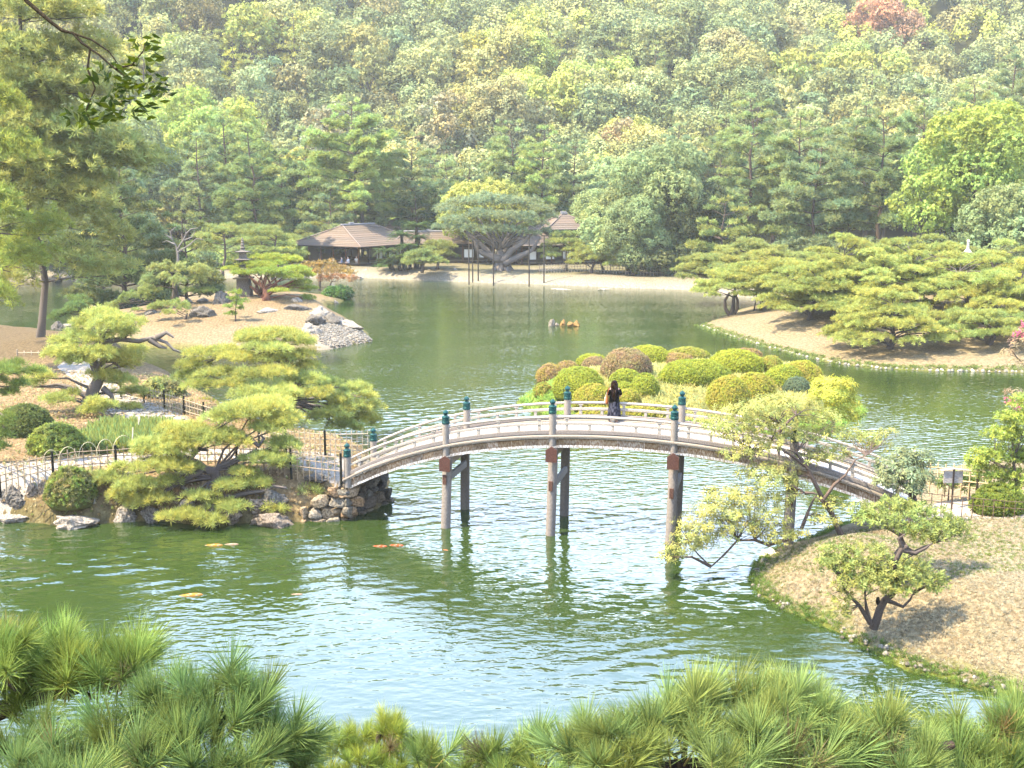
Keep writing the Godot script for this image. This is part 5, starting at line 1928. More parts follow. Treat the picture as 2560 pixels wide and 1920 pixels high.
	for l in [[Vector3(-1.49, 2.2, -143), Vector3(-2.92, 3.34, -143), Vector3(-4.06, 4.48, -143), Vector3(-5.48, 5.61, -143), Vector3(-6.05, 6.46, -143)], [Vector3(-1.14, 2.26, -142), Vector3(-0.06, 3.68, -142), Vector3(1.36, 4.53, -142), Vector3(2.38, 5.65, -142)], [Vector3(-1.27, 2.42, -144), Vector3(-0.46, 4.14, -144), Vector3(-0.06, 5.57, -144), Vector3(0.52, 6.43, -144)], [Vector3(-1.49, 2.51, -142.5), Vector3(-3.2, 3.08, -142.5), Vector3(-4.34, 3.65, -142.5), Vector3(-4.62, 4.78, -142.5)], [Vector3(-1.03, 1.98, -142), Vector3(0.8, 2.83, -142), Vector3(2.5, 3.68, -142), Vector3(3.35, 5.09, -142)]]:
		var b := MB.new()
		b.col = Color(0.17, 0.15, 0.135)
		var pts := []
		for q in l:
			pts.append(q - trunk[0])
		b.tube(pts, taper(pts.size(), 0.46, 0.13), 8, 0.15)
		part(old, "limb", b.mesh(), M.bark)
	for i in 7:
		var b := MB.new()
		b.col = Color(0.16, 0.14, 0.125)
		var a := TAU * i / 7.0
		b.tube([Vector3(cos(a) * 0.5, 1.2, sin(a) * 0.5), Vector3(cos(a) * 1.1, 0.4, sin(a) * 1.1), Vector3(cos(a) * 2.0, -0.25, sin(a) * 2.0)], [0.5, 0.42, 0.2], 7, 0.15)
		part(old, "root", b.mesh(), M.bark)
	var pk := 0
	for p in [[1013, 606, 505, 0], [1021, 601, 510, 1], [1033, 598, 515, 2], [1066, 608, 510, -1], [1143, 610, 500, -1], [1175, 602, 510, 0]]:
		var foot := [Vector3(-5, 0.6, -133.75), Vector3(-4.64, 0.7, -135.87), Vector3(-4.01, 0.8, -136.69), Vector3(-2.13, 0.6, -132.44), Vector3(1.95, 0.6, -131.16), Vector3(3.75, 0.7, -135.19)][pk] as Vector3
		var b := MB.new()
		b.col = Color(0.05, 0.04, 0.035)
		var hh: float = [5.0, 4.6, 4.2, 4.8, 5.4, 5.0][pk]
		b.tube([Vector3(0, -0.5, 0), Vector3(0, hh, 0)], [0.085, 0.075], 8)
		b.box(Vector3(0, hh, 0), Vector3(0.7, 0.14, 0.14))
		tag(part(self, "tree_prop", b.mesh(), M.painted, Transform3D(Basis(), foot)), "dark wooden prop post under the old pine, %s from the left" % ["first", "second", "third", "fourth", "fifth", "sixth"][pk], "prop", "props under the old pine")
		pk += 1
	# cycads
	var cy := thing("cycad_clump", "dark clump of cycads with radiating fronds in front of the tea house corner", "cycad", Vector3(-13.05, 0.76, -147))
	var fr := MB.new()
	for i in 26:
		var a := TAU * i * 0.381966
		var up := 0.15 + 0.9 * (1.0 - i / 26.0)
		for j in 20:
			var t := j / 19.0
			var at := Vector3(cos(a) * t * 1.3, up * t * 1.1 - 0.75 * t * t, sin(a) * t * 1.3)
			for s in [-1.0, 1.0]:
				var d := Vector3(-sin(a) * s + cos(a) * 0.5, 0.25, cos(a) * s + sin(a) * 0.5).normalized()
				fr.col = Color(0.9, 1.0, 0.8)
				leaf_face(fr, at, d, Vector3.UP, 0.3 * (1.1 - t * 0.6), 0.13)
	var fm := fr.mesh()
	var cp := [Vector3(-15.96, 3.11, -147), Vector3(-15.29, 1.71, -146), Vector3(-14.08, 5.11, -148), Vector3(-12.92, 3.75, -146), Vector3(-11.81, 4.86, -147), Vector3(-12.25, 6.25, -149), Vector3(-14.3, 2.47, -145), Vector3(-11.24, 3.4, -147), Vector3(-13.44, 2.07, -145)]
	for i in cp.size():
		var p: Vector3 = cp[i] - cy.position
		var b := MB.new()
		b.col = Color(0.06, 0.05, 0.04)
		b.tube([Vector3(p.x * 0.7, -0.6, p.z * 0.6), p * Vector3(0.95, 0.55, 0.95), p], [0.24, 0.22, 0.2], 8, 0.15)
		part(cy, "stem", b.mesh(), M.bark)
		var xs := []
		var cols := []
		xs.append(Transform3D(Basis(Vector3.UP, R.randf() * 6.0) * Basis.from_scale(Vector3(1, 1, 1) * (1.3 + 0.3 * R.randf())), p))
		cols.append(vary(Color(0.06, 0.085, 0.03), 0.2, 0.1))
		var fo := part(cy, "fronds", fm, M.leaf, xs[0])
		var mm := M.leaf.duplicate() as StandardMaterial3D
		mm.albedo_color = (cols[0] as Color).linear_to_srgb()
		fo.material_override = mm
	# clipped pines of the far garden
	var fp := [[Vector3(-10.99, 0.8, -141), 2.7, 1.9, "low rounded clipped pine between the cycads and the shore rocks"], [Vector3(-9.38, 0.73, -145), 3.6, 2.0, "clipped pine beside the corridor wing, right of the rounded one"], [Vector3(6.67, 0.65, -143), 4.7, 3.0, "bright clipped pine leaning before the right hall of the tea house"], [Vector3(9.56, 0.51, -139), 3.4, 2.5, "clipped pine second from the right along the far sandy shore"], [Vector3(13.82, 0.42, -138), 3.1, 2.6, "low spreading clipped pine rightmost on the far sandy shore"], [Vector3(-21.02, 4.76, -172), 7.5, 4.0, "rounded pine behind the ridge of the tea house"], [Vector3(-27.49, 2.41, -165), 6.0, 3.5, "yellow-green clipped pine left behind the tea house roof"], [Vector3(-32.22, 1.38, -128), 6.6, 4.4, "layered clipped pine left of the stone tower, across the water"], [Vector3(-27.06, 1.74, -130), 6.0, 3.4, "bright clipped pine on the far side of the stone tower"], [Vector3(-29.83, 1.56, -136), 5.8, 3.6, "clipped pine peeping out behind the stone tower"]]
	for q in fp:
		var p: Vector3 = q[0]
		p.y = 1.0
		pine("clipped_pine", q[3], "clipped pines of the far garden", crooked(p, q[1] * 0.8, Vector2(0.6, 0.2)), 0.2, umbrella(p, q[1], q[2], 15, 1.05, 0.35), "tuft_mid", 0.36, 0.27, vary(PINE, 0.1, 0.1))
	# shore rocks
	var rk := [[Vector3(-18.75, 0.3, -147.62), 1.6, 1.5, 1.0], [Vector3(-18.25, 0.3, -152.45), 1.3, 1.7, 1.0], [Vector3(-16.24, 0.3, -150.81), 2.4, 0.6, 1.4], [Vector3(-16.83, 0.1, -146.38), 2.6, 0.35, 1.2], [Vector3(-14.31, 0.2, -145.85), 2.4, 0.8, 1.2], [Vector3(-13.33, 0.4, -153.6), 1.5, 0.9, 1.0], [Vector3(-9.18, 0.3, -144.56), 1.8, 1.3, 1.2], [Vector3(-7.04, 0.4, -144.77), 2.0, 2.0, 1.3], [Vector3(-7.93, 0.2, -142.89), 0.8, 0.7, 0.8], [Vector3(4.09, 0.4, -137.56), 1.6, 1.6, 1.2], [Vector3(5.47, 0.3, -137.43), 1.4, 0.8, 1.0], [Vector3(5.51, 0, -129.01), 2.4, 0.25, 1.2], [Vector3(10.29, 0, -129.01), 1.8, 0.25, 1.0], [Vector3(-19.19, 0.1, -144.15), 1.2, 0.7, 0.9], [Vector3(-55.7, 0.2, -140.74), 1.6, 1.1, 1.2]]
	var rn := ["tall pale rock at the tea house corner", "upright boulder beneath the veranda", "flat slab in front of the veranda", "low stepping slab at the water under the veranda", "long low rock at the shore beside the slab", "small rock at the foot of the rounded pine", "grey rock on the shore right of the rounded pine", "big pointed boulder on the sandy shore", "small stone between the grey rock and the boulder", "white rock at the shore right of the old pine", "low white stone beside the white rock", "flat stepping stone in the water, left of two", "flat stepping stone in the water, right of two", "small rock under the maple at the water's edge", "grey rock on the far left shore behind the trunk"]
	for i in rk.size():
		rock(rn[i], rk[i][0], Vector3(rk[i][1], rk[i][2], rk[i][3]) * Vector3(0.62, 0.5, 0.55), 300 + i, "rocks on the far shore", Color(0.25, 0.23, 0.205), R.randf() * 3.0, "far_rock")
	var gr := []
	var gc := []
	for i in 40:
		gr.append(Transform3D(aim(Vector3(R.randf() - 0.5, 1.2, R.randf() - 0.5), 1.1), (Vector3(-16.99, 0.5, -150.55) as Vector3) + Vector3(R.randf() - 0.5, 0, R.randf() - 0.5) * 1.4))
		gc.append(vary(Color(0.1, 0.16, 0.04), 0.2))
	tag(scatter(self, "reed_tuft", G.tuft_far[0], M.needle, gr, gc), "green reed tuft growing among the rocks below the veranda", "reeds", "", "stuff")
	fence("light bamboo fence along the far shore right of the old pine", [Vector3(3.28, 1, -138.39), Vector3(8.18, 1, -141.38), Vector3(12.46, 1, -138.39), Vector3(16.02, 1, -135.52), Vector3(23.92, 1, -135.52)], 1.0, 0.42, 3, "bamboo fences", 8, Color(0.4, 0.34, 0.26), 0.15, 0.03, Color(0.2, 0.16, 0.12))
	# dead white snag above the left thicket
	var sn := thing("dead_tree", "bare silvery dead tree with forked twigs behind the left island", "dead tree", Vector3(-28.64, 4.94, -99))
	var sp: Array = [Vector3(-28.66, 4.46, -99), Vector3(-28.64, 5.65, -99), Vector3(-28.76, 6.44, -99), Vector3(-29.13, 7.03, -99)]
	for l in [sp, [Vector3(-28.7, 6.05, -99), Vector3(-28.15, 6.83, -99), Vector3(-27.84, 7.42, -99), Vector3(-27.97, 8.09, -99)], [Vector3(-28.55, 5.87, -98.7), Vector3(-27.57, 6.46, -98.7), Vector3(-26.87, 7.04, -98.7), Vector3(-26.28, 6.93, -98.7)], [Vector3(-28.84, 6.52, -99), Vector3(-29.53, 6.83, -99), Vector3(-29.94, 6.68, -99)], [Vector3(-29.06, 6.91, -99), Vector3(-29.18, 7.62, -99), Vector3(-28.68, 8.01, -99)], [Vector3(-28.15, 6.83, -99), Vector3(-27.34, 7.15, -99), Vector3(-27.04, 7.7, -99)], [Vector3(-27.84, 7.42, -99), Vector3(-27.43, 7.82, -99), Vector3(-26.79, 7.93, -99)], [Vector3(-29.13, 7.03, -99), Vector3(-29.7, 7.42, -99)]]:
		var b := MB.new()
		b.col = Color(0.2, 0.185, 0.17)
		var pts := []
		for q in l:
			pts.append(q - sn.position)
		b.tube(pts, taper(pts.size(), 0.15 if l == sp else 0.08, 0.02), 6, 0.15)
		part(sn, "trunk" if l == sp else "limb", b.mesh(), M.bark)
	var ds := MB.new()
	ds.col = Color(0.07, 0.055, 0.045)
	var d0 := Vector3(-21.28, 5.03, -165) as Vector3
	ds.tube([Vector3(0, -5, 0), Vector3(0, 2.2, 0), Vector3(-0.1, 3.4, 0)], [0.3, 0.26, 0.2], 8)
	ds.tube([Vector3(0, 2.9, 0), Vector3(0.9, 4.2, 0), Vector3(0.2, 5.2, 0), Vector3(-1.4, 6.1, 0)], [0.16, 0.14, 0.1, 0.05], 6)
	tag(part(self, "dead_snag", ds.mesh(), M.bark, Transform3D(Basis(), d0)), "dark bare trunk with one bent bough above the tea house ridge", "dead tree")

func island() -> void:
	var L := "left_island"
	# the stone tower
	var base := on(L, Vector3(-22.52, 2.3, -96.65))
	var o := thing("stone_pagoda", "dark weathered stone pagoda lantern with stacked roofs on the left island", "stone pagoda", base + Vector3(0, -0.1, 0))
	var st := Color(0.15, 0.135, 0.125)
	var specs := [["plinth", 0.0, 0.7, 1.25, 1.15], ["pedestal", 0.7, 1.55, 1.05, 1.0], ["lantern_body", 1.72, 2.35, 0.72, 0.68], ["tier", 2.62, 3.1, 0.6, 0.56], ["tier", 3.34, 3.75, 0.52, 0.5]]
	for s in specs:
		var b := MB.new()
		b.col = vary(st, 0.12)
		b.lathe(Vector3.ZERO, [[0.0, s[1]], [s[3] * 0.71, s[1]], [s[4] * 0.71, s[2]], [0.0, s[2]]], 4, PI / 4, true)
		if s[0] == "lantern_body":
			b.col = Color(0.02, 0.02, 0.02)
			b.box(Vector3(0, 2.04, s[3] * 0.5), Vector3(0.26, 0.3, 0.03))
			b.box(Vector3(s[3] * 0.5, 2.04, 0), Vector3(0.03, 0.3, 0.26))
		part(o, s[0], b.mesh(), M.rock)
	for s in [[1.55, 1.72, 1.5, 1.15], [2.35, 2.62, 1.5, 0.6], [3.1, 3.34, 1.25, 0.55], [3.75, 4.05, 1.1, 0.3]]:
		var b := MB.new()
		b.col = vary(st, 0.15)
		b.lathe(Vector3.ZERO, [[0.0, s[0]], [s[2] * 0.68, s[0] + 0.03], [s[2] * 0.71, s[0] + 0.09], [s[3] * 0.9, s[0] + 0.16], [s[3] * 0.6, s[1]], [0.0, s[1]]], 4, PI / 4, true)
		part(o, "roof", b.mesh(), M.rock)
	var sb := MB.new()
	sb.col = st
	sb.lathe(Vector3.ZERO, [[0.16, 4.05], [0.22, 4.15], [0.14, 4.25], [0.17, 4.4], [0.11, 4.5], [0.14, 4.62], [0.08, 4.72], [0.1, 4.82], [0.0, 5.05]], 10)
	part(o, "spire", sb.mesh(), M.rock)
	# cloud-clipped box and pines
	var cb := on(L, Vector3(-27.57, 2, -93.82))
	var D := 93.0
	pine("cloud_tree", "cloud-clipped tree with pale round tiers on the left island", "", [cb, cb + Vector3(0.1, 1.2, 0), cb + Vector3(-0.1, 2.4, 0)], 0.3, [[Vector3(-28.42, 4.84, -93), 0.99, 0.59], [Vector3(-26.86, 4.72, -93), 0.79, 0.68], [Vector3(-25.16, 4.65, -93), 0.92, 0.68], [Vector3(-27.77, 4.23, -92), 0.55, 0.5], [Vector3(-29.04, 3.86, -92), 0.72, 0.76], [Vector3(-26.45, 3.94, -91), 0.75, 0.58], [Vector3(-25.45, 3.86, -93), 0.82, 0.54], [Vector3(-25.2, 4.2, -94), 0.53, 0.43], [Vector3(-29.5, 3.34, -93), 0.59, 0.42]], "tuft_mid", 0.2, 0.125, Color(0.206, 0.231, 0.0715), Color(0.09, 0.075, 0.06))
	pine("cloud_tree", "low cloud-clipped tree reaching left below the taller one", "", [on(L, Vector3(-30.26, 1.2, -97.81)), on(L, Vector3(-30.26, 1.2, -97.81)) + Vector3(-0.3, 1.0, 0)], 0.2, [[Vector3(-30.33, 2.77, -91), 0.75, 0.47], [Vector3(-29.26, 3.02, -91), 0.65, 0.43], [Vector3(-28.58, 3.09, -92), 0.63, 0.4], [Vector3(-31.03, 2.34, -91), 0.52, 0.37], [Vector3(-31.79, 2.03, -91), 0.52, 0.33], [Vector3(-31.48, 1.69, -89), 0.76, 0.33], [Vector3(-30.07, 1.5, -88), 0.62, 0.29], [Vector3(-29.42, 2.45, -93), 0.53, 0.41]], "tuft_mid", 0.2, 0.125, Color(0.188, 0.217, 0.0585))
	pine("cloud_tree", "small clipped tiers sprawling over the slope rocks of the left island", "", [on(L, Vector3(-24.99, 1.4, -87.48)), on(L, Vector3(-24.99, 1.4, -87.48)) + Vector3(0.2, 0.5, 0)], 0.12, [[Vector3(-26.92, 2.4, -88), 0.77, 0.35], [Vector3(-25.95, 2.58, -88), 0.5, 0.32], [Vector3(-25.03, 2.21, -87), 0.68, 0.56], [Vector3(-25.86, 2.08, -86), 0.49, 0.28], [Vector3(-27.52, 2.22, -88), 0.62, 0.22], [Vector3(-28.85, 2.04, -88), 0.37, 0.19]], "tuft_mid", 0.19, 0.12, Color(0.194, 0.224, 0.0585))
	pine("cloud_tree", "clipped tiers right of the cloud tree, beside the stone tower", "", [on(L, Vector3(-24.18, 2, -95.73)), on(L, Vector3(-24.18, 2, -95.73)) + Vector3(0, 0.9, 0)], 0.12, [[Vector3(-26.06, 3.02, -93), 0.59, 0.34], [Vector3(-25.11, 3.02, -93), 0.59, 0.31], [Vector3(-24.36, 3.08, -93), 0.53, 0.34]], "tuft_mid", 0.19, 0.13, Color(0.163, 0.196, 0.052))
	pine("leaning_pine", "dark little pine leaning out over the water left of the island", "", [Vector3(-35.58, 0.2, -96.18), Vector3(-33.44, 1.53, -89.5), Vector3(-33.84, 1.97, -89.5), Vector3(-34.19, 2.18, -89.5)], 0.22, [[Vector3(-34.02, 2.79, -89.5), 0.79, 0.27], [Vector3(-33.55, 2.49, -89.5), 0.67, 0.24], [Vector3(-33.55, 2.41, -88.5), 0.72, 0.26], [Vector3(-34.44, 1.88, -89.5), 0.85, 0.31], [Vector3(-35.43, 1.58, -89.5), 0.85, 0.31], [Vector3(-35.94, 1.27, -89.5), 0.61, 0.24], [Vector3(-33.95, 2.02, -90.5), 0.61, 0.24]], "tuft_mid", 0.24, 0.17, Color(0.106, 0.147, 0.039), Color(0.06, 0.05, 0.045))
	var rp := on(L, Vector3(-20.08, 2.2, -93.72))
	var red := pine("red_pine", "spreading pine with bare reddish branching limbs beside the stone tower", "", [rp, rp + Vector3(0.1, 0.5, 0.1), rp + Vector3(-0.2, 1.0, 0)], 0.34, [[Vector3(-21.16, 4.89, -96), 1.43, 0.34], [Vector3(-20.14, 5.01, -98), 1.46, 0.34], [Vector3(-18.33, 4.5, -96), 1.43, 0.34], [Vector3(-19.85, 4.52, -94), 1.53, 0.33], [Vector3(-18.41, 4, -95), 1.28, 0.31], [Vector3(-21.22, 4.44, -95), 1.16, 0.28], [Vector3(-17.49, 4.03, -97), 1.18, 0.31], [Vector3(-23.38, 4.63, -96), 0.91, 0.23], [Vector3(-22.38, 4.32, -95), 0.77, 0.21], [Vector3(-20.73, 5.41, -99), 1.34, 0.32], [Vector3(-19.27, 5.21, -99), 1.21, 0.29], [Vector3(-17.45, 3.46, -96), 0.91, 0.26], [Vector3(-17.13, 2.85, -97), 0.79, 0.24], [Vector3(-18.11, 3.2, -96), 0.78, 0.21], [Vector3(-18.82, 3.08, -93), 0.75, 0.18], [Vector3(-17.1, 2.16, -96), 0.65, 0.23]], "tuft_mid", 0.26, 0.17, Color(0.194, 0.231, 0.0364), Color(0.2, 0.095, 0.065))
	for l in [[Vector3(-20.88, 2.16, -96), Vector3(-21.24, 2.81, -96), Vector3(-21.35, 3.33, -96), Vector3(-21.72, 3.85, -96)], [Vector3(-20.87, 2.23, -96), Vector3(-20.59, 2.94, -96), Vector3(-20.18, 3.46, -96), Vector3(-20.42, 3.98, -96)], [Vector3(-20.64, 2.21, -95.5), Vector3(-19.84, 2.99, -95.5), Vector3(-19.05, 3.25, -95.5), Vector3(-18.13, 3.7, -95.5)], [Vector3(-20.66, 2.26, -95), Vector3(-20.38, 2.77, -95), Vector3(-19.35, 2.9, -95), Vector3(-18.7, 3.16, -95)], [Vector3(-21.1, 2.51, -96.5), Vector3(-20.95, 3.16, -96.5), Vector3(-21.19, 3.55, -96.5), Vector3(-21.05, 3.94, -96.5)], [Vector3(-20.19, 3.2, -96), Vector3(-19.67, 3.33, -96), Vector3(-19.78, 3.85, -96)], [Vector3(-21.14, 2.73, -95.5), Vector3(-21.39, 2.99, -95.5), Vector3(-21.76, 3.25, -95.5)]]:
		var b := MB.new()
		b.col = Color(0.24, 0.105, 0.07)
		var pts := []
		for q in l:
			pts.append(q - rp)
		b.tube(pts, taper(pts.size(), 0.22, 0.07), 6, 0.12)
		part(red, "limb", b.mesh(), M.bark)
	pine("sapling_pine", "thin young pine on the bare slope below the stone tower", "", [Vector3(-20.98, 1.14, -87), Vector3(-21.01, 1.62, -87), Vector3(-20.98, 2.21, -87), Vector3(-20.91, 2.8, -87), Vector3(-20.82, 3.39, -87)], 0.06, [[Vector3(-20.81, 3.45, -87), 0.53, 0.21], [Vector3(-21.16, 2.98, -87), 0.53, 0.19], [Vector3(-20.52, 2.8, -87), 0.49, 0.18], [Vector3(-21.18, 2.46, -88), 0.48, 0.18], [Vector3(-21.54, 2.39, -87), 0.41, 0.15], [Vector3(-21.39, 1.85, -87), 0.47, 0.16], [Vector3(-20.54, 2.27, -87), 0.35, 0.14]], "tuft_mid", 0.22, 0.17, Color(0.163, 0.217, 0.039))
	# maple turning orange, and shrubs at the back of the island
	var mp := Vector3(-20.22, 0.6, -120.64) as Vector3
	airy_tree("maple", "spreading maple turning orange at the tip of the left island", [mp, mp + Vector3(0.1, 1.2, 0), mp + Vector3(0.3, 2.0, 0.2)], [], [[Vector3(-19.26, 3.78, -112), 1.14, 0.38], [Vector3(-17.89, 3.93, -112), 1.21, 0.39], [Vector3(-16.85, 3.48, -112), 1.21, 0.39], [Vector3(-15.81, 3.11, -111), 0.9, 0.3], [Vector3(-17.89, 3.33, -110), 1.34, 0.36], [Vector3(-19.58, 3.18, -112), 0.91, 0.33]], "sprig", 0.24, 0.25, Color(0.19, 0.15, 0.035), Color(0.2, 0.1, 0.035), 0.16, "tree", Color(0.1, 0.08, 0.07), 0.8)
	airy_tree("maple", "lower orange maple bough over the water at the island tip", [mp + Vector3(1.0, 0, 0.6), mp + Vector3(1.4, 1.0, 0.6)], [], [[Vector3(-15.53, 2.74, -110), 0.89, 0.27], [Vector3(-16.86, 2.81, -110), 1.04, 0.27], [Vector3(-18.05, 2.74, -110), 0.82, 0.24]], "sprig", 0.22, 0.23, Color(0.23, 0.12, 0.045), Color(0.22, 0.085, 0.04), 0.1, "tree", Color(0.1, 0.08, 0.07), 0.8)
	mound("bright green round bush at the right waterline of the left island", Vector3(-18.09, 0.1, -116.78), Vector3(1.1, 0.95, 1.0), Color(0.09, 0.16, 0.03), Color(0.06, 0.12, 0.03), 0.17, "", 0.26)
	mound("darker round bush behind the bright one at the island waterline", Vector3(-17.38, 0.1, -117.76), Vector3(1.0, 0.95, 1.0), Color(0.045, 0.08, 0.025), Color(0.06, 0.1, 0.03), 0.17, "", 0.26)
	mound("dark grey-green ball shrub left on the island slope", Vector3(-33.19, 0.8, -100.45), Vector3(1.75, 1.15, 1.3), Color(0.035, 0.05, 0.03), Color(0.05, 0.065, 0.035), 0.17, "", 0.24)
	# rocks of the island
	var rk := [[Vector3(-15.6, 0.4, -88.15), 1.75, 1.0, 1.2, "grey boulder in front at the gravel spit"], [Vector3(-15.81, 0.6, -91.54), 1.75, 1.15, 1.2, "dark boulder above the gravel spit"], [Vector3(-16.44, 0.5, -98), 1.9, 1.0, 1.2, "sloping boulder at the upper end of the gravel spit"], [Vector3(-14.93, 0.5, -93.45), 1.6, 1.0, 1.2, "pale boulder right of the dark one by the spit"], [Vector3(-13.17, 0.2, -91.73), 2.2, 0.75, 1.2, "long sloping rock at the outer edge of the gravel spit"], [Vector3(-17.78, 1.4, -94.58), 1.7, 0.55, 1.0, "flat dark rock on the right slope of the island"], [Vector3(-18.86, 1.9, -88.76), 1.6, 0.4, 1.0, "low slab on the slope below the red-limbed pine"], [Vector3(-23.05, 2.3, -91.39), 1.5, 1.15, 1.0, "tall brown rock left of the stone tower"], [Vector3(-24.63, 1.3, -90.87), 1.8, 0.95, 1.2, "square dark boulder in the middle of the island slope"], [Vector3(-25.57, 2, -95.01), 1.3, 0.5, 0.9, "dark low rock under the clipped tiers"], [Vector3(-26.78, 1.9, -94.72), 1.3, 0.5, 0.9, "dark rock at the foot of the cloud tree"], [Vector3(-28.92, 1.3, -91.99), 1.1, 0.6, 0.9, "small dark rock on the left of the island slope"], [Vector3(-36.86, 0, -92.84), 0.9, 0.75, 0.7, "pointed dark rock standing in the water left of the island"], [Vector3(-36.94, 0, -94.94), 0.7, 0.3, 0.5, "small flat rock in the water beside the pointed one"], [Vector3(-16.23, 0.2, -85.99), 0.9, 0.25, 0.6, "small dark stone at the lower shore of the island"], [Vector3(-15.45, 0.2, -85.54), 0.8, 0.22, 0.6, "second small dark stone at the lower shore of the island"], [Vector3(-16.93, 0.3, -110.51), 0.45, 0.4, 0.4, "small white stone below the round bush on the island"], [Vector3(-19.34, 1.2, -103.01), 0.9, 0.7, 0.7, "pointed rock on the island ridge right of the pine"], [Vector3(-16.73, 0, -119.9), 0.7, 0.5, 0.5, "rock in the water right of the round bush"]]
	for i in rk.size():
		rock(rk[i][4], on(L, rk[i][0]), Vector3(rk[i][1] * 0.7, rk[i][2] * 0.85, rk[i][3] * 0.75), 400 + i, "rocks of the left island", Color(0.12, 0.11, 0.1) if "dark" in rk[i][4] or "brown" in rk[i][4] else Color(0.23, 0.21, 0.19), R.randf() * 3.0, "rock")
	# pebbles of the spit
	var xs := []
	var cols := []
	var sp: Array = [Vector2(-13.84, -81.94), Vector2(-15.16, -89.94), Vector2(-13.78, -92.96), Vector2(-11.27, -87.94), Vector2(-10.34, -84.97), Vector2(-10.55, -82.18), Vector2(-11.94, -80.27)]
	while xs.size() < 2000:
		var q := Vector2(lerpf(-16.5, -9.5, R.randf()), lerpf(-94.0, -81.0, R.randf()))
		if edge_distance(sp, q) > 0.0:
			xs.append(Transform3D(Basis(Vector3.UP, R.randf() * 6.0) * Basis.from_scale(Vector3(0.085, 0.05, 0.075) * (0.5 + 0.8 * R.randf())), Vector3(q.x, height(L, q.x, q.y) + 0.05, q.y)))
			var k := 0.1 + 0.12 * R.randf()
			cols.append(Color(k, k * 0.95, k * 0.88))
	tag(scatter(self, "spit_gravel", stone(Vector3.ONE, 3, 1, 0, 0.1, 0.0, Color(1, 1, 1)), M.rock, xs, cols), "pale pebbles covering the spit of the left island", "gravel", "", "stuff")

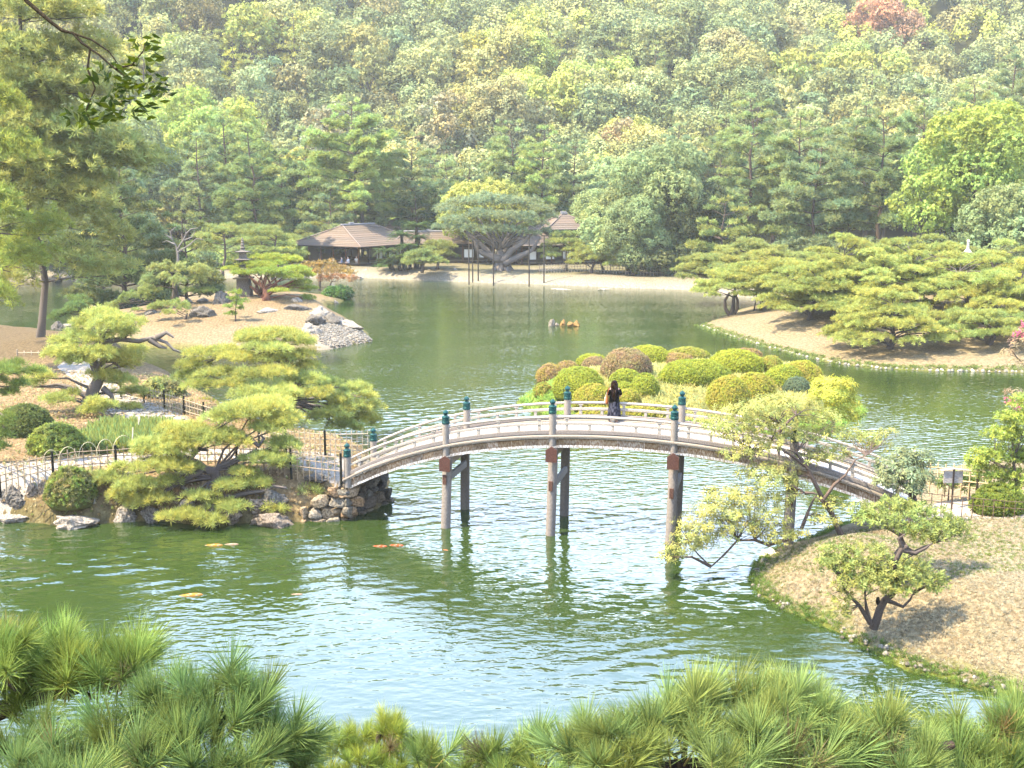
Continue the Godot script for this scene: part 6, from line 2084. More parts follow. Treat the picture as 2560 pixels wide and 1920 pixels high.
func peninsula() -> void:
	var L := "right_peninsula"
	var list := [
		[Vector3(18.33, 0.8, -95.66), 4.4, 2.9, 16, "clipped pine at the peninsula tip whose two stems make a ring", 0.5],
		[Vector3(22.37, 1, -98.69), 5.0, 3.9, 22, "clipped pine on two dark supports, second from the peninsula tip", 0.45],
		[Vector3(23.52, 1, -90.56), 4.6, 3.6, 24, "wide low clipped pine spreading over the lawn, third from the tip", 0.2],
		[Vector3(27.65, 1.5, -95.2), 5.6, 4.2, 28, "broad clipped pine in the middle of the peninsula mass", 0.2],
		[Vector3(25.54, 0.6, -77.12), 4.1, 3.6, 28, "front clipped pine on the lawn with tiers down to the ground", 0.12],
		[Vector3(31.66, 2, -90.44), 5.6, 4.6, 30, "tallest clipped pine of the mass with forked pale limbs showing", 0.3],
		[Vector3(35.14, 1.4, -87.62), 4.8, 4.6, 30, "clipped pine leaning right on a dark slanting trunk", 0.35],
		[Vector3(33.31, 0.5, -79.77), 2.6, 3.3, 18, "low clipped pine on the right lawn near the edge of the view", 0.25],
		[Vector3(37.28, 1.2, -84.83), 5.0, 4.0, 24, "clipped pine cut by the right edge of the view", 0.2],
		[Vector3(29.23, 2, -95.38), 5.0, 4.0, 24, "clipped pine behind the middle of the peninsula mass", 0.35],
		[Vector3(25.95, 1.8, -103.01), 4.4, 3.6, 20, "clipped pine behind the second one from the tip", 0.3],
		[Vector3(23.83, 1.4, -98.71), 4.6, 3.8, 22, "clipped pine filling the gap behind the wide low one", 0.15],
		[Vector3(25.47, 1.3, -90.09), 4.0, 3.6, 22, "clipped pine between the wide low one and the front one", 0.1],
		[Vector3(27.41, 1.7, -86.56), 5.0, 4.0, 24, "clipped pine right behind the front one on the lawn", 0.15],
		[Vector3(35.17, 2, -95.38), 5.4, 4.2, 24, "clipped pine between the tallest and the right-leaning one", 0.25],
		[Vector3(38.85, 1.8, -92.35), 5.2, 4.2, 24, "clipped pine behind the right-leaning one near the edge", 0.25]]
	var i := 0
	for q in list:
		var p := on(L, q[0])
		var tr := crooked(p, q[1] * 0.72, Vector2([0.5, 0.3, 0.2, -0.4, 0.2, -0.3, -1.4, 0.8, 0.4, 0.3, -0.3, 0.2, -0.2, 0.3, 0.2, -0.4][i], 0.2), 5, 0.4)
		var o := pine("cloud_pine", q[4], "clipped pines on the right peninsula", tr, 0.2, umbrella(p, q[1], q[2] * 1.12, int(q[3] * 1.75), 0.9, q[5] * 0.8, 0.42), "tuft_mid", 0.25, 0.18, vary(Color(0.24, 0.255, 0.06), 0.1, 0.06), Color(0.1, 0.085, 0.075))
		if i == 0:
			var b := MB.new()
			b.col = Color(0.16, 0.125, 0.1)
			b.tube([Vector3(0, -0.2, 0), Vector3(-0.55, 0.6, 0), Vector3(-0.6, 1.3, 0), Vector3(-0.2, 2.0, 0)], [0.2, 0.15, 0.13, 0.1], 7)
			b.tube([Vector3(0.05, -0.2, 0), Vector3(0.5, 0.6, 0), Vector3(0.5, 1.3, 0), Vector3(0.2, 2.0, 0)], [0.18, 0.14, 0.12, 0.1], 7)
			part(o, "ring_stem", b.mesh(), M.bark)
		i += 1
	for q in [[Vector3(19.75, 3.32, -112), 4.8, 3.8, "clipped pine far left behind the peninsula, by the bamboo fence"], [Vector3(22.87, 3.47, -113), 5.2, 4.2, "second clipped pine behind the peninsula, right of the fence end"], [Vector3(25.01, 3.46, -110), 5.0, 3.6, "third clipped pine in the row behind the peninsula"], [Vector3(37.24, 4.32, -104), 5.2, 3.4, "high clipped pine left of the small stone pagoda"], [Vector3(40.93, 4.18, -106), 5.2, 3.2, "high clipped pine standing right behind the pale stone marker"], [Vector3(32.96, 3.76, -106), 3.4, 3.6, "low dome-shaped clipped pine behind the peninsula mass"]]:
		var p: Vector3 = q[0]
		p.y = 1.0
		pine("cloud_pine", q[3], "clipped pines behind the right peninsula", crooked(p, q[1] * 0.75, Vector2(0.4, 0)), 0.18, umbrella(p, q[1], q[2] * 1.05, 38, 0.95, 0.3, 0.55), "tuft_mid", 0.28, 0.2, vary(Color(0.195, 0.215, 0.06), 0.1, 0.06), Color(0.1, 0.085, 0.075))
	for k in 2:
		var b := MB.new()
		b.col = Color(0.03, 0.025, 0.022)
		b.tube([Vector3(-0.35, -0.2, 0), Vector3(-0.1, 1.5, 0)], [0.06, 0.055], 6)
		b.tube([Vector3(0.35, -0.2, 0), Vector3(0.1, 1.5, 0)], [0.06, 0.055], 6)
		b.tube([Vector3(-0.5, 1.45, 0), Vector3(0.5, 1.5, 0)], [0.06, 0.06], 6)
		var at := on(L, [Vector3(21.23, 0.9, -98.99), Vector3(21.98, 0.9, -99.63)][k])
		tag(part(self, "tree_prop", b.mesh(), M.painted, Transform3D(Basis(Vector3.UP, 0.3 * k), at)), "dark timber trestle under the clipped pine, %s of two" % ["left", "right"][k], "prop", "trestles under the clipped pine")
	var pg := thing("small_pagoda", "small brown many-tiered stone pagoda with a pale spire at the right", "stone pagoda", Vector3(38.64, 4.61, -98) as Vector3)
	for i2 in 7:
		var b := MB.new()
		b.col = vary(Color(0.24, 0.2, 0.175), 0.15)
		var y := -1.2 + i2 * 0.36
		b.lathe(Vector3.ZERO, [[0.0, y], [0.34, y], [0.34, y + 0.2], [0.56, y + 0.22], [0.56, y + 0.29], [0.36, y + 0.36], [0.0, y + 0.36]], 12)
		part(pg, "tier", b.mesh(), M.rock)
	var sp := MB.new()
	sp.col = Color(0.5, 0.47, 0.43)
	sp.lathe(Vector3(0, 1.32, 0), [[0.36, 0.0], [0.24, 0.12], [0.12, 0.3], [0.1, 0.8], [0.14, 0.9], [0.05, 1.05], [0.0, 1.1]], 10)
	part(pg, "spire", sp.mesh(), M.rock)
	var mk := MB.new()
	mk.col = Color(0.34, 0.33, 0.27)
	mk.lathe(Vector3.ZERO, [[0.26, -1.2], [0.3, 0.0], [0.28, 0.3], [0.12, 0.42], [0.15, 0.5], [0.13, 0.62], [0.0, 0.7]], 12)
	tag(part(self, "stone_marker", mk.mesh(), M.rock, Transform3D(Basis(), Vector3(32.45, 5.26, -92))), "small pale rounded stone marker rising out of the clipped pines", "stone marker")
	airy_tree("garden_shrub", "pale loose shrub right of the small stone pagoda", [Vector3(39.88, 3.99, -95), Vector3(39.81, 4.94, -95)], [], [[Vector3(39.01, 5.51, -95), 0.99, 0.61], [Vector3(40.37, 5.13, -95), 1.15, 0.69], [Vector3(41.73, 5.45, -96), 1.08, 0.77], [Vector3(39.43, 4.44, -94), 1.14, 0.61], [Vector3(41.76, 4.37, -95), 0.99, 0.69], [Vector3(38.71, 4.37, -95), 0.84, 0.54], [Vector3(41.34, 5.96, -97), 0.86, 0.62]], "sprig", 0.3, 0.26, Color(0.13, 0.14, 0.05), Color(0.1, 0.12, 0.05), 0.08, "shrub")
	# white edging stones at the waterline
	var xs := []
	var cols := []
	var poly: Array = lands[L].poly
	for e in 8:
		var a: Vector2 = poly[e]
		var b2: Vector2 = poly[e + 1]
		var n := int(a.distance_to(b2) / 0.3)
		for k in n:
			var q := a.lerp(b2, (k + R.randf() * 0.5) / n)
			xs.append(Transform3D(Basis(Vector3.UP, R.randf() * 6.0) * Basis.from_scale(Vector3(0.16, 0.12, 0.14) * (0.6 + 0.7 * R.randf())), Vector3(q.x + R.randf() * 0.15, 0.03, q.y - R.randf() * 0.25)))
			var g := 0.18 + 0.2 * R.randf()
			cols.append(Color(g, g * 0.95, g * 0.85))
	tag(scatter(self, "edging_stones", stone(Vector3.ONE, 5, 1, 4, 0.12, 0.0, Color(1, 1, 1)), M.rock, xs, cols), "row of small white stones along the waterline of the right peninsula", "stones", "", "stuff")
	xs = []
	cols = []
	for e in 8:
		var a: Vector2 = poly[e]
		var b2: Vector2 = poly[e + 1]
		for k in int(a.distance_to(b2) * 14):
			var q := a.lerp(b2, R.randf()) + Vector2(R.randf() - 0.5, -0.2 - 0.6 * R.randf())
			xs.append(Transform3D(aim(Vector3(R.randf() - 0.5, 1.4, R.randf() - 0.5), 0.16 + 0.12 * R.randf()), Vector3(q.x, maxf(0.02, height(L, q.x, q.y)), q.y)))
			cols.append(vary(Color(0.13, 0.16, 0.04), 0.25, 0.1))
	tag(scatter(self, "waterline_grass", G.tuft_far[0], M.needle, xs, cols), "green grass fringe along the waterline of the right peninsula", "grass", "", "stuff")

func shrubs() -> void:
	var L := "shrub_island"
	var g1 := Color(0.237, 0.254, 0.0296)
	var g2 := Color(0.176, 0.211, 0.0324)
	var ol := Color(0.264, 0.211, 0.0443)
	var pu := Color(0.229, 0.144, 0.0886)
	# centre of the foot, half width, height: read on the ground of the islet
	var list := [
		[Vector3(2.13, 0.8, -62.88), 95, 120, ol, pu, "olive-brown ball shrub at the left end of the islet"],
		[Vector3(3.24, 0.8, -66.57), 70, 65, ol, pu, "brownish shrub behind the left-end ball"],
		[Vector3(1.64, 0.6, -59.42), 62, 92, ol, g2, "smallest ball shrub at the left waterline"],
		[Vector3(3.44, 0.8, -58.53), 168, 200, g1, g2, "big egg-shaped green shrub left of the woman"],
		[Vector3(4.83, 0.8, -68.72), 100, 75, g1, g1, "yellow-green shrub at the back left"],
		[Vector3(4.89, 0.8, -67.1), 85, 85, pu, Color(0.211, 0.169, 0.0737), "purplish shrub in front of the back left one"],
		[Vector3(6.41, 0.9, -63.71), 165, 200, pu, Color(0.211, 0.186, 0.0737), "large purple-brown dome in the middle of the islet"],
		[Vector3(8.27, 0.8, -69.28), 150, 125, g1, g1, "bright flat-topped shrub behind the purple dome"],
		[Vector3(6.19, 0.9, -61.6), 105, 95, g1, g2, "low green shrub in front of the purple dome"],
		[Vector3(6.81, 0.9, -57.98), 92, 150, g2, g1, "round ball shrub right of the woman's head"],
		[Vector3(5.9, 0.9, -59.42), 56, 55, g1, g2, "little ball shrub directly behind the woman's shoulder"],
		[Vector3(5.76, 0.9, -55.85), 74, 98, g1, ol, "ball shrub right beside the woman"],
		[Vector3(3.97, 0.8, -55.08), 138, 170, g1, ol, "wide dome shrub in front left of the woman, behind the rail"],
		[Vector3(10.94, 0.8, -71.01), 145, 82, Color(0.246, 0.22, 0.059), g1, "tan-green shrub at the back centre"],
		[Vector3(9.95, 0.8, -68.72), 115, 82, ol, pu, "low brownish shrub before the back centre one"],
		[Vector3(9.94, 0.9, -61.6), 238, 165, g1, g2, "longest low oval shrub on the open grass"],
		[Vector3(12.93, 0.8, -65.8), 185, 160, g1, g1, "large bright shrub at the back right"],
		[Vector3(14.79, 0.7, -71.98), 110, 70, pu, ol, "brownish shrub peeping over the large bright one"],
		[Vector3(14.99, 0.8, -66.06), 90, 110, g2, ol, "shaded shrub right of the large bright one"],
		[Vector3(15.82, 0.7, -62.08), 145, 170, g1, ol, "bright olive shrub at the right end of the islet"],
		[Vector3(14.88, 0.7, -61.86), 135, 145, g1, g2, "bright dome shrub behind the grey bush"],
		[Vector3(15.2, 0.6, -60.46), 85, 105, Color(0.0878, 0.118, 0.0737), Color(0.105, 0.135, 0.0664), "dark grey-green bush low at the right"],
		[Vector3(10.44, 0.9, -54.57), 145, 225, g1, ol, "tall rounded shrub at the front right, left of a joined pair"],
		[Vector3(12.17, 0.9, -56.8), 140, 190, g1, ol, "tall rounded shrub at the front right, right of a joined pair"],
		[Vector3(6.75, 0.5, -54.66), 200, 75, g1, ol, "low hedge-like shrub seen between the bridge rails"],
		[Vector3(4.19, 0.4, -54.29), 150, 85, ol, g1, "low orange-green shrub below the rail left of the woman"]]
	for q in list:
		var p := on(L, q[0])
		var px: float = -p.z / 2484.0 * 0.3047
		var rx: float = q[1] * px * 1.02
		var h: float = q[2] * px * 1.0
		mound(q[5], p, Vector3(rx * 1.1, h * 0.86, minf(rx, h * 1.0) * 0.95), q[3], q[4], 0.062, "clipped shrubs on the islet", 0.07)
	# grass of the islet
	var xs := []
	var cols := []
	var poly: Array = lands[L].poly
	while xs.size() < 5200:
		var q := Vector2(lerpf(0.0, 18.0, R.randf()), lerpf(-72.0, -51.0, R.randf()))
		var sd := edge_distance(poly, q)
		if sd > -0.15:
			xs.append(Transform3D(aim(Vector3(R.randf() - 0.5, 1.3, R.randf() - 0.5), 0.16 + 0.16 * R.randf()), Vector3(q.x, maxf(0.02, height(L, q.x, q.y)), q.y)))
			cols.append(vary(Color(0.211, 0.304, 0.059) if sd < 1.2 or q.x < 3.0 else Color(0.351, 0.321, 0.103), 0.25, 0.15))
	tag(scatter(self, "islet_grass", G.tuft_far[1], M.needle, xs, cols), "rough green and straw-coloured grass on the shrub islet", "grass", "", "stuff")
	airy_tree("leafy_tree", "yellow-green leafy tree at the right end of the islet beyond the bridge", [Vector3(14.28, 0.66, -50), Vector3(14.25, 1.29, -50), Vector3(14.29, 1.71, -50)], [], [[Vector3(14.15, 2.81, -50), 0.91, 0.34], [Vector3(14.77, 2.65, -50), 0.53, 0.45], [Vector3(13.75, 2.44, -49), 0.81, 0.37], [Vector3(14.81, 1.95, -50), 0.6, 0.42], [Vector3(14, 1.83, -49), 0.74, 0.37], [Vector3(14.99, 1.4, -50), 0.53, 0.34], [Vector3(13.63, 2.57, -50), 0.45, 0.3]], "thin_sprig", 0.2, 0.17, Color(0.264, 0.279, 0.0383), Color(0.299, 0.279, 0.0443), 0.1)

func left_bank() -> void:
	var L := "left_bank"
	var pcol := Color(0.27, 0.28, 0.068)
	# three wide pines
	var a := [on(L, Vector3(-19.26, 1.35, -51.43)), Vector3(-19.14, 1.9, -51.3), Vector3(-18.95, 2.38, -51.3), Vector3(-18.64, 2.94, -51.3), Vector3(-18.92, 3.46, -51.5), Vector3(-19.08, 4.02, -51.5), Vector3(-18.66, 4.49, -51.5)]
	pine("bank_pine", "old leaning pine on the left bank with a forked trunk beside the path", "", a, 0.36, [[Vector3(-18.27, 5.77, -51.3), 0.85, 0.31], [Vector3(-17.64, 5.46, -50.3), 1.29, 0.42], [Vector3(-17.54, 4.91, -51.3), 0.85, 0.39], [Vector3(-19.35, 4.68, -51.3), 0.93, 0.39], [Vector3(-19.63, 4.19, -50.3), 0.84, 0.38], [Vector3(-19.27, 3.8, -50.3), 0.84, 0.3], [Vector3(-18.33, 4.19, -50.3), 0.84, 0.34], [Vector3(-17.69, 3.81, -51.3), 1.01, 0.43], [Vector3(-17.3, 3.9, -52.3), 0.55, 0.39], [Vector3(-17.65, 3.34, -52.3), 0.63, 0.32], [Vector3(-20.3, 4.52, -51.3), 0.62, 0.31], [Vector3(-18.44, 3.02, -51.3), 0.77, 0.23], [Vector3(-17.67, 2.7, -51.3), 0.77, 0.27], [Vector3(-17.56, 2.04, -52.3), 0.71, 0.28], [Vector3(-19.83, 2.27, -49.3), 0.67, 0.26], [Vector3(-19.68, 2.32, -50.3), 0.46, 0.19], [Vector3(-18.17, 2.12, -49.3), 0.6, 0.26], [Vector3(-17.65, 1.96, -49.3), 0.45, 0.22], [Vector3(-17.27, 1.42, -51.3), 0.58, 0.27], [Vector3(-18.42, 1.73, -49.3), 0.52, 0.22], [Vector3(-20.93, 3.18, -50.3), 0.68, 0.27], [Vector3(-21.34, 2.79, -50.3), 0.53, 0.27], [Vector3(-19.39, 5.31, -51.3), 0.54, 0.27], [Vector3(-20.33, 4.11, -50.3), 0.46, 0.23]], "tuft_near", 0.23, 0.135, pcol, Color(0.15, 0.13, 0.115))
	var o: Node3D = get_child(get_child_count() - 1)
	for l in [[Vector3(-19.04, 2.22, -51.3), Vector3(-19.43, 2.18, -51.3), Vector3(-20.04, 2.5, -51.3), Vector3(-20.59, 2.62, -51.3), Vector3(-21.22, 2.54, -51.3)], [Vector3(-18.66, 4.49, -51.5), Vector3(-18.1, 4.57, -51.5), Vector3(-17.63, 4.65, -51.5), Vector3(-16.85, 4.57, -51.5), Vector3(-16.21, 4.73, -51.5), Vector3(-15.6, 4.49, -51.5), Vector3(-15.3, 4.18, -51.5), Vector3(-14.84, 4.02, -51.5)], [Vector3(-16.37, 4.65, -51.5), Vector3(-15.92, 4.33, -51.5), Vector3(-15.61, 4.25, -51.5)], [Vector3(-17.63, 4.65, -51.5), Vector3(-17.29, 5.04, -51.5), Vector3(-16.96, 5.36, -51.5), Vector3(-17.1, 5.6, -51.5)], [Vector3(-18.55, 2.46, -51.3), Vector3(-18.18, 2.14, -51.3), Vector3(-18.04, 1.74, -51.3), Vector3(-17.82, 1.5, -51.3)], [Vector3(-16.05, 4.73, -51.5), Vector3(-15.57, 4.97, -51.5), Vector3(-15.27, 4.73, -51.5)], [Vector3(-18.92, 3.38, -51.5), Vector3(-18.47, 3.7, -51.5), Vector3(-18.08, 3.62, -51.5), Vector3(-17.78, 3.38, -51.5)]]:
		var b := MB.new()
		b.col = Color(0.17, 0.15, 0.135)
		var pts := []
		for q in l:
			pts.append(q - o.position)
		b.tube(pts, taper(pts.size(), 0.14, 0.045), 7, 0.15)
		part(o, "limb", b.mesh(), M.bark)
	var bb := [on(L, Vector3(-10.43, 1.2, -51.78)), Vector3(-10.18, 1.79, -51), Vector3(-9.85, 2.27, -51), Vector3(-9.6, 2.83, -51), Vector3(-9.82, 3.3, -51), Vector3(-10.41, 4.09, -51), Vector3(-10.48, 4.56, -51)]
	pine("bank_pine", "broad layered pine behind the front one, spreading over the pond near the bridge", "", bb, 0.3, [[Vector3(-10.7, 4.91, -51), 1.54, 0.25], [Vector3(-11.71, 4.64, -51), 0.69, 0.23], [Vector3(-9.54, 4.56, -51), 0.69, 0.25], [Vector3(-10.58, 4.47, -50), 1.13, 0.23], [Vector3(-13.29, 4.09, -51), 1.23, 0.25], [Vector3(-11.82, 4, -50), 0.91, 0.23], [Vector3(-14.25, 3.54, -51), 0.92, 0.25], [Vector3(-13, 3.31, -50), 0.91, 0.24], [Vector3(-14.51, 3.06, -51), 0.69, 0.23], [Vector3(-10.6, 3.93, -50), 0.75, 0.3], [Vector3(-9.72, 3.93, -51), 0.92, 0.31], [Vector3(-9.11, 3.46, -51), 0.69, 0.27], [Vector3(-11.24, 3.4, -49), 0.81, 0.3], [Vector3(-10.11, 3.47, -49), 0.81, 0.3], [Vector3(-9.1, 3, -50), 0.91, 0.3], [Vector3(-12.15, 3.02, -49), 0.67, 0.22], [Vector3(-13.79, 2.76, -50), 0.75, 0.23], [Vector3(-8.35, 2.67, -51), 0.69, 0.29], [Vector3(-10.82, 2.81, -48), 1.01, 0.29], [Vector3(-9.49, 2.81, -48), 0.94, 0.29], [Vector3(-8.49, 2.56, -49), 0.74, 0.3], [Vector3(-7.17, 2.25, -52), 0.79, 0.27], [Vector3(-6.74, 1.74, -53), 0.48, 0.24], [Vector3(-7.98, 1.95, -51), 0.85, 0.31], [Vector3(-6.79, 1.44, -52), 0.79, 0.31], [Vector3(-7.52, 1.55, -51), 0.92, 0.31], [Vector3(-8.07, 1.44, -50), 0.75, 0.3], [Vector3(-6.96, 0.87, -52), 0.86, 0.31], [Vector3(-6.4, 0.71, -52), 0.47, 0.27], [Vector3(-7.7, 0.83, -51), 0.77, 0.29], [Vector3(-8.62, 1.28, -50), 0.45, 0.26], [Vector3(-6.99, 0.59, -51), 0.38, 0.17]], "tuft_near", 0.22, 0.13, pcol, Color(0.13, 0.11, 0.095))
	var cc := [Vector3(-10.55, 1.14, -39.6), Vector3(-10.51, 1.52, -39.6), Vector3(-10.76, 1.61, -39.4), Vector3(-11, 1.91, -39.2), Vector3(-11.2, 2.09, -39.1), Vector3(-11.1, 2.25, -39.2)]
	pine("bank_pine", "front pine low over the bank with a bent scaly trunk and boughs reaching the water", "", cc, 0.2, [[Vector3(-9.1, 3.7, -40.3), 1.22, 0.26], [Vector3(-9.49, 3.61, -39.8), 0.9, 0.23], [Vector3(-8.25, 3.26, -40.3), 0.91, 0.23], [Vector3(-10.11, 3.43, -39.8), 0.72, 0.22], [Vector3(-8.53, 3.05, -39.8), 0.78, 0.2], [Vector3(-11.51, 3.1, -39.3), 0.83, 0.24], [Vector3(-10.49, 2.85, -39.3), 1.01, 0.25], [Vector3(-9.83, 2.66, -39.3), 0.71, 0.21], [Vector3(-11.14, 2.73, -39), 0.88, 0.24], [Vector3(-12.33, 2.54, -39.3), 0.89, 0.23], [Vector3(-12.71, 2.29, -39.3), 0.59, 0.19], [Vector3(-8.06, 2.42, -39.8), 0.72, 0.22], [Vector3(-11.71, 2.4, -38.8), 0.7, 0.2], [Vector3(-8.58, 2.04, -39.3), 0.83, 0.21], [Vector3(-8.08, 1.73, -39.8), 0.54, 0.19], [Vector3(-12.06, 1.94, -38.7), 0.93, 0.23], [Vector3(-11.23, 1.81, -38.7), 0.53, 0.2], [Vector3(-14.12, 1.43, -39), 0.65, 0.21], [Vector3(-14.49, 1.24, -39), 0.47, 0.18], [Vector3(-12.93, 1.31, -38.5), 0.87, 0.24], [Vector3(-13.3, 1.05, -38.3), 0.69, 0.22], [Vector3(-12.41, 0.87, -38.3), 0.69, 0.22], [Vector3(-11.91, 1.38, -38.7), 0.47, 0.16], [Vector3(-9.4, 1.59, -39.1), 0.53, 0.15], [Vector3(-9.69, 1.25, -38.7), 0.7, 0.16], [Vector3(-8.89, 1.26, -38.9), 0.53, 0.15], [Vector3(-7.22, 0.83, -39.7), 0.66, 0.19], [Vector3(-10.68, 0.93, -38.3), 0.58, 0.17], [Vector3(-9.63, 0.62, -38.1), 0.69, 0.23], [Vector3(-11.25, 0.43, -37.9), 0.69, 0.17], [Vector3(-10.26, 0.24, -37.7), 0.51, 0.2], [Vector3(-8.21, 0.45, -38.7), 0.41, 0.2], [Vector3(-13.64, 1.77, -39.1), 0.35, 0.15], [Vector3(-12.93, 0.71, -38.2), 0.52, 0.2], [Vector3(-10.63, 0.4, -37.8), 0.4, 0.15]], "tuft_near", 0.2, 0.112, pcol, Color(0.15, 0.125, 0.11))
	o = get_child(get_child_count() - 1)
	for l in [[Vector3(-11.19, 2.22, -39.3), Vector3(-10.94, 2.41, -39.3), Vector3(-10.64, 2.35, -39.3)], [Vector3(-9.47, 2.78, -39.6), Vector3(-9.23, 2.72, -39.6), Vector3(-8.93, 2.44, -39.6), Vector3(-8.74, 2.72, -39.6), Vector3(-8.86, 2.84, -39.6)], [Vector3(-10.77, 1.74, -39), Vector3(-11.45, 1.36, -39), Vector3(-11.52, 1.11, -39), Vector3(-11.29, 0.92, -39), Vector3(-10.93, 0.89, -39)], [Vector3(-10.88, 0.73, -38.8), Vector3(-10.27, 0.82, -38.8), Vector3(-9.73, 0.79, -38.8), Vector3(-9.36, 0.92, -38.8), Vector3(-9, 0.98, -38.8), Vector3(-8.51, 1.04, -38.8), Vector3(-8.32, 1.2, -38.8), Vector3(-7.84, 1.13, -38.8)], [Vector3(-10.54, 1.4, -39.6), Vector3(-10.37, 1.71, -39.6), Vector3(-10.13, 1.78, -39.6), Vector3(-9.5, 2.03, -39.6), Vector3(-9, 2.34, -39.6)], [Vector3(-11.17, 2.06, -39.2), Vector3(-11.83, 2.19, -39.2), Vector3(-12.13, 2.31, -39.2), Vector3(-12.63, 2.12, -39.2), Vector3(-12.93, 2.06, -39.2)], [Vector3(-11.46, 1.35, -38.8), Vector3(-12.06, 1.41, -38.8), Vector3(-12.66, 1.48, -38.8), Vector3(-13.2, 1.48, -38.8)]]:
		var b := MB.new()
		b.col = Color(0.16, 0.135, 0.12)
		var pts := []
		for q in l:
			pts.append(q - o.position)
		b.tube(pts, taper(pts.size(), 0.11, 0.04), 7, 0.16)
		part(o, "limb", b.mesh(), M.bark)
	pine("edge_pine", "soft-needled pine boughs at the left edge above the clipped bushes", "", [Vector3(-20.1, 1.49, -41), Vector3(-19.56, 4.07, -41), Vector3(-19.24, 5.93, -41)], 0.2, [[Vector3(-18.35, 4.85, -41), 0.51, 0.22], [Vector3(-17.83, 4.85, -41), 0.25, 0.18], [Vector3(-17.79, 4.37, -41), 0.33, 0.18], [Vector3(-18.33, 4.07, -41), 0.4, 0.14], [Vector3(-18.48, 4.92, -42), 0.41, 0.15], [Vector3(-18.52, 4.48, -41), 0.33, 0.18], [Vector3(-17.71, 4.69, -42), 0.33, 0.15], [Vector3(-17.59, 3.33, -39), 0.34, 0.21], [Vector3(-17.69, 2.9, -39), 0.31, 0.21], [Vector3(-17.76, 2.5, -39), 0.31, 0.17], [Vector3(-17.5, 3.62, -39), 0.21, 0.14]], "tuft_near", 0.23, 0.12, Color(0.11, 0.15, 0.035))
	# clipped bushes
	mound("big dark green clipped bush at the left edge beside the path", on(L, Vector3(-20.08, 1.4, -46.41)), Vector3(1.12, 0.98, 0.95), Color(0.065, 0.0845, 0.0234), Color(0.091, 0.104, 0.026), 0.07, "", 0.085)
	mound("yellow-green clipped bush in front of the big dark one", on(L, Vector3(-17.43, 1.4, -42.99)), Vector3(1.03, 0.88, 0.85), Color(0.169, 0.202, 0.0325), Color(0.117, 0.143, 0.039), 0.085, "", 0.13)
	mound("two-toned clipped bush outside the front fence at the waterside", on(L, Vector3(-15.06, 0.8, -38.08)), Vector3(0.84, 1.02, 0.75), Color(0.117, 0.163, 0.026), Color(0.156, 0.13, 0.052), 0.07, "", 0.1)
	mound("golden clipped bush behind the rear fence near the pond", Vector3(-14.78, 0.9, -54.13), Vector3(0.75, 0.42, 0.7), Color(0.195, 0.182, 0.0195), Color(0.182, 0.195, 0.026), 0.07, "", 0.08)
	mound("leafy pale bush behind the rear bamboo fence", on(L, Vector3(-17.72, 1, -57.28)), Vector3(0.95, 0.62, 0.8), Color(0.195, 0.221, 0.0585), Color(0.156, 0.143, 0.065), 0.12, "", 0.22)
	# fences
	fence("bamboo lattice fence with black posts along the front of the left path", [Vector3(-17.13, 1.4, -37.31), Vector3(-16.6, 1.4, -38.65), Vector3(-15.45, 1.42, -39.75), Vector3(-12.98, 1.42, -40.42), Vector3(-10.15, 1.42, -40.29), Vector3(-7.97, 1.45, -39.63), Vector3(-5.89, 1.5, -38.52)], 0.78, 0.27, 3, "bamboo fences", 8)
	fence("bamboo fence on the pond side of the path, behind the left pines", [Vector3(-18.67, 1.35, -54.02), Vector3(-16.67, 1.35, -52.39), Vector3(-14.66, 1.35, -50.22), Vector3(-13.33, 1.35, -48.71), Vector3(-11.61, 1.35, -46.55)], 0.8, 0.27, 3, "bamboo fences", 7, Color(0.36, 0.29, 0.2))
	fence("bamboo fence behind the path at the foot of the bridge", [Vector3(-9.86, 1.45, -43.8), Vector3(-8.09, 1.5, -42.03), Vector3(-6.64, 1.5, -41.66), Vector3(-5.33, 1.55, -41.6)], 0.9, 0.2, 4, "bamboo fences", 9, Color(0.33, 0.28, 0.21))
	fence("short bamboo fence at the far left end of the path", [Vector3(-28.1, 1.2, -64.66), Vector3(-26.78, 1.2, -64.66), Vector3(-25.27, 1.2, -64.16), Vector3(-23.61, 1.2, -63.19)], 0.95, 0.4, 3, "bamboo fences", 4, Color(0.44, 0.35, 0.26), 0.12, 0.022, Color(0.25, 0.2, 0.15))
	var ends := [[10, 1042, 45, 1030], [55, 1025, 88, 1016], [88, 1018, 130, 1008], [125, 1010, 168, 1000], [166, 1002, 212, 992], [210, 994, 246, 984], [244, 984, 286, 976]]
	var hp := [Vector3(-17.28, 1.4, -38.16), Vector3(-17.08, 1.4, -38.65), Vector3(-16.96, 1.4, -38.91), Vector3(-16.69, 1.4, -39.43), Vector3(-16.83, 1.4, -40.09), Vector3(-16.41, 1.4, -40.64), Vector3(-16.42, 1.4, -40.5), Vector3(-15.98, 1.4, -41.21), Vector3(-16, 1.4, -41.35), Vector3(-15.49, 1.4, -41.93), Vector3(-15.48, 1.4, -41.71), Vector3(-15.1, 1.4, -42.53), Vector3(-15.09, 1.4, -42.38), Vector3(-14.57, 1.4, -43.15)]
	var nth := ["first", "second", "third", "fourth", "fifth", "sixth", "seventh"]
	for i in 7:
		hoop("thin bamboo hoop edging the front path, %s from the left" % nth[i], hp[i * 2], hp[i * 2 + 1], 0.72, "bamboo hoops along the path")
	var h2 := [Vector3(-23.74, 1.35, -56), Vector3(-23.49, 1.35, -56.52), Vector3(-23.43, 1.35, -56.26), Vector3(-23.08, 1.35, -56.78), Vector3(-23.07, 1.35, -56.52), Vector3(-22.67, 1.35, -57.05), Vector3(-22.66, 1.35, -56.78), Vector3(-22.11, 1.35, -56.92)]
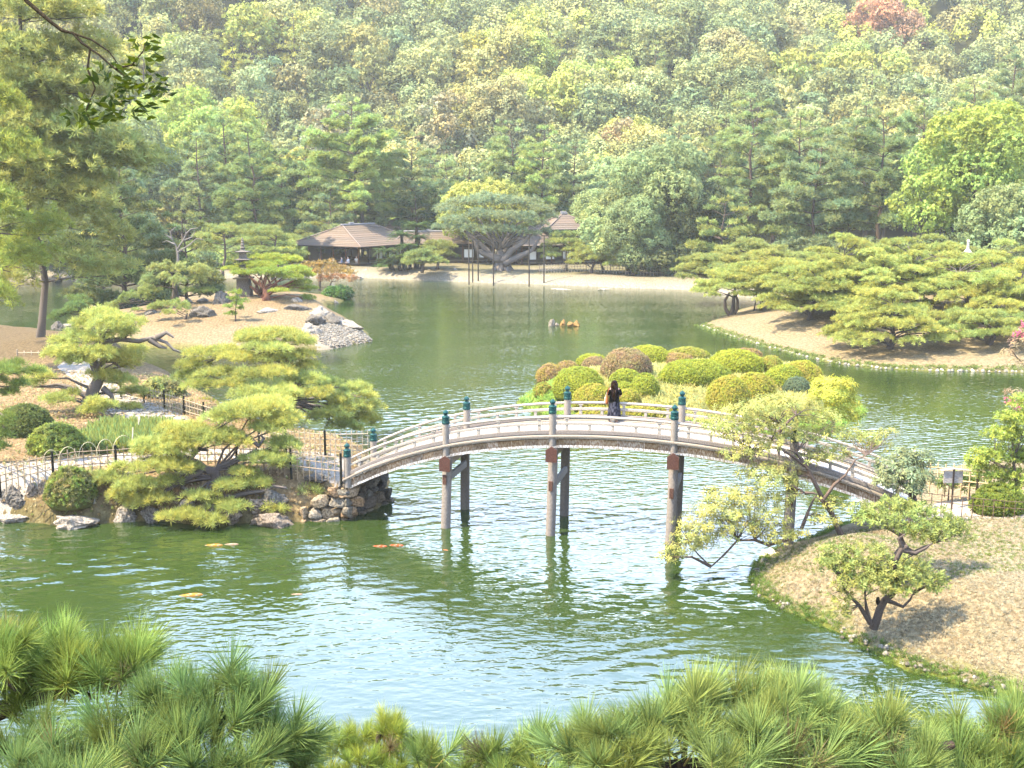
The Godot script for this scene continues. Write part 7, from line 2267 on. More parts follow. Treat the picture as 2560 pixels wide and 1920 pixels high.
	for i in 4:
		hoop("bamboo hoop behind the big dark bush, %s from the left" % nth[i], h2[i * 2], h2[i * 2 + 1], 0.75, "bamboo hoops behind the dark bush")
	# stakes and a patch of tall grass
	for i in 3:
		var b := MB.new()
		b.col = Color(0.55, 0.5, 0.36)
		b.tube([Vector3(0, -0.2, 0), Vector3([0.12, 0.03, 0.0][i], [1.05, 0.9, 0.8][i], 0)], [0.026, 0.024], 7)
		tag(part(self, "bamboo_stake", b.mesh(), M.bamboo, Transform3D(Basis(), [Vector3(-14.49, 1.4, -42.68), Vector3(-15.17, 1.4, -45.7), Vector3(-15.18, 1.4, -45.96)][i])), "pale bamboo stake by the tall grass, %s" % ["the slanting one in front", "the upright one behind", "the shorter one touching the upright"][i], "stake", "bamboo stakes")
	var xs := []
	var cols := []
	for i in 2600:
		var q := (Vector3(-15.6, 1.4, -44.85) as Vector3) + Vector3((R.randf() - 0.5) * 2.8, 0, (R.randf() - 0.5) * 4.2)
		q.y = height(L, q.x, q.z)
		xs.append(Transform3D(aim(Vector3((R.randf() - 0.5) * 0.7, 1.5, (R.randf() - 0.5) * 0.7), 0.3 + 0.25 * R.randf(), 1.2), q))
		cols.append(vary(Color(0.16, 0.19, 0.05), 0.25, 0.2))
	tag(scatter(self, "tall_grass", G.tuft_far[1], M.needle, xs, cols), "patch of tall green grass inside the path bend", "grass", "", "stuff")
	# leaf litter
	xs = []
	cols = []
	while xs.size() < 9000:
		var q := Vector2(lerpf(-24.0, -4.5, R.randf()), lerpf(-60.0, -37.0, R.randf()))
		var h: Array = height(L, q.x, q.y, true)
		if h[1] > 0.1:
			xs.append(Transform3D(aim(Vector3(R.randf() - 0.5, 0.6, R.randf() - 0.5), 0.05 + 0.06 * R.randf()), Vector3(q.x, h[0] + 0.02, q.y)))
			var w := R.randf()
			cols.append(vary(Color(0.26, 0.17, 0.085).lerp(Color(0.3, 0.26, 0.14), w), 0.35, 0.1) if w < 0.85 else vary(Color(0.13, 0.16, 0.04), 0.2))
	tag(scatter(self, "leaf_litter", G.box_sprig[0], M.leaf, xs, cols), "dry fallen leaves and needles scattered over the left bank", "leaf litter", "", "stuff")
	# flat paving stones of the path
	var pv := thing("stone_paving", "crazy paving of flat grey stones set in the bending path", "paving", Vector3(-14.32, 1.4, -47.98))
	var pp: Array = [Vector2(-12.06, -43.22), Vector2(-13.05, -44.85), Vector2(-13.28, -47.05), Vector2(-14.34, -49.46), Vector2(-16.76, -52.7), Vector2(-19.24, -55.73), Vector2(-21.85, -60.58), Vector2(-23.4, -63.74), Vector2(-24.57, -63.74), Vector2(-24.3, -61.03), Vector2(-22.45, -58.4), Vector2(-19.99, -53.28), Vector2(-18.65, -51.03), Vector2(-15.45, -46.59), Vector2(-14.76, -44.43), Vector2(-13.61, -42.46)]
	var np := 0
	var gx := -20.0
	while gx < -9.5:
		var gz := -60.0
		while gz < -44.0:
			var c := Vector2(gx + (R.randf() - 0.5) * 0.16, gz + (R.randf() - 0.5) * 0.16)
			gz += 0.62
			if np < 290 and edge_distance(pp, c) > 0.2:
				var b := MB.new()
				var k := 0.19 + 0.13 * R.randf()
				b.col = Color(k, k * 0.93, k * 0.85)
				var top := []
				var n := 6 + int(R.randf() * 2.0)
				for i in n:
					var t := TAU * (i + (R.randf() - 0.5) * 0.5) / n
					top.append(Vector3(cos(t) * 0.29, 0.055, -sin(t) * 0.29) * (0.9 + 0.2 * R.randf()))
				b.flat(top, Vector3.UP)
				for i in n:
					var j := (i + 1) % n
					b.flat([top[i], top[j], top[j] * Vector3(1.06, -0.6, 1.06), top[i] * Vector3(1.06, -0.6, 1.06)], top[i] + top[j])
				piece(pv, "paving_stone", np, b.mesh(), M.rock, Transform3D(Basis(), Vector3(c.x, height(L, c.x, c.y) + 0.035, c.y) - pv.position))
				np += 1
		gx += 0.62
	# shoreline rocks
	var rk := [[Vector3(-17.24, 0.1, -38.56), 125, 36, "flat pale slab at the left edge of the waterline"], [Vector3(-14.95, 0.1, -38.08), 165, 56, "long pale layered rock at the water below the two-toned bush"], [Vector3(-13.33, 0.2, -38.26), 85, 62, "slanting striped rock right of the long pale rock"], [Vector3(-12.34, 0.2, -38.16), 68, 62, "dark upright rock beneath the front pine"], [Vector3(-11.24, 0.5, -38.51), 62, 44, "pale pointed rock half hidden by the front pine"], [Vector3(-8.18, 0.1, -38.18), 165, 55, "wide low brown rock beside the stone abutment"], [Vector3(-9.65, 0.3, -38.13), 90, 60, "brown shore rock under the pine bough"], [Vector3(-10.62, 0.1, -38.39), 80, 50, "rock at the waterline below the front pine"], [Vector3(-17.46, 0.7, -38.91), 75, 66, "grey stone at the left end of the bank slope"], [Vector3(-16.7, 0.9, -38.86), 60, 50, "brown stone under the first black fence post"], [Vector3(-16.25, 1, -38.95), 58, 52, "brown stone beside the two-toned bush"], [Vector3(-17.7, 0.8, -38.77), 50, 48, "stone cut by the left edge on the bank slope"], [Vector3(-17.19, 0.5, -38.95), 55, 40, "rounded stone low on the left bank slope"], [Vector3(-13.48, 1.2, -39.63), 60, 42, "grey stone among the boughs of the front pine, left"], [Vector3(-13.64, 1, -38.95), 45, 38, "small dark stone under the left boughs of the front pine"], [Vector3(-8.23, 0.8, -38.55), 95, 50, "dark stone behind the low bough near the abutment"], [Vector3(-8.8, 0.6, -38.38), 80, 50, "stone left of the wide low brown rock"], [Vector3(-6.82, 1.4, -39.22), 90, 28, "flat capstone under the fence by the bridge"]]
	for i in rk.size():
		var p: Vector3 = rk[i][0]
		var w: float = rk[i][1] * 0.37505 / 2484.0 * -p.z
		var h: float = rk[i][2] * 0.37505 / 2484.0 * -p.z
		rock(rk[i][3], on(L, p) + Vector3(0, h * 0.25, w * 0.3), Vector3(w, h * 1.15, w * 0.6), 500 + i, "rocks along the left bank", [Color(0.235, 0.21, 0.185), Color(0.165, 0.135, 0.11), Color(0.125, 0.115, 0.105)][0 if "pale" in rk[i][3] else (1 if "brown" in rk[i][3] else 2)], (R.randf() - 0.5) * 0.5)
	var sp := MB.new()
	sp.col = Color(0.4, 0.38, 0.35)
	sp.tube([Vector3(0, -0.2, 0), Vector3(-0.02, 0.3, 0), Vector3(-0.08, 0.6, 0)], [0.12, 0.09, 0.05], 7, 0.2)
	tag(part(self, "tree_stump", sp.mesh(), M.bark, Transform3D(Basis(), on(L, Vector3(-14.33, 0.7, -38.09)))), "pale grey stump at the right foot of the two-toned bush", "stump")

func right_bank() -> void:
	var L := "right_bank"
	var bark := Color(0.14, 0.105, 0.085)
	# the yellowing tree in front of the bridge
	airy_tree("yellowing_tree", "large open tree with thin yellowing leaves leaning over the water by the bridge", [Vector3(10.23, 0.73, -34.2), Vector3(10.06, 1.04, -34.2), Vector3(9.82, 1.59, -34.2), Vector3(9.59, 1.93, -34.2), Vector3(9.35, 2.37, -34.2), Vector3(9.15, 2.75, -34.2), Vector3(8.98, 3.08, -34.2)], [[Vector3(9.01, 3.02, -34.2), Vector3(8.57, 3.35, -34.2), Vector3(8.13, 3.62, -34.2), Vector3(7.82, 3.62, -34.2), Vector3(7.91, 3.89, -34.2), Vector3(8.05, 4.27, -34.2), Vector3(8.1, 4.4, -34.2)], [Vector3(9.01, 3.02, -34.2), Vector3(8.67, 3.46, -34.2), Vector3(8.4, 3.57, -34.2)], [Vector3(8.77, 1.22, -33.6), Vector3(8.91, 1.66, -33.6), Vector3(9.05, 2.04, -33.6), Vector3(9.15, 2.26, -33.6), Vector3(9.37, 2.09, -33.6)], [Vector3(8.8, 2.39, -33.5), Vector3(9.06, 2.39, -33.5), Vector3(9.17, 2.34, -33.5)], [Vector3(8.37, 1.14, -33), Vector3(7.65, 0.92, -33), Vector3(7.23, 1.08, -33), Vector3(6.72, 1.06, -33), Vector3(6.32, 0.6, -33), Vector3(5.96, 0.25, -33), Vector3(5.59, 0.6, -33), Vector3(5.27, 0.98, -33)], [Vector3(9.48, 1.98, -34), Vector3(9.82, 2.53, -34), Vector3(10.13, 2.8, -34), Vector3(10.42, 3.29, -34), Vector3(10.73, 3.42, -34)], [Vector3(8.07, 4.15, -34), Vector3(8.37, 4.52, -34), Vector3(8.57, 4.68, -34)], [Vector3(7.82, 3.62, -34.2), Vector3(7.34, 3.57, -34.2), Vector3(7.07, 3.67, -34.2)], [Vector3(5.96, 0.25, -33), Vector3(5.38, 0.55, -33), Vector3(4.61, 0.55, -33)]], [[Vector3(6.42, 4.32, -34.2), 0.94, 0.27], [Vector3(7.14, 4.75, -34.2), 1.01, 0.27], [Vector3(7.98, 4.87, -34.7), 1.02, 0.27], [Vector3(8.7, 4.87, -35), 0.89, 0.27], [Vector3(6.85, 4, -34.2), 0.87, 0.24], [Vector3(7.58, 4.32, -34.2), 0.94, 0.27], [Vector3(8.43, 4.33, -34.7), 0.89, 0.27], [Vector3(9.19, 4.5, -35.2), 0.83, 0.28], [Vector3(9.74, 4.33, -35.2), 0.76, 0.31], [Vector3(7.28, 3.69, -33.9), 0.8, 0.24], [Vector3(8.02, 3.89, -34.2), 0.74, 0.23], [Vector3(8.88, 3.89, -34.7), 0.75, 0.25], [Vector3(9.66, 3.82, -35), 0.69, 0.25], [Vector3(10.42, 3.89, -35.2), 0.69, 0.25], [Vector3(11.19, 3.67, -35.2), 0.62, 0.21], [Vector3(11.72, 3.83, -35.2), 0.48, 0.18], [Vector3(11.53, 3.45, -35.2), 0.48, 0.19], [Vector3(6.77, 3.52, -33.7), 0.6, 0.2], [Vector3(7.39, 3.01, -33.6), 0.73, 0.22], [Vector3(8.06, 3.12, -33.8), 0.66, 0.23], [Vector3(7.77, 2.79, -33.4), 0.79, 0.24], [Vector3(7.02, 2.42, -33.2), 0.91, 0.25], [Vector3(6.3, 2.37, -33.2), 0.85, 0.23], [Vector3(6.01, 2.05, -33), 0.84, 0.23], [Vector3(6.69, 1.94, -33), 0.91, 0.23], [Vector3(7.45, 1.99, -33.2), 0.85, 0.25], [Vector3(8.21, 2.2, -33.6), 0.73, 0.24], [Vector3(5.48, 1.73, -32.8), 0.77, 0.23], [Vector3(6.1, 1.57, -32.8), 0.84, 0.23], [Vector3(6.89, 1.54, -32.9), 0.84, 0.23], [Vector3(7.63, 1.57, -33), 0.78, 0.23], [Vector3(5.32, 1.34, -32.7), 0.71, 0.22], [Vector3(5.93, 1.29, -32.7), 0.71, 0.21], [Vector3(7.93, 1.22, -32.9), 0.71, 0.23], [Vector3(8.52, 1.18, -33.2), 0.46, 0.22], [Vector3(4.95, 0.95, -32.6), 0.58, 0.18], [Vector3(4.7, 0.68, -32.6), 0.45, 0.14], [Vector3(5.58, 1.02, -32.7), 0.58, 0.18], [Vector3(9.8, 1.87, -34.2), 0.67, 0.23], [Vector3(9.28, 3.28, -34.5), 0.74, 0.23], [Vector3(10.06, 3.27, -35), 0.76, 0.22], [Vector3(8.6, 2.58, -34.2), 0.6, 0.23], [Vector3(9.42, 1.52, -33.7), 0.6, 0.22]], "thin_sprig", 0.115, 0.12, Color(0.21, 0.23, 0.065), Color(0.25, 0.225, 0.065), 0.1, "tree", bark, 0.46)
	# the small bent tree with three tiers
	airy_tree("bent_tree", "small bent evergreen with three tiers of leaves and a hollow trunk on the near lawn", [Vector3(9.03, 0.57, -27.3), Vector3(9.09, 0.81, -27.3), Vector3(9.18, 1.09, -27.3), Vector3(9.28, 1.3, -27.3), Vector3(9.44, 1.48, -27.3), Vector3(9.55, 1.72, -27.3), Vector3(9.47, 2.08, -27.3), Vector3(9.46, 2.26, -27.3), Vector3(9.61, 2.62, -27.3), Vector3(9.77, 2.74, -27.3)], [[Vector3(9.22, 1.33, -27.3), Vector3(9.46, 1.27, -27.3), Vector3(9.75, 1.15, -27.3), Vector3(9.91, 1.33, -27.3), Vector3(9.96, 1.45, -27.3)], [Vector3(9.61, 2.62, -27.3), Vector3(9.96, 2.53, -27.3), Vector3(10.23, 2.68, -27.3), Vector3(10.37, 2.8, -27.3)], [Vector3(9.66, 2.68, -27.3), Vector3(9.53, 2.92, -27.3), Vector3(9.7, 3.04, -27.3)], [Vector3(8.9, 0.79, -27.2), Vector3(8.62, 1.22, -27.2), Vector3(8.26, 1.58, -27.2), Vector3(8.13, 1.88, -27.2)], [Vector3(8.93, 0.73, -27.2), Vector3(8.8, 1.16, -27.2), Vector3(8.75, 1.46, -27.2)]], [[Vector3(8.2, 2.2, -27.3), 0.55, 0.22], [Vector3(8.94, 2.37, -27.7), 0.61, 0.25], [Vector3(8.61, 2.02, -27.3), 0.6, 0.25], [Vector3(9.3, 2.08, -27.3), 0.6, 0.22], [Vector3(8.1, 2.4, -27.6), 0.44, 0.22], [Vector3(8.87, 1.89, -27), 0.6, 0.22], [Vector3(9.58, 1.91, -27.1), 0.6, 0.22], [Vector3(10.22, 1.9, -27.3), 0.55, 0.23], [Vector3(10.52, 1.72, -27.3), 0.38, 0.16], [Vector3(9.97, 2.1, -27.6), 0.5, 0.22], [Vector3(8.33, 1.87, -26.9), 0.43, 0.19], [Vector3(9.45, 1.65, -27), 0.43, 0.14], [Vector3(7.79, 2.32, -27.3), 0.33, 0.16], [Vector3(8.09, 1.53, -27), 0.33, 0.18], [Vector3(8.22, 1.11, -27), 0.22, 0.11]], "sprig", 0.125, 0.118, Color(0.163, 0.194, 0.0488), Color(0.2, 0.2, 0.0569), 0.11, "tree", Color(0.1, 0.08, 0.07), 0.8)
	var bt2 := get_child(get_child_count() - 1)
	var ho := MB.new()
	ho.col = Color(0.008, 0.006, 0.005)
	for q in ball(2)[0]:
		ho.p((Vector3(9.06, 1.36, -27.15) as Vector3) - bt2.position + q * Vector3(0.05, 0.11, 0.03))
	for t in ball(2)[1]:
		ho.f(t[0], t[1], t[2])
	part(bt2, "hollow", ho.mesh(), M.bark)
	airy_tree("upper_evergreen", "spreading low evergreen tier above the bent tree, in front of the bridge end", [Vector3(10.11, 1.51, -29.5), Vector3(10.28, 1.8, -29.5), Vector3(10.45, 2.05, -29.5), Vector3(10.35, 2.29, -29.5), Vector3(10.48, 2.43, -29.5)], [[Vector3(10.46, 2, -29.5), Vector3(10.74, 1.85, -29.5), Vector3(11.01, 2, -29.5), Vector3(11.24, 2.09, -29.5)], [Vector3(10.39, 2.29, -29.5), Vector3(9.97, 2.53, -29.5), Vector3(9.63, 2.76, -29.5)]], [[Vector3(9.66, 2.84, -29.9), 0.5, 0.23], [Vector3(10.32, 2.93, -30.1), 0.55, 0.23], [Vector3(10.9, 2.86, -30), 0.54, 0.23], [Vector3(11.39, 2.69, -29.9), 0.5, 0.23], [Vector3(11.75, 2.51, -29.7), 0.45, 0.22], [Vector3(12.01, 2.33, -29.5), 0.31, 0.15], [Vector3(9.8, 2.73, -29.3), 0.49, 0.2], [Vector3(10.36, 2.71, -29.2), 0.53, 0.21], [Vector3(10.97, 2.52, -29.2), 0.53, 0.2], [Vector3(11.47, 2.35, -29.3), 0.44, 0.16], [Vector3(9.37, 2.71, -29.7), 0.36, 0.16], [Vector3(10.76, 2.36, -29.1), 0.31, 0.13]], "sprig", 0.125, 0.118, Color(0.156, 0.194, 0.0488), Color(0.188, 0.2, 0.0569), 0.1, "tree", Color(0.13, 0.105, 0.09), 0.85)
	airy_tree("camellia", "round-headed glossy evergreen with drooping leaves at the right end of the bridge", [Vector3(12.27, 1.82, -34), Vector3(12.26, 2.04, -34), Vector3(12.19, 2.26, -34), Vector3(12.04, 2.53, -34)], [[Vector3(12.23, 2.15, -34), Vector3(12.48, 2.36, -34), Vector3(12.57, 2.58, -34)], [Vector3(12.17, 2.26, -34), Vector3(11.83, 2.58, -34), Vector3(11.66, 2.69, -34)]], [[Vector3(11.38, 3.07, -34), 0.51, 0.31], [Vector3(12.03, 3.19, -34.4), 0.57, 0.31], [Vector3(12.57, 3.14, -34.4), 0.42, 0.31], [Vector3(11.44, 2.74, -33.8), 0.51, 0.26], [Vector3(11.92, 2.88, -33.7), 0.56, 0.31], [Vector3(12.51, 2.69, -34), 0.46, 0.31], [Vector3(11.2, 2.61, -33.7), 0.36, 0.2], [Vector3(12.02, 2.47, -33.6), 0.46, 0.2], [Vector3(12.41, 3.43, -34.3), 0.21, 0.16], [Vector3(11.88, 3.43, -34.3), 0.26, 0.16]], "thin_sprig", 0.15, 0.135, Color(0.131, 0.163, 0.0813), Color(0.175, 0.194, 0.0975), 0.11, "tree", Color(0.07, 0.055, 0.05), 0.8)
	# bushes at the right edge
	mound("round green clipped bush at the right beside the path fence", on(L, Vector3(15.35, 1.3, -35.12)), Vector3(0.82, 0.75, 0.75), Color(0.13, 0.155, 0.025), Color(0.09, 0.12, 0.022), 0.065, "", 0.085)
	airy_tree("bright_tree", "bright yellow-green leafy tree at the right edge behind the round bush", [Vector3(16.38, 1.4, -36), Vector3(16.25, 2.09, -36), Vector3(16.13, 2.71, -36)], [[Vector3(16.2, 2.4, -36), Vector3(15.54, 2.71, -36), Vector3(15.08, 2.94, -36)]], [[Vector3(16.17, 4.15, -36), 0.72, 0.26], [Vector3(16.36, 4.68, -36), 0.58, 0.23], [Vector3(15.77, 3.62, -36), 0.72, 0.26], [Vector3(16.74, 3.43, -36.5), 0.73, 0.29], [Vector3(15.22, 2.94, -36), 0.64, 0.23], [Vector3(16.18, 2.86, -36.3), 0.8, 0.29], [Vector3(15.56, 2.32, -36), 0.64, 0.23], [Vector3(16.39, 2.25, -36), 0.72, 0.29], [Vector3(14.95, 2.63, -36), 0.43, 0.17], [Vector3(15.77, 1.87, -35.7), 0.57, 0.2], [Vector3(16.72, 2.86, -36), 0.58, 0.29]], "sprig", 0.12, 0.11, Color(0.2, 0.237, 0.0406), Color(0.163, 0.206, 0.0406), 0.08)
	airy_tree("flowering_tree", "thin tree with pink flower sprays at the right edge over the pond", [Vector3(20.99, 0.75, -44), Vector3(20.48, 2.61, -44), Vector3(20.07, 4.44, -44)], [[Vector3(20.48, 2.61, -44), Vector3(19.99, 3.16, -44), Vector3(19.44, 3.31, -44)], [Vector3(20.07, 4.44, -44), Vector3(19.49, 4.98, -44), Vector3(19.1, 5.52, -44)]], [[Vector3(19.54, 5.52, -44), 0.46, 0.21], [Vector3(19.22, 5.07, -44), 0.43, 0.18], [Vector3(19.7, 4.62, -44), 0.46, 0.21], [Vector3(19.51, 3.53, -44), 0.43, 0.21], [Vector3(19.9, 3.16, -44), 0.46, 0.21], [Vector3(19.6, 5.97, -44), 0.32, 0.18]], "thin_sprig", 0.15, 0.16, Color(0.2, 0.188, 0.0813), Color(0.25, 0.163, 0.114), 0.05, "tree", bark, 0.45)
	var ft := get_child(get_child_count() - 1)
	var xs := []
	var cols := []
	for p in [Vector3(19.67, 6.21, -44), Vector3(19.48, 5.88, -44), Vector3(19.27, 3.23, -43.8), Vector3(19.57, 3.01, -43.8), Vector3(19.66, 5.79, -44)]:
		for i in 26:
			xs.append(Transform3D(aim(dome(), 0.07), p - ft.position + Vector3(R.randf() - 0.5, R.randf() - 0.5, R.randf() - 0.5) * 0.3))
			cols.append(vary(Color(0.5, 0.13, 0.2), 0.2))
	scatter(ft, "flowers", G.box_sprig[0], M.leaf, xs, cols)
	for q in [[Vector3(14.69, 1.54, -37.5), "low weedy shrub behind the tall bamboo fence, left of the sign"], [Vector3(15.39, 1.51, -37.5), "low weedy shrub behind the tall bamboo fence, right of the sign"]]:
		var p: Vector3 = q[0]
		airy_tree("weedy_shrub", q[1], [p - Vector3(0, 0.5, 0), p], [], [[p + Vector3(-0.2, 0.1, 0), 0.4, 0.3], [p + Vector3(0.25, 0.2, 0), 0.4, 0.3]], "sprig", 0.13, 0.12, Color(0.15, 0.2, 0.0488), Color(0.112, 0.15, 0.0488), 0.03, "shrub")
	fence("tall bamboo fence beyond the path at the right end of the bridge", [Vector3(13.8, 1.35, -37.61), Vector3(14.76, 1.35, -37.26), Vector3(15.66, 1.35, -36.8), Vector3(17.39, 1.35, -36.23), Vector3(20.67, 1.35, -35.63)], 0.85, 0.24, 4, "bamboo fences", 7, Color(0.5, 0.38, 0.22), 0.16, 0.024, Color(0.05, 0.04, 0.03))
	fence("low dark cane fence along the near side of the right path", [Vector3(12.8, 1.35, -35.68), Vector3(13.67, 1.35, -35.15), Vector3(14.68, 1.35, -34.74), Vector3(16.47, 1.35, -34.23)], 0.5, 0.3, 2, "bamboo fences", 0, Color(0.11, 0.075, 0.055), 0.05, 0.013)
	var sg := thing("sign_board", "grey weathered roofed notice board on a dark post, seen from behind", "notice board", on(L, Vector3(13.88, 1.35, -35.15)))
	var b := MB.new()
	b.col = Color(0.04, 0.035, 0.03)
	b.box(Vector3(0, 0.6, 0.03), Vector3(0.05, 1.6, 0.05), Basis(), 0.006)
	part(sg, "post", b.mesh(), M.wood_y)
	b = MB.new()
	b.col = Color(0.33, 0.31, 0.3)
	b.box(Vector3(0.0, 1.14, 0), Vector3(0.62, 0.4, 0.03), Basis(), 0.005)
	part(sg, "board", b.mesh(), M.wood_x)
	for s in [-1.0, 1.0]:
		b = MB.new()
		b.col = Color(0.4, 0.38, 0.36)
		b.box(Vector3(s * 0.2, 1.4, 0), Vector3(0.43, 0.03, 0.12), Basis(Vector3(0, 0, 1), -s * 0.12), 0.004)
		part(sg, "roof_board", b.mesh(), M.wood_x)
	# ground cover
	xs = []
	cols = []
	var poly: Array = lands[L].poly
	while xs.size() < 16000:
		var z := -18.5 - 17.0 * R.randf()
		var q := Vector2(lerpf(5.0, -z * 0.47 + 2.0, R.randf()), z)
		var h: Array = height(L, q.x, q.y, true)
		if h[1] < 0.05:
			continue
		noise.seed = 17
		noise.frequency = 0.3
		var w := noise.get_noise_2d(q.x, q.y) + (R.randf() - 0.5) * 0.5
		var greener: bool = q.y < -29.0 and w > -0.25
		xs.append(Transform3D(aim(Vector3(R.randf() - 0.5, 0.75, R.randf() - 0.5), 0.04 + 0.055 * R.randf()), Vector3(q.x, h[0], q.y)))
		cols.append(vary(Color(0.13, 0.155, 0.04) if greener and R.randf() < 0.5 else Color(0.33, 0.285, 0.185).lerp(Color(0.24, 0.16, 0.085), R.randf() * (0.6 if w < 0.0 else 0.25)), 0.2, 0.08))
	tag(scatter(self, "dry_grass", G.tuft_far[0], M.needle, xs, cols), "short straw-coloured grass and dry leaves on the near right lawn", "grass", "", "stuff")
	xs = []
	cols = []
	for e in 10:
		var a: Vector2 = poly[e]
		var c: Vector2 = poly[e + 1]
		for k in int(a.distance_to(c) * 70):
			var q := a.lerp(c, R.randf())
			var n := (c - a).orthogonal().normalized()
			q += n * (R.randf() - 0.35) * 0.5 * (1.0 if edge_distance(poly, q + n * 0.2) > 0.0 else -1.0)
			var y: float = height(L, q.x, q.y)
			if y < -0.12 or R.randf() < 0.25:
				continue
			xs.append(Transform3D(aim(Vector3(R.randf() - 0.5, 1.0, R.randf() - 0.5), 0.07 + 0.1 * R.randf()), Vector3(q.x, maxf(y, 0.0), q.y)))
			cols.append(vary(Color(0.09, 0.135, 0.025), 0.3, 0.12))
	tag(scatter(self, "shore_grass", G.tuft_mid[0], M.needle, xs, cols), "ragged green grass along the waterline of the near right bank", "grass", "", "stuff")
	xs = []
	cols = []
	for e in 7:
		var a: Vector2 = poly[e]
		var c: Vector2 = poly[e + 1]
		for k in int(a.distance_to(c) / 0.22):
			var q := a.lerp(c, R.randf()) + Vector2(R.randf() - 0.3, R.randf() - 0.5) * 0.35
			xs.append(Transform3D(Basis(Vector3.UP, R.randf() * 6.0) * Basis.from_scale(Vector3(0.08, 0.06, 0.07) * (0.5 + 0.8 * R.randf())), Vector3(q.x, maxf(0.0, height(L, q.x, q.y)) + 0.02, q.y)))
			var g := 0.11 + 0.14 * R.randf()
			cols.append(Color(g, g * 0.92, g * 0.8))
	tag(scatter(self, "shore_stones", stone(Vector3.ONE, 6, 1, 4, 0.12, 0.0, Color(1, 1, 1)), M.rock, xs, cols), "small stones along the edge of the near right bank", "stones", "", "stuff")
	rock("pale stone under the right end of the bridge", Vector3(12.92, 0.3, -39.5), Vector3(0.6, 0.6, 0.5), 611, "", Color(0.42, 0.4, 0.37))
	rock("white stone at the foot of the yellowing tree by the water", Vector3(8.08, 0.1, -34.69), Vector3(0.3, 0.22, 0.25), 612, "", Color(0.5, 0.47, 0.43))

func pond_things() -> void:
	var names := ["pale squarish rock at the left of the mid-pond group", "low grey rock second in the mid-pond group", "ochre-stained pointed rock in the mid-pond group", "ochre-stained flat rock at the right of the mid-pond group", "small ochre rock at the end of the mid-pond group"]
	var pk := [Vector3(3.3, 0.1, -94.73), Vector3(3.74, 0, -95.24), Vector3(4.27, 0.1, -95.05), Vector3(4.82, 0.1, -94.41), Vector3(5.37, 0.1, -94.73)]
	for i in 5:
		rock(names[i], pk[i], [Vector3(0.32, 0.55, 0.3), Vector3(0.3, 0.3, 0.25), Vector3(0.3, 0.58, 0.28), Vector3(0.42, 0.42, 0.3), Vector3(0.36, 0.45, 0.3)][i], 700 + i, "rocks in the middle of the pond", Color(0.21, 0.185, 0.155) if i < 2 else Color(0.22, 0.135, 0.055), i * 1.3)
	var fs := [[Vector3(-4.28, 0, -35.75), 0.52, 1.55, Color(0.18, 0.0265, 0.0056), "orange koi trailing another one near the left bridge pier"], [Vector3(-3.75, 0, -35.85), 0.5, 1.5, Color(0.186, 0.0302, 0.007), "orange koi leading its pair near the left bridge pier"], [Vector3(-9.67, 0, -35.85), 0.62, 1.62, Color(0.165, 0.0756, 0.0084), "yellow koi near the left bank"], [Vector3(-9.12, 0, -35.95), 0.5, 1.6, Color(0.135, 0.0851, 0.0588), "pale grey koi following the yellow one near the left bank"], [Vector3(-9.15, 0, -31.23), 0.72, 1.75, Color(0.186, 0.0792, 0.014), "large golden koi alone in the ripples at the lower left"], [Vector3(-2.13, 0, -35.37), 0.22, 1.2, Color(0.18, 0.0416, 0.014), "small orange koi beside the foot of the left pier"], [Vector3(-6.15, 0, -31.31), 0.4, 1.6, Color(0.12, 0.0756, 0.0532), "faint pale koi right of the golden one"]]
	for q in fs:
		var o := thing("koi", q[4], "fish", (q[0] as Vector3) - Vector3(0, 0.022, 0), "koi swimming near the surface", q[2] - PI * 0.5)
		var b := MB.new()
		var len: float = q[1]
		var n := 12
		for i in n + 1:
			var t := float(i) / n
			var w := len * 0.115 * pow(sin(PI * pow(t, 0.7)), 0.8) + 0.004
			for k in 10:
				var a := TAU * k / 10.0
				var c: Color = q[3]
				b.col = c if sin(t * 17.0 + k) > -0.75 else Color(0.14, 0.12, 0.09)
				b.p(Vector3((0.5 - t) * len, sin(a) * w * 0.9 + 0.012, cos(a) * w + 0.03 * len * sin(t * 4.0)))
		for i in n:
			for k in 10:
				var a := i * 10 + k
				var d := i * 10 + (k + 1) % 10
				b.quad(a, d, d + 10, a + 10)
		part(o, "body", b.mesh(), M.fish)
		b = MB.new()
		b.col = (q[3] as Color).lerp(Color(0.14, 0.11, 0.08), 0.3)
		for s in [-1.0, 1.0]:
			b.flat([Vector3(-0.48 * len, 0.014, -0.03 * len), Vector3(-0.68 * len, 0.02, s * 0.1 * len - 0.03 * len), Vector3(-0.62 * len, 0.014, -0.03 * len)], Vector3.UP)
		part(o, "tail", b.mesh(), M.fish)
		for s in [-1.0, 1.0]:
			b = MB.new()
			b.col = (q[3] as Color).lerp(Color(0.14, 0.11, 0.08), 0.3)
			b.flat([Vector3(0.24 * len, 0.01, s * 0.07 * len), Vector3(0.12 * len, 0.015, s * 0.19 * len), Vector3(0.1 * len, 0.01, s * 0.08 * len)], Vector3.UP)
			part(o, "fin", b.mesh(), M.fish)

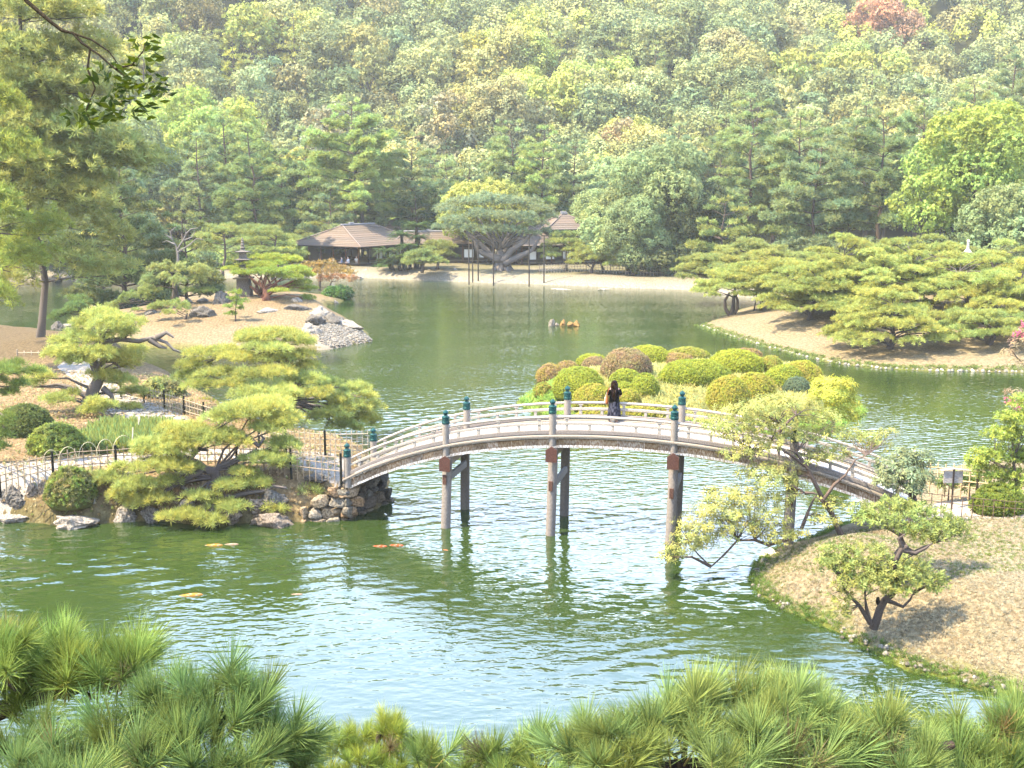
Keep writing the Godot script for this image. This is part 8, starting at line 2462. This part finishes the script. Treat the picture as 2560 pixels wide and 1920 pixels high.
# boughs of the viewer's own hill, a few metres away
func bough(called: String, label: String, stem: Array, r0: float, clumps: Array, n_per: float, len: float, col: Color, lean: Vector3) -> void:
	var o := thing(called, label, "pine tree", stem[0])
	var b := MB.new()
	b.col = Color(0.055, 0.04, 0.032)
	var pts := []
	for q in stem:
		pts.append(q - o.position)
	b.tube(pts, taper(pts.size(), r0, r0 * 0.35), 8, 0.2)
	part(o, "branch", b.mesh(), M.near_bark)
	var k := 0
	for c in clumps:
		var at: Vector3 = c[0] - o.position
		var best: Vector3 = pts[0]
		for i in range(1, pts.size()):
			for e in 3:
				var q: Vector3 = (pts[i - 1] as Vector3).lerp(pts[i], (e + 1) / 3.0)
				if q.distance_to(at) < best.distance_to(at):
					best = q
		b = MB.new()
		b.col = Color(0.075, 0.055, 0.042)
		b.tube(bend(best, at - Vector3(0, c[2] * 0.6, 0), 3, -0.02, 0.04), [0.016, 0.013, 0.01, 0.007], 5)
		var xs := []
		var cols := []
		var n := int(n_per * c[1] * 5.5 / 0.1)
		for i in n:
			var d := Vector3(R.randf() * 2 - 1, R.randf() * 2 - 1, R.randf() * 2 - 1)
			if d.length() > 1.0:
				d = d.normalized() * R.randf()
			var p := at + d * Vector3(c[1], c[2], c[1] * 0.8)
			var dir := (lean + d * Vector3(0.8, 0.3, 0.8) + Vector3(R.randf() - 0.5, R.randf() - 0.5, R.randf() - 0.5) * 1.1).normalized()
			xs.append(Transform3D(aim(dir, len * (0.6 + 0.65 * R.randf())), p))
			cols.append(vary(Color(0.13, 0.095, 0.045) if R.randf() < 0.025 and d.y < 0.3 else col, 0.3, 0.16))
			if i % 2 == 0:
				b.tube([at - Vector3(0, c[2] * 0.6, 0), p - dir * len * 0.4], [0.007, 0.005], 4)
		piece(o, "twig", k, b.mesh(), M.near_bark, Transform3D())
		scatter(o, "needle_clump", G.shoot[k % 3], M.near_needle, xs, cols)
		k += 1

func foreground() -> void:
	var col := Color(0.123, 0.164, 0.0347)
	bough("near_pine", "long-needled pine bough entering at the lower left, on a dark branch", [Vector3(-2.41, 9.21, -4.4), Vector3(-2.21, 9.34, -4.4), Vector3(-2.01, 9.42, -4.4), Vector3(-1.82, 9.48, -4.4), Vector3(-1.63, 9.54, -4.4), Vector3(-1.46, 9.6, -4.4)], 0.05, [[Vector3(-2.02, 9.64, -4.4), 0.11, 0.04], [Vector3(-1.95, 9.56, -4.5), 0.11, 0.04], [Vector3(-1.79, 9.59, -4.4), 0.11, 0.04], [Vector3(-1.72, 9.54, -4.5), 0.11, 0.04], [Vector3(-1.57, 9.58, -4.4), 0.1, 0.04], [Vector3(-1.49, 9.57, -4.4), 0.07, 0.03], [Vector3(-2.03, 9.61, -4.3), 0.1, 0.05], [Vector3(-1.97, 9.5, -4.4), 0.11, 0.04], [Vector3(-1.8, 9.53, -4.3), 0.1, 0.03], [Vector3(-2.05, 9.4, -4.4), 0.11, 0.05], [Vector3(-1.73, 9.48, -4.4), 0.09, 0.03], [Vector3(-2.14, 9.48, -4.4), 0.11, 0.07], [Vector3(-1.57, 9.55, -4.3), 0.07, 0.02]], 1.6, 0.12, col, Vector3(0.35, 0.9, 0))
	bough("near_pine", "dense dark long-needled pine clump filling the lower left corner", [Vector3(-1.73, 9.01, -3.9), Vector3(-1.58, 9.22, -3.9), Vector3(-1.43, 9.36, -3.9), Vector3(-1.26, 9.49, -3.9), Vector3(-1.1, 9.58, -3.9), Vector3(-0.95, 9.65, -3.9)], 0.05, [[Vector3(-1.85, 9.37, -4.1), 0.12, 0.07], [Vector3(-1.67, 9.37, -4), 0.11, 0.06], [Vector3(-1.76, 9.41, -3.8), 0.11, 0.06], [Vector3(-1.53, 9.41, -4), 0.11, 0.06], [Vector3(-1.39, 9.48, -4), 0.11, 0.05], [Vector3(-1.24, 9.59, -3.9), 0.09, 0.05], [Vector3(-1.1, 9.64, -3.9), 0.09, 0.05], [Vector3(-0.98, 9.69, -3.9), 0.08, 0.04], [Vector3(-0.92, 9.6, -3.9), 0.09, 0.04], [Vector3(-1.03, 9.56, -3.8), 0.09, 0.05], [Vector3(-1.18, 9.53, -3.8), 0.11, 0.06], [Vector3(-0.89, 9.48, -3.9), 0.09, 0.05], [Vector3(-0.82, 9.53, -3.9), 0.06, 0.03], [Vector3(-1.29, 9.5, -3.7), 0.1, 0.06], [Vector3(-1.46, 9.43, -3.7), 0.1, 0.06], [Vector3(-1.1, 9.46, -3.7), 0.1, 0.06], [Vector3(-0.93, 9.48, -3.7), 0.1, 0.05], [Vector3(-1.56, 9.46, -3.6), 0.1, 0.06], [Vector3(-1.33, 9.59, -4), 0.08, 0.04], [Vector3(-0.79, 9.42, -3.9), 0.06, 0.04]], 1.7, 0.125, Color(0.099, 0.139, 0.0392), Vector3(0.35, 0.9, 0.1))
	bough("near_pine", "sunlit lime-green pine top below the viewer at the bottom centre", [Vector3(-1.15, 5.87, -8.5), Vector3(-1.14, 6.45, -8.5), Vector3(-1.11, 6.89, -8.5), Vector3(-1.05, 7.24, -8.5)], 0.05, [[Vector3(-1.57, 6.92, -8.5), 0.21, 0.12], [Vector3(-1.34, 7.08, -8.5), 0.21, 0.12], [Vector3(-1.15, 7.01, -8.7), 0.21, 0.12], [Vector3(-0.9, 7.12, -8.5), 0.21, 0.12], [Vector3(-1.01, 7.23, -8.5), 0.14, 0.08], [Vector3(-1.17, 7.03, -8.3), 0.2, 0.11], [Vector3(-0.85, 6.99, -8.3), 0.2, 0.11], [Vector3(-0.68, 7, -8.5), 0.17, 0.1], [Vector3(-0.58, 6.88, -8.5), 0.14, 0.09], [Vector3(-1.45, 6.93, -8.2), 0.2, 0.1]], 1.5, 0.13, Color(0.148, 0.178, 0.0289), Vector3(0.1, 1, 0))
	bough("near_pine", "thin pine shoots rising at the bottom, left of the right-hand bough", [Vector3(-0.21, 8.68, -4.6), Vector3(-0.23, 8.9, -4.6), Vector3(-0.2, 9.02, -4.6), Vector3(-0.14, 9.13, -4.6)], 0.02, [[Vector3(-0.35, 9.05, -4.6), 0.06, 0.04], [Vector3(-0.29, 8.94, -4.6), 0.07, 0.05], [Vector3(-0.17, 9.01, -4.6), 0.07, 0.05], [Vector3(-0.09, 9.07, -4.6), 0.06, 0.04], [Vector3(0.01, 9.05, -4.6), 0.07, 0.04], [Vector3(0.09, 9.09, -4.6), 0.07, 0.04], [Vector3(-0.03, 9, -4.5), 0.09, 0.05], [Vector3(0.13, 9.02, -4.5), 0.09, 0.05], [Vector3(0.23, 9.05, -4.6), 0.07, 0.05], [Vector3(-0.21, 8.9, -4.6), 0.07, 0.04]], 1.3, 0.12, Color(0.133, 0.174, 0.0415), Vector3(0.15, 1, 0))
	bough("near_pine", "large pine bough with long pale needles across the lower right", [Vector3(0.13, 9.18, -4.1), Vector3(0.38, 9.25, -4.1), Vector3(0.66, 9.29, -4.1), Vector3(0.91, 9.31, -4.1), Vector3(1.16, 9.27, -4.1), Vector3(1.41, 9.29, -4.1), Vector3(1.6, 9.37, -4.1), Vector3(1.69, 9.39, -4.1)], 0.05, [[Vector3(0.33, 9.41, -4.1), 0.07, 0.04], [Vector3(0.43, 9.43, -4.1), 0.08, 0.05], [Vector3(0.55, 9.47, -4.1), 0.1, 0.05], [Vector3(0.66, 9.51, -4.1), 0.1, 0.05], [Vector3(0.8, 9.48, -4.2), 0.1, 0.05], [Vector3(0.93, 9.48, -4.2), 0.1, 0.05], [Vector3(1.03, 9.51, -4.1), 0.1, 0.05], [Vector3(1.14, 9.49, -4.1), 0.1, 0.05], [Vector3(1.23, 9.43, -4.1), 0.08, 0.05], [Vector3(0.47, 9.37, -4), 0.1, 0.05], [Vector3(0.61, 9.43, -4), 0.1, 0.05], [Vector3(0.75, 9.44, -4), 0.1, 0.05], [Vector3(0.89, 9.44, -4), 0.1, 0.05], [Vector3(1.03, 9.43, -4), 0.1, 0.05], [Vector3(1.17, 9.39, -4), 0.1, 0.05], [Vector3(0.34, 9.35, -4), 0.1, 0.04], [Vector3(1.34, 9.37, -4.1), 0.08, 0.04], [Vector3(1.44, 9.39, -4.1), 0.08, 0.04], [Vector3(1.52, 9.32, -4.1), 0.08, 0.04], [Vector3(1.34, 9.33, -4), 0.1, 0.04], [Vector3(0.26, 9.37, -4.1), 0.07, 0.04], [Vector3(0.75, 9.44, -3.8), 0.08, 0.03], [Vector3(1.01, 9.37, -3.9), 0.09, 0.03], [Vector3(1.52, 9.31, -4), 0.1, 0.03]], 1.7, 0.125, Color(0.138, 0.174, 0.0484), Vector3(0.1, 0.95, 0.1))
	bough("near_pine", "pine clump with fine needles in the lower right corner", [Vector3(2.24, 8.96, -4.3), Vector3(2.12, 9.11, -4.3), Vector3(2, 9.19, -4.3), Vector3(1.89, 9.25, -4.3), Vector3(1.77, 9.29, -4.3)], 0.04, [[Vector3(1.72, 9.27, -4.3), 0.08, 0.05], [Vector3(1.83, 9.29, -4.3), 0.1, 0.05], [Vector3(1.94, 9.31, -4.3), 0.1, 0.05], [Vector3(2.05, 9.33, -4.3), 0.09, 0.05], [Vector3(1.85, 9.24, -4.2), 0.1, 0.05], [Vector3(1.97, 9.24, -4.2), 0.1, 0.06], [Vector3(1.74, 9.22, -4.2), 0.08, 0.04], [Vector3(2.09, 9.25, -4.3), 0.09, 0.06], [Vector3(1.88, 9.2, -4.1), 0.1, 0.05], [Vector3(1.76, 9.2, -4.1), 0.1, 0.04]], 1.6, 0.125, Color(0.118, 0.159, 0.0415), Vector3(-0.1, 0.95, 0))
	bough("near_pine", "lime-green sunlit pine twigs glimpsed beneath the lower right bough", [Vector3(2.36, 5.54, -9), Vector3(2.42, 6.15, -9), Vector3(2.56, 6.49, -9)], 0.04, [[Vector3(1.77, 6.56, -9), 0.22, 0.11], [Vector3(2.09, 6.52, -9), 0.22, 0.11], [Vector3(2.4, 6.52, -9), 0.22, 0.11], [Vector3(2.71, 6.52, -9), 0.22, 0.11], [Vector3(1.15, 6.48, -9), 0.22, 0.11], [Vector3(1.46, 6.52, -9), 0.22, 0.11], [Vector3(0.88, 6.52, -9), 0.18, 0.09], [Vector3(3.11, 6.48, -9), 0.18, 0.09], [Vector3(0.56, 6.52, -9), 0.18, 0.09]], 1.4, 0.13, Color(0.158, 0.187, 0.0254), Vector3(0, 1, 0))
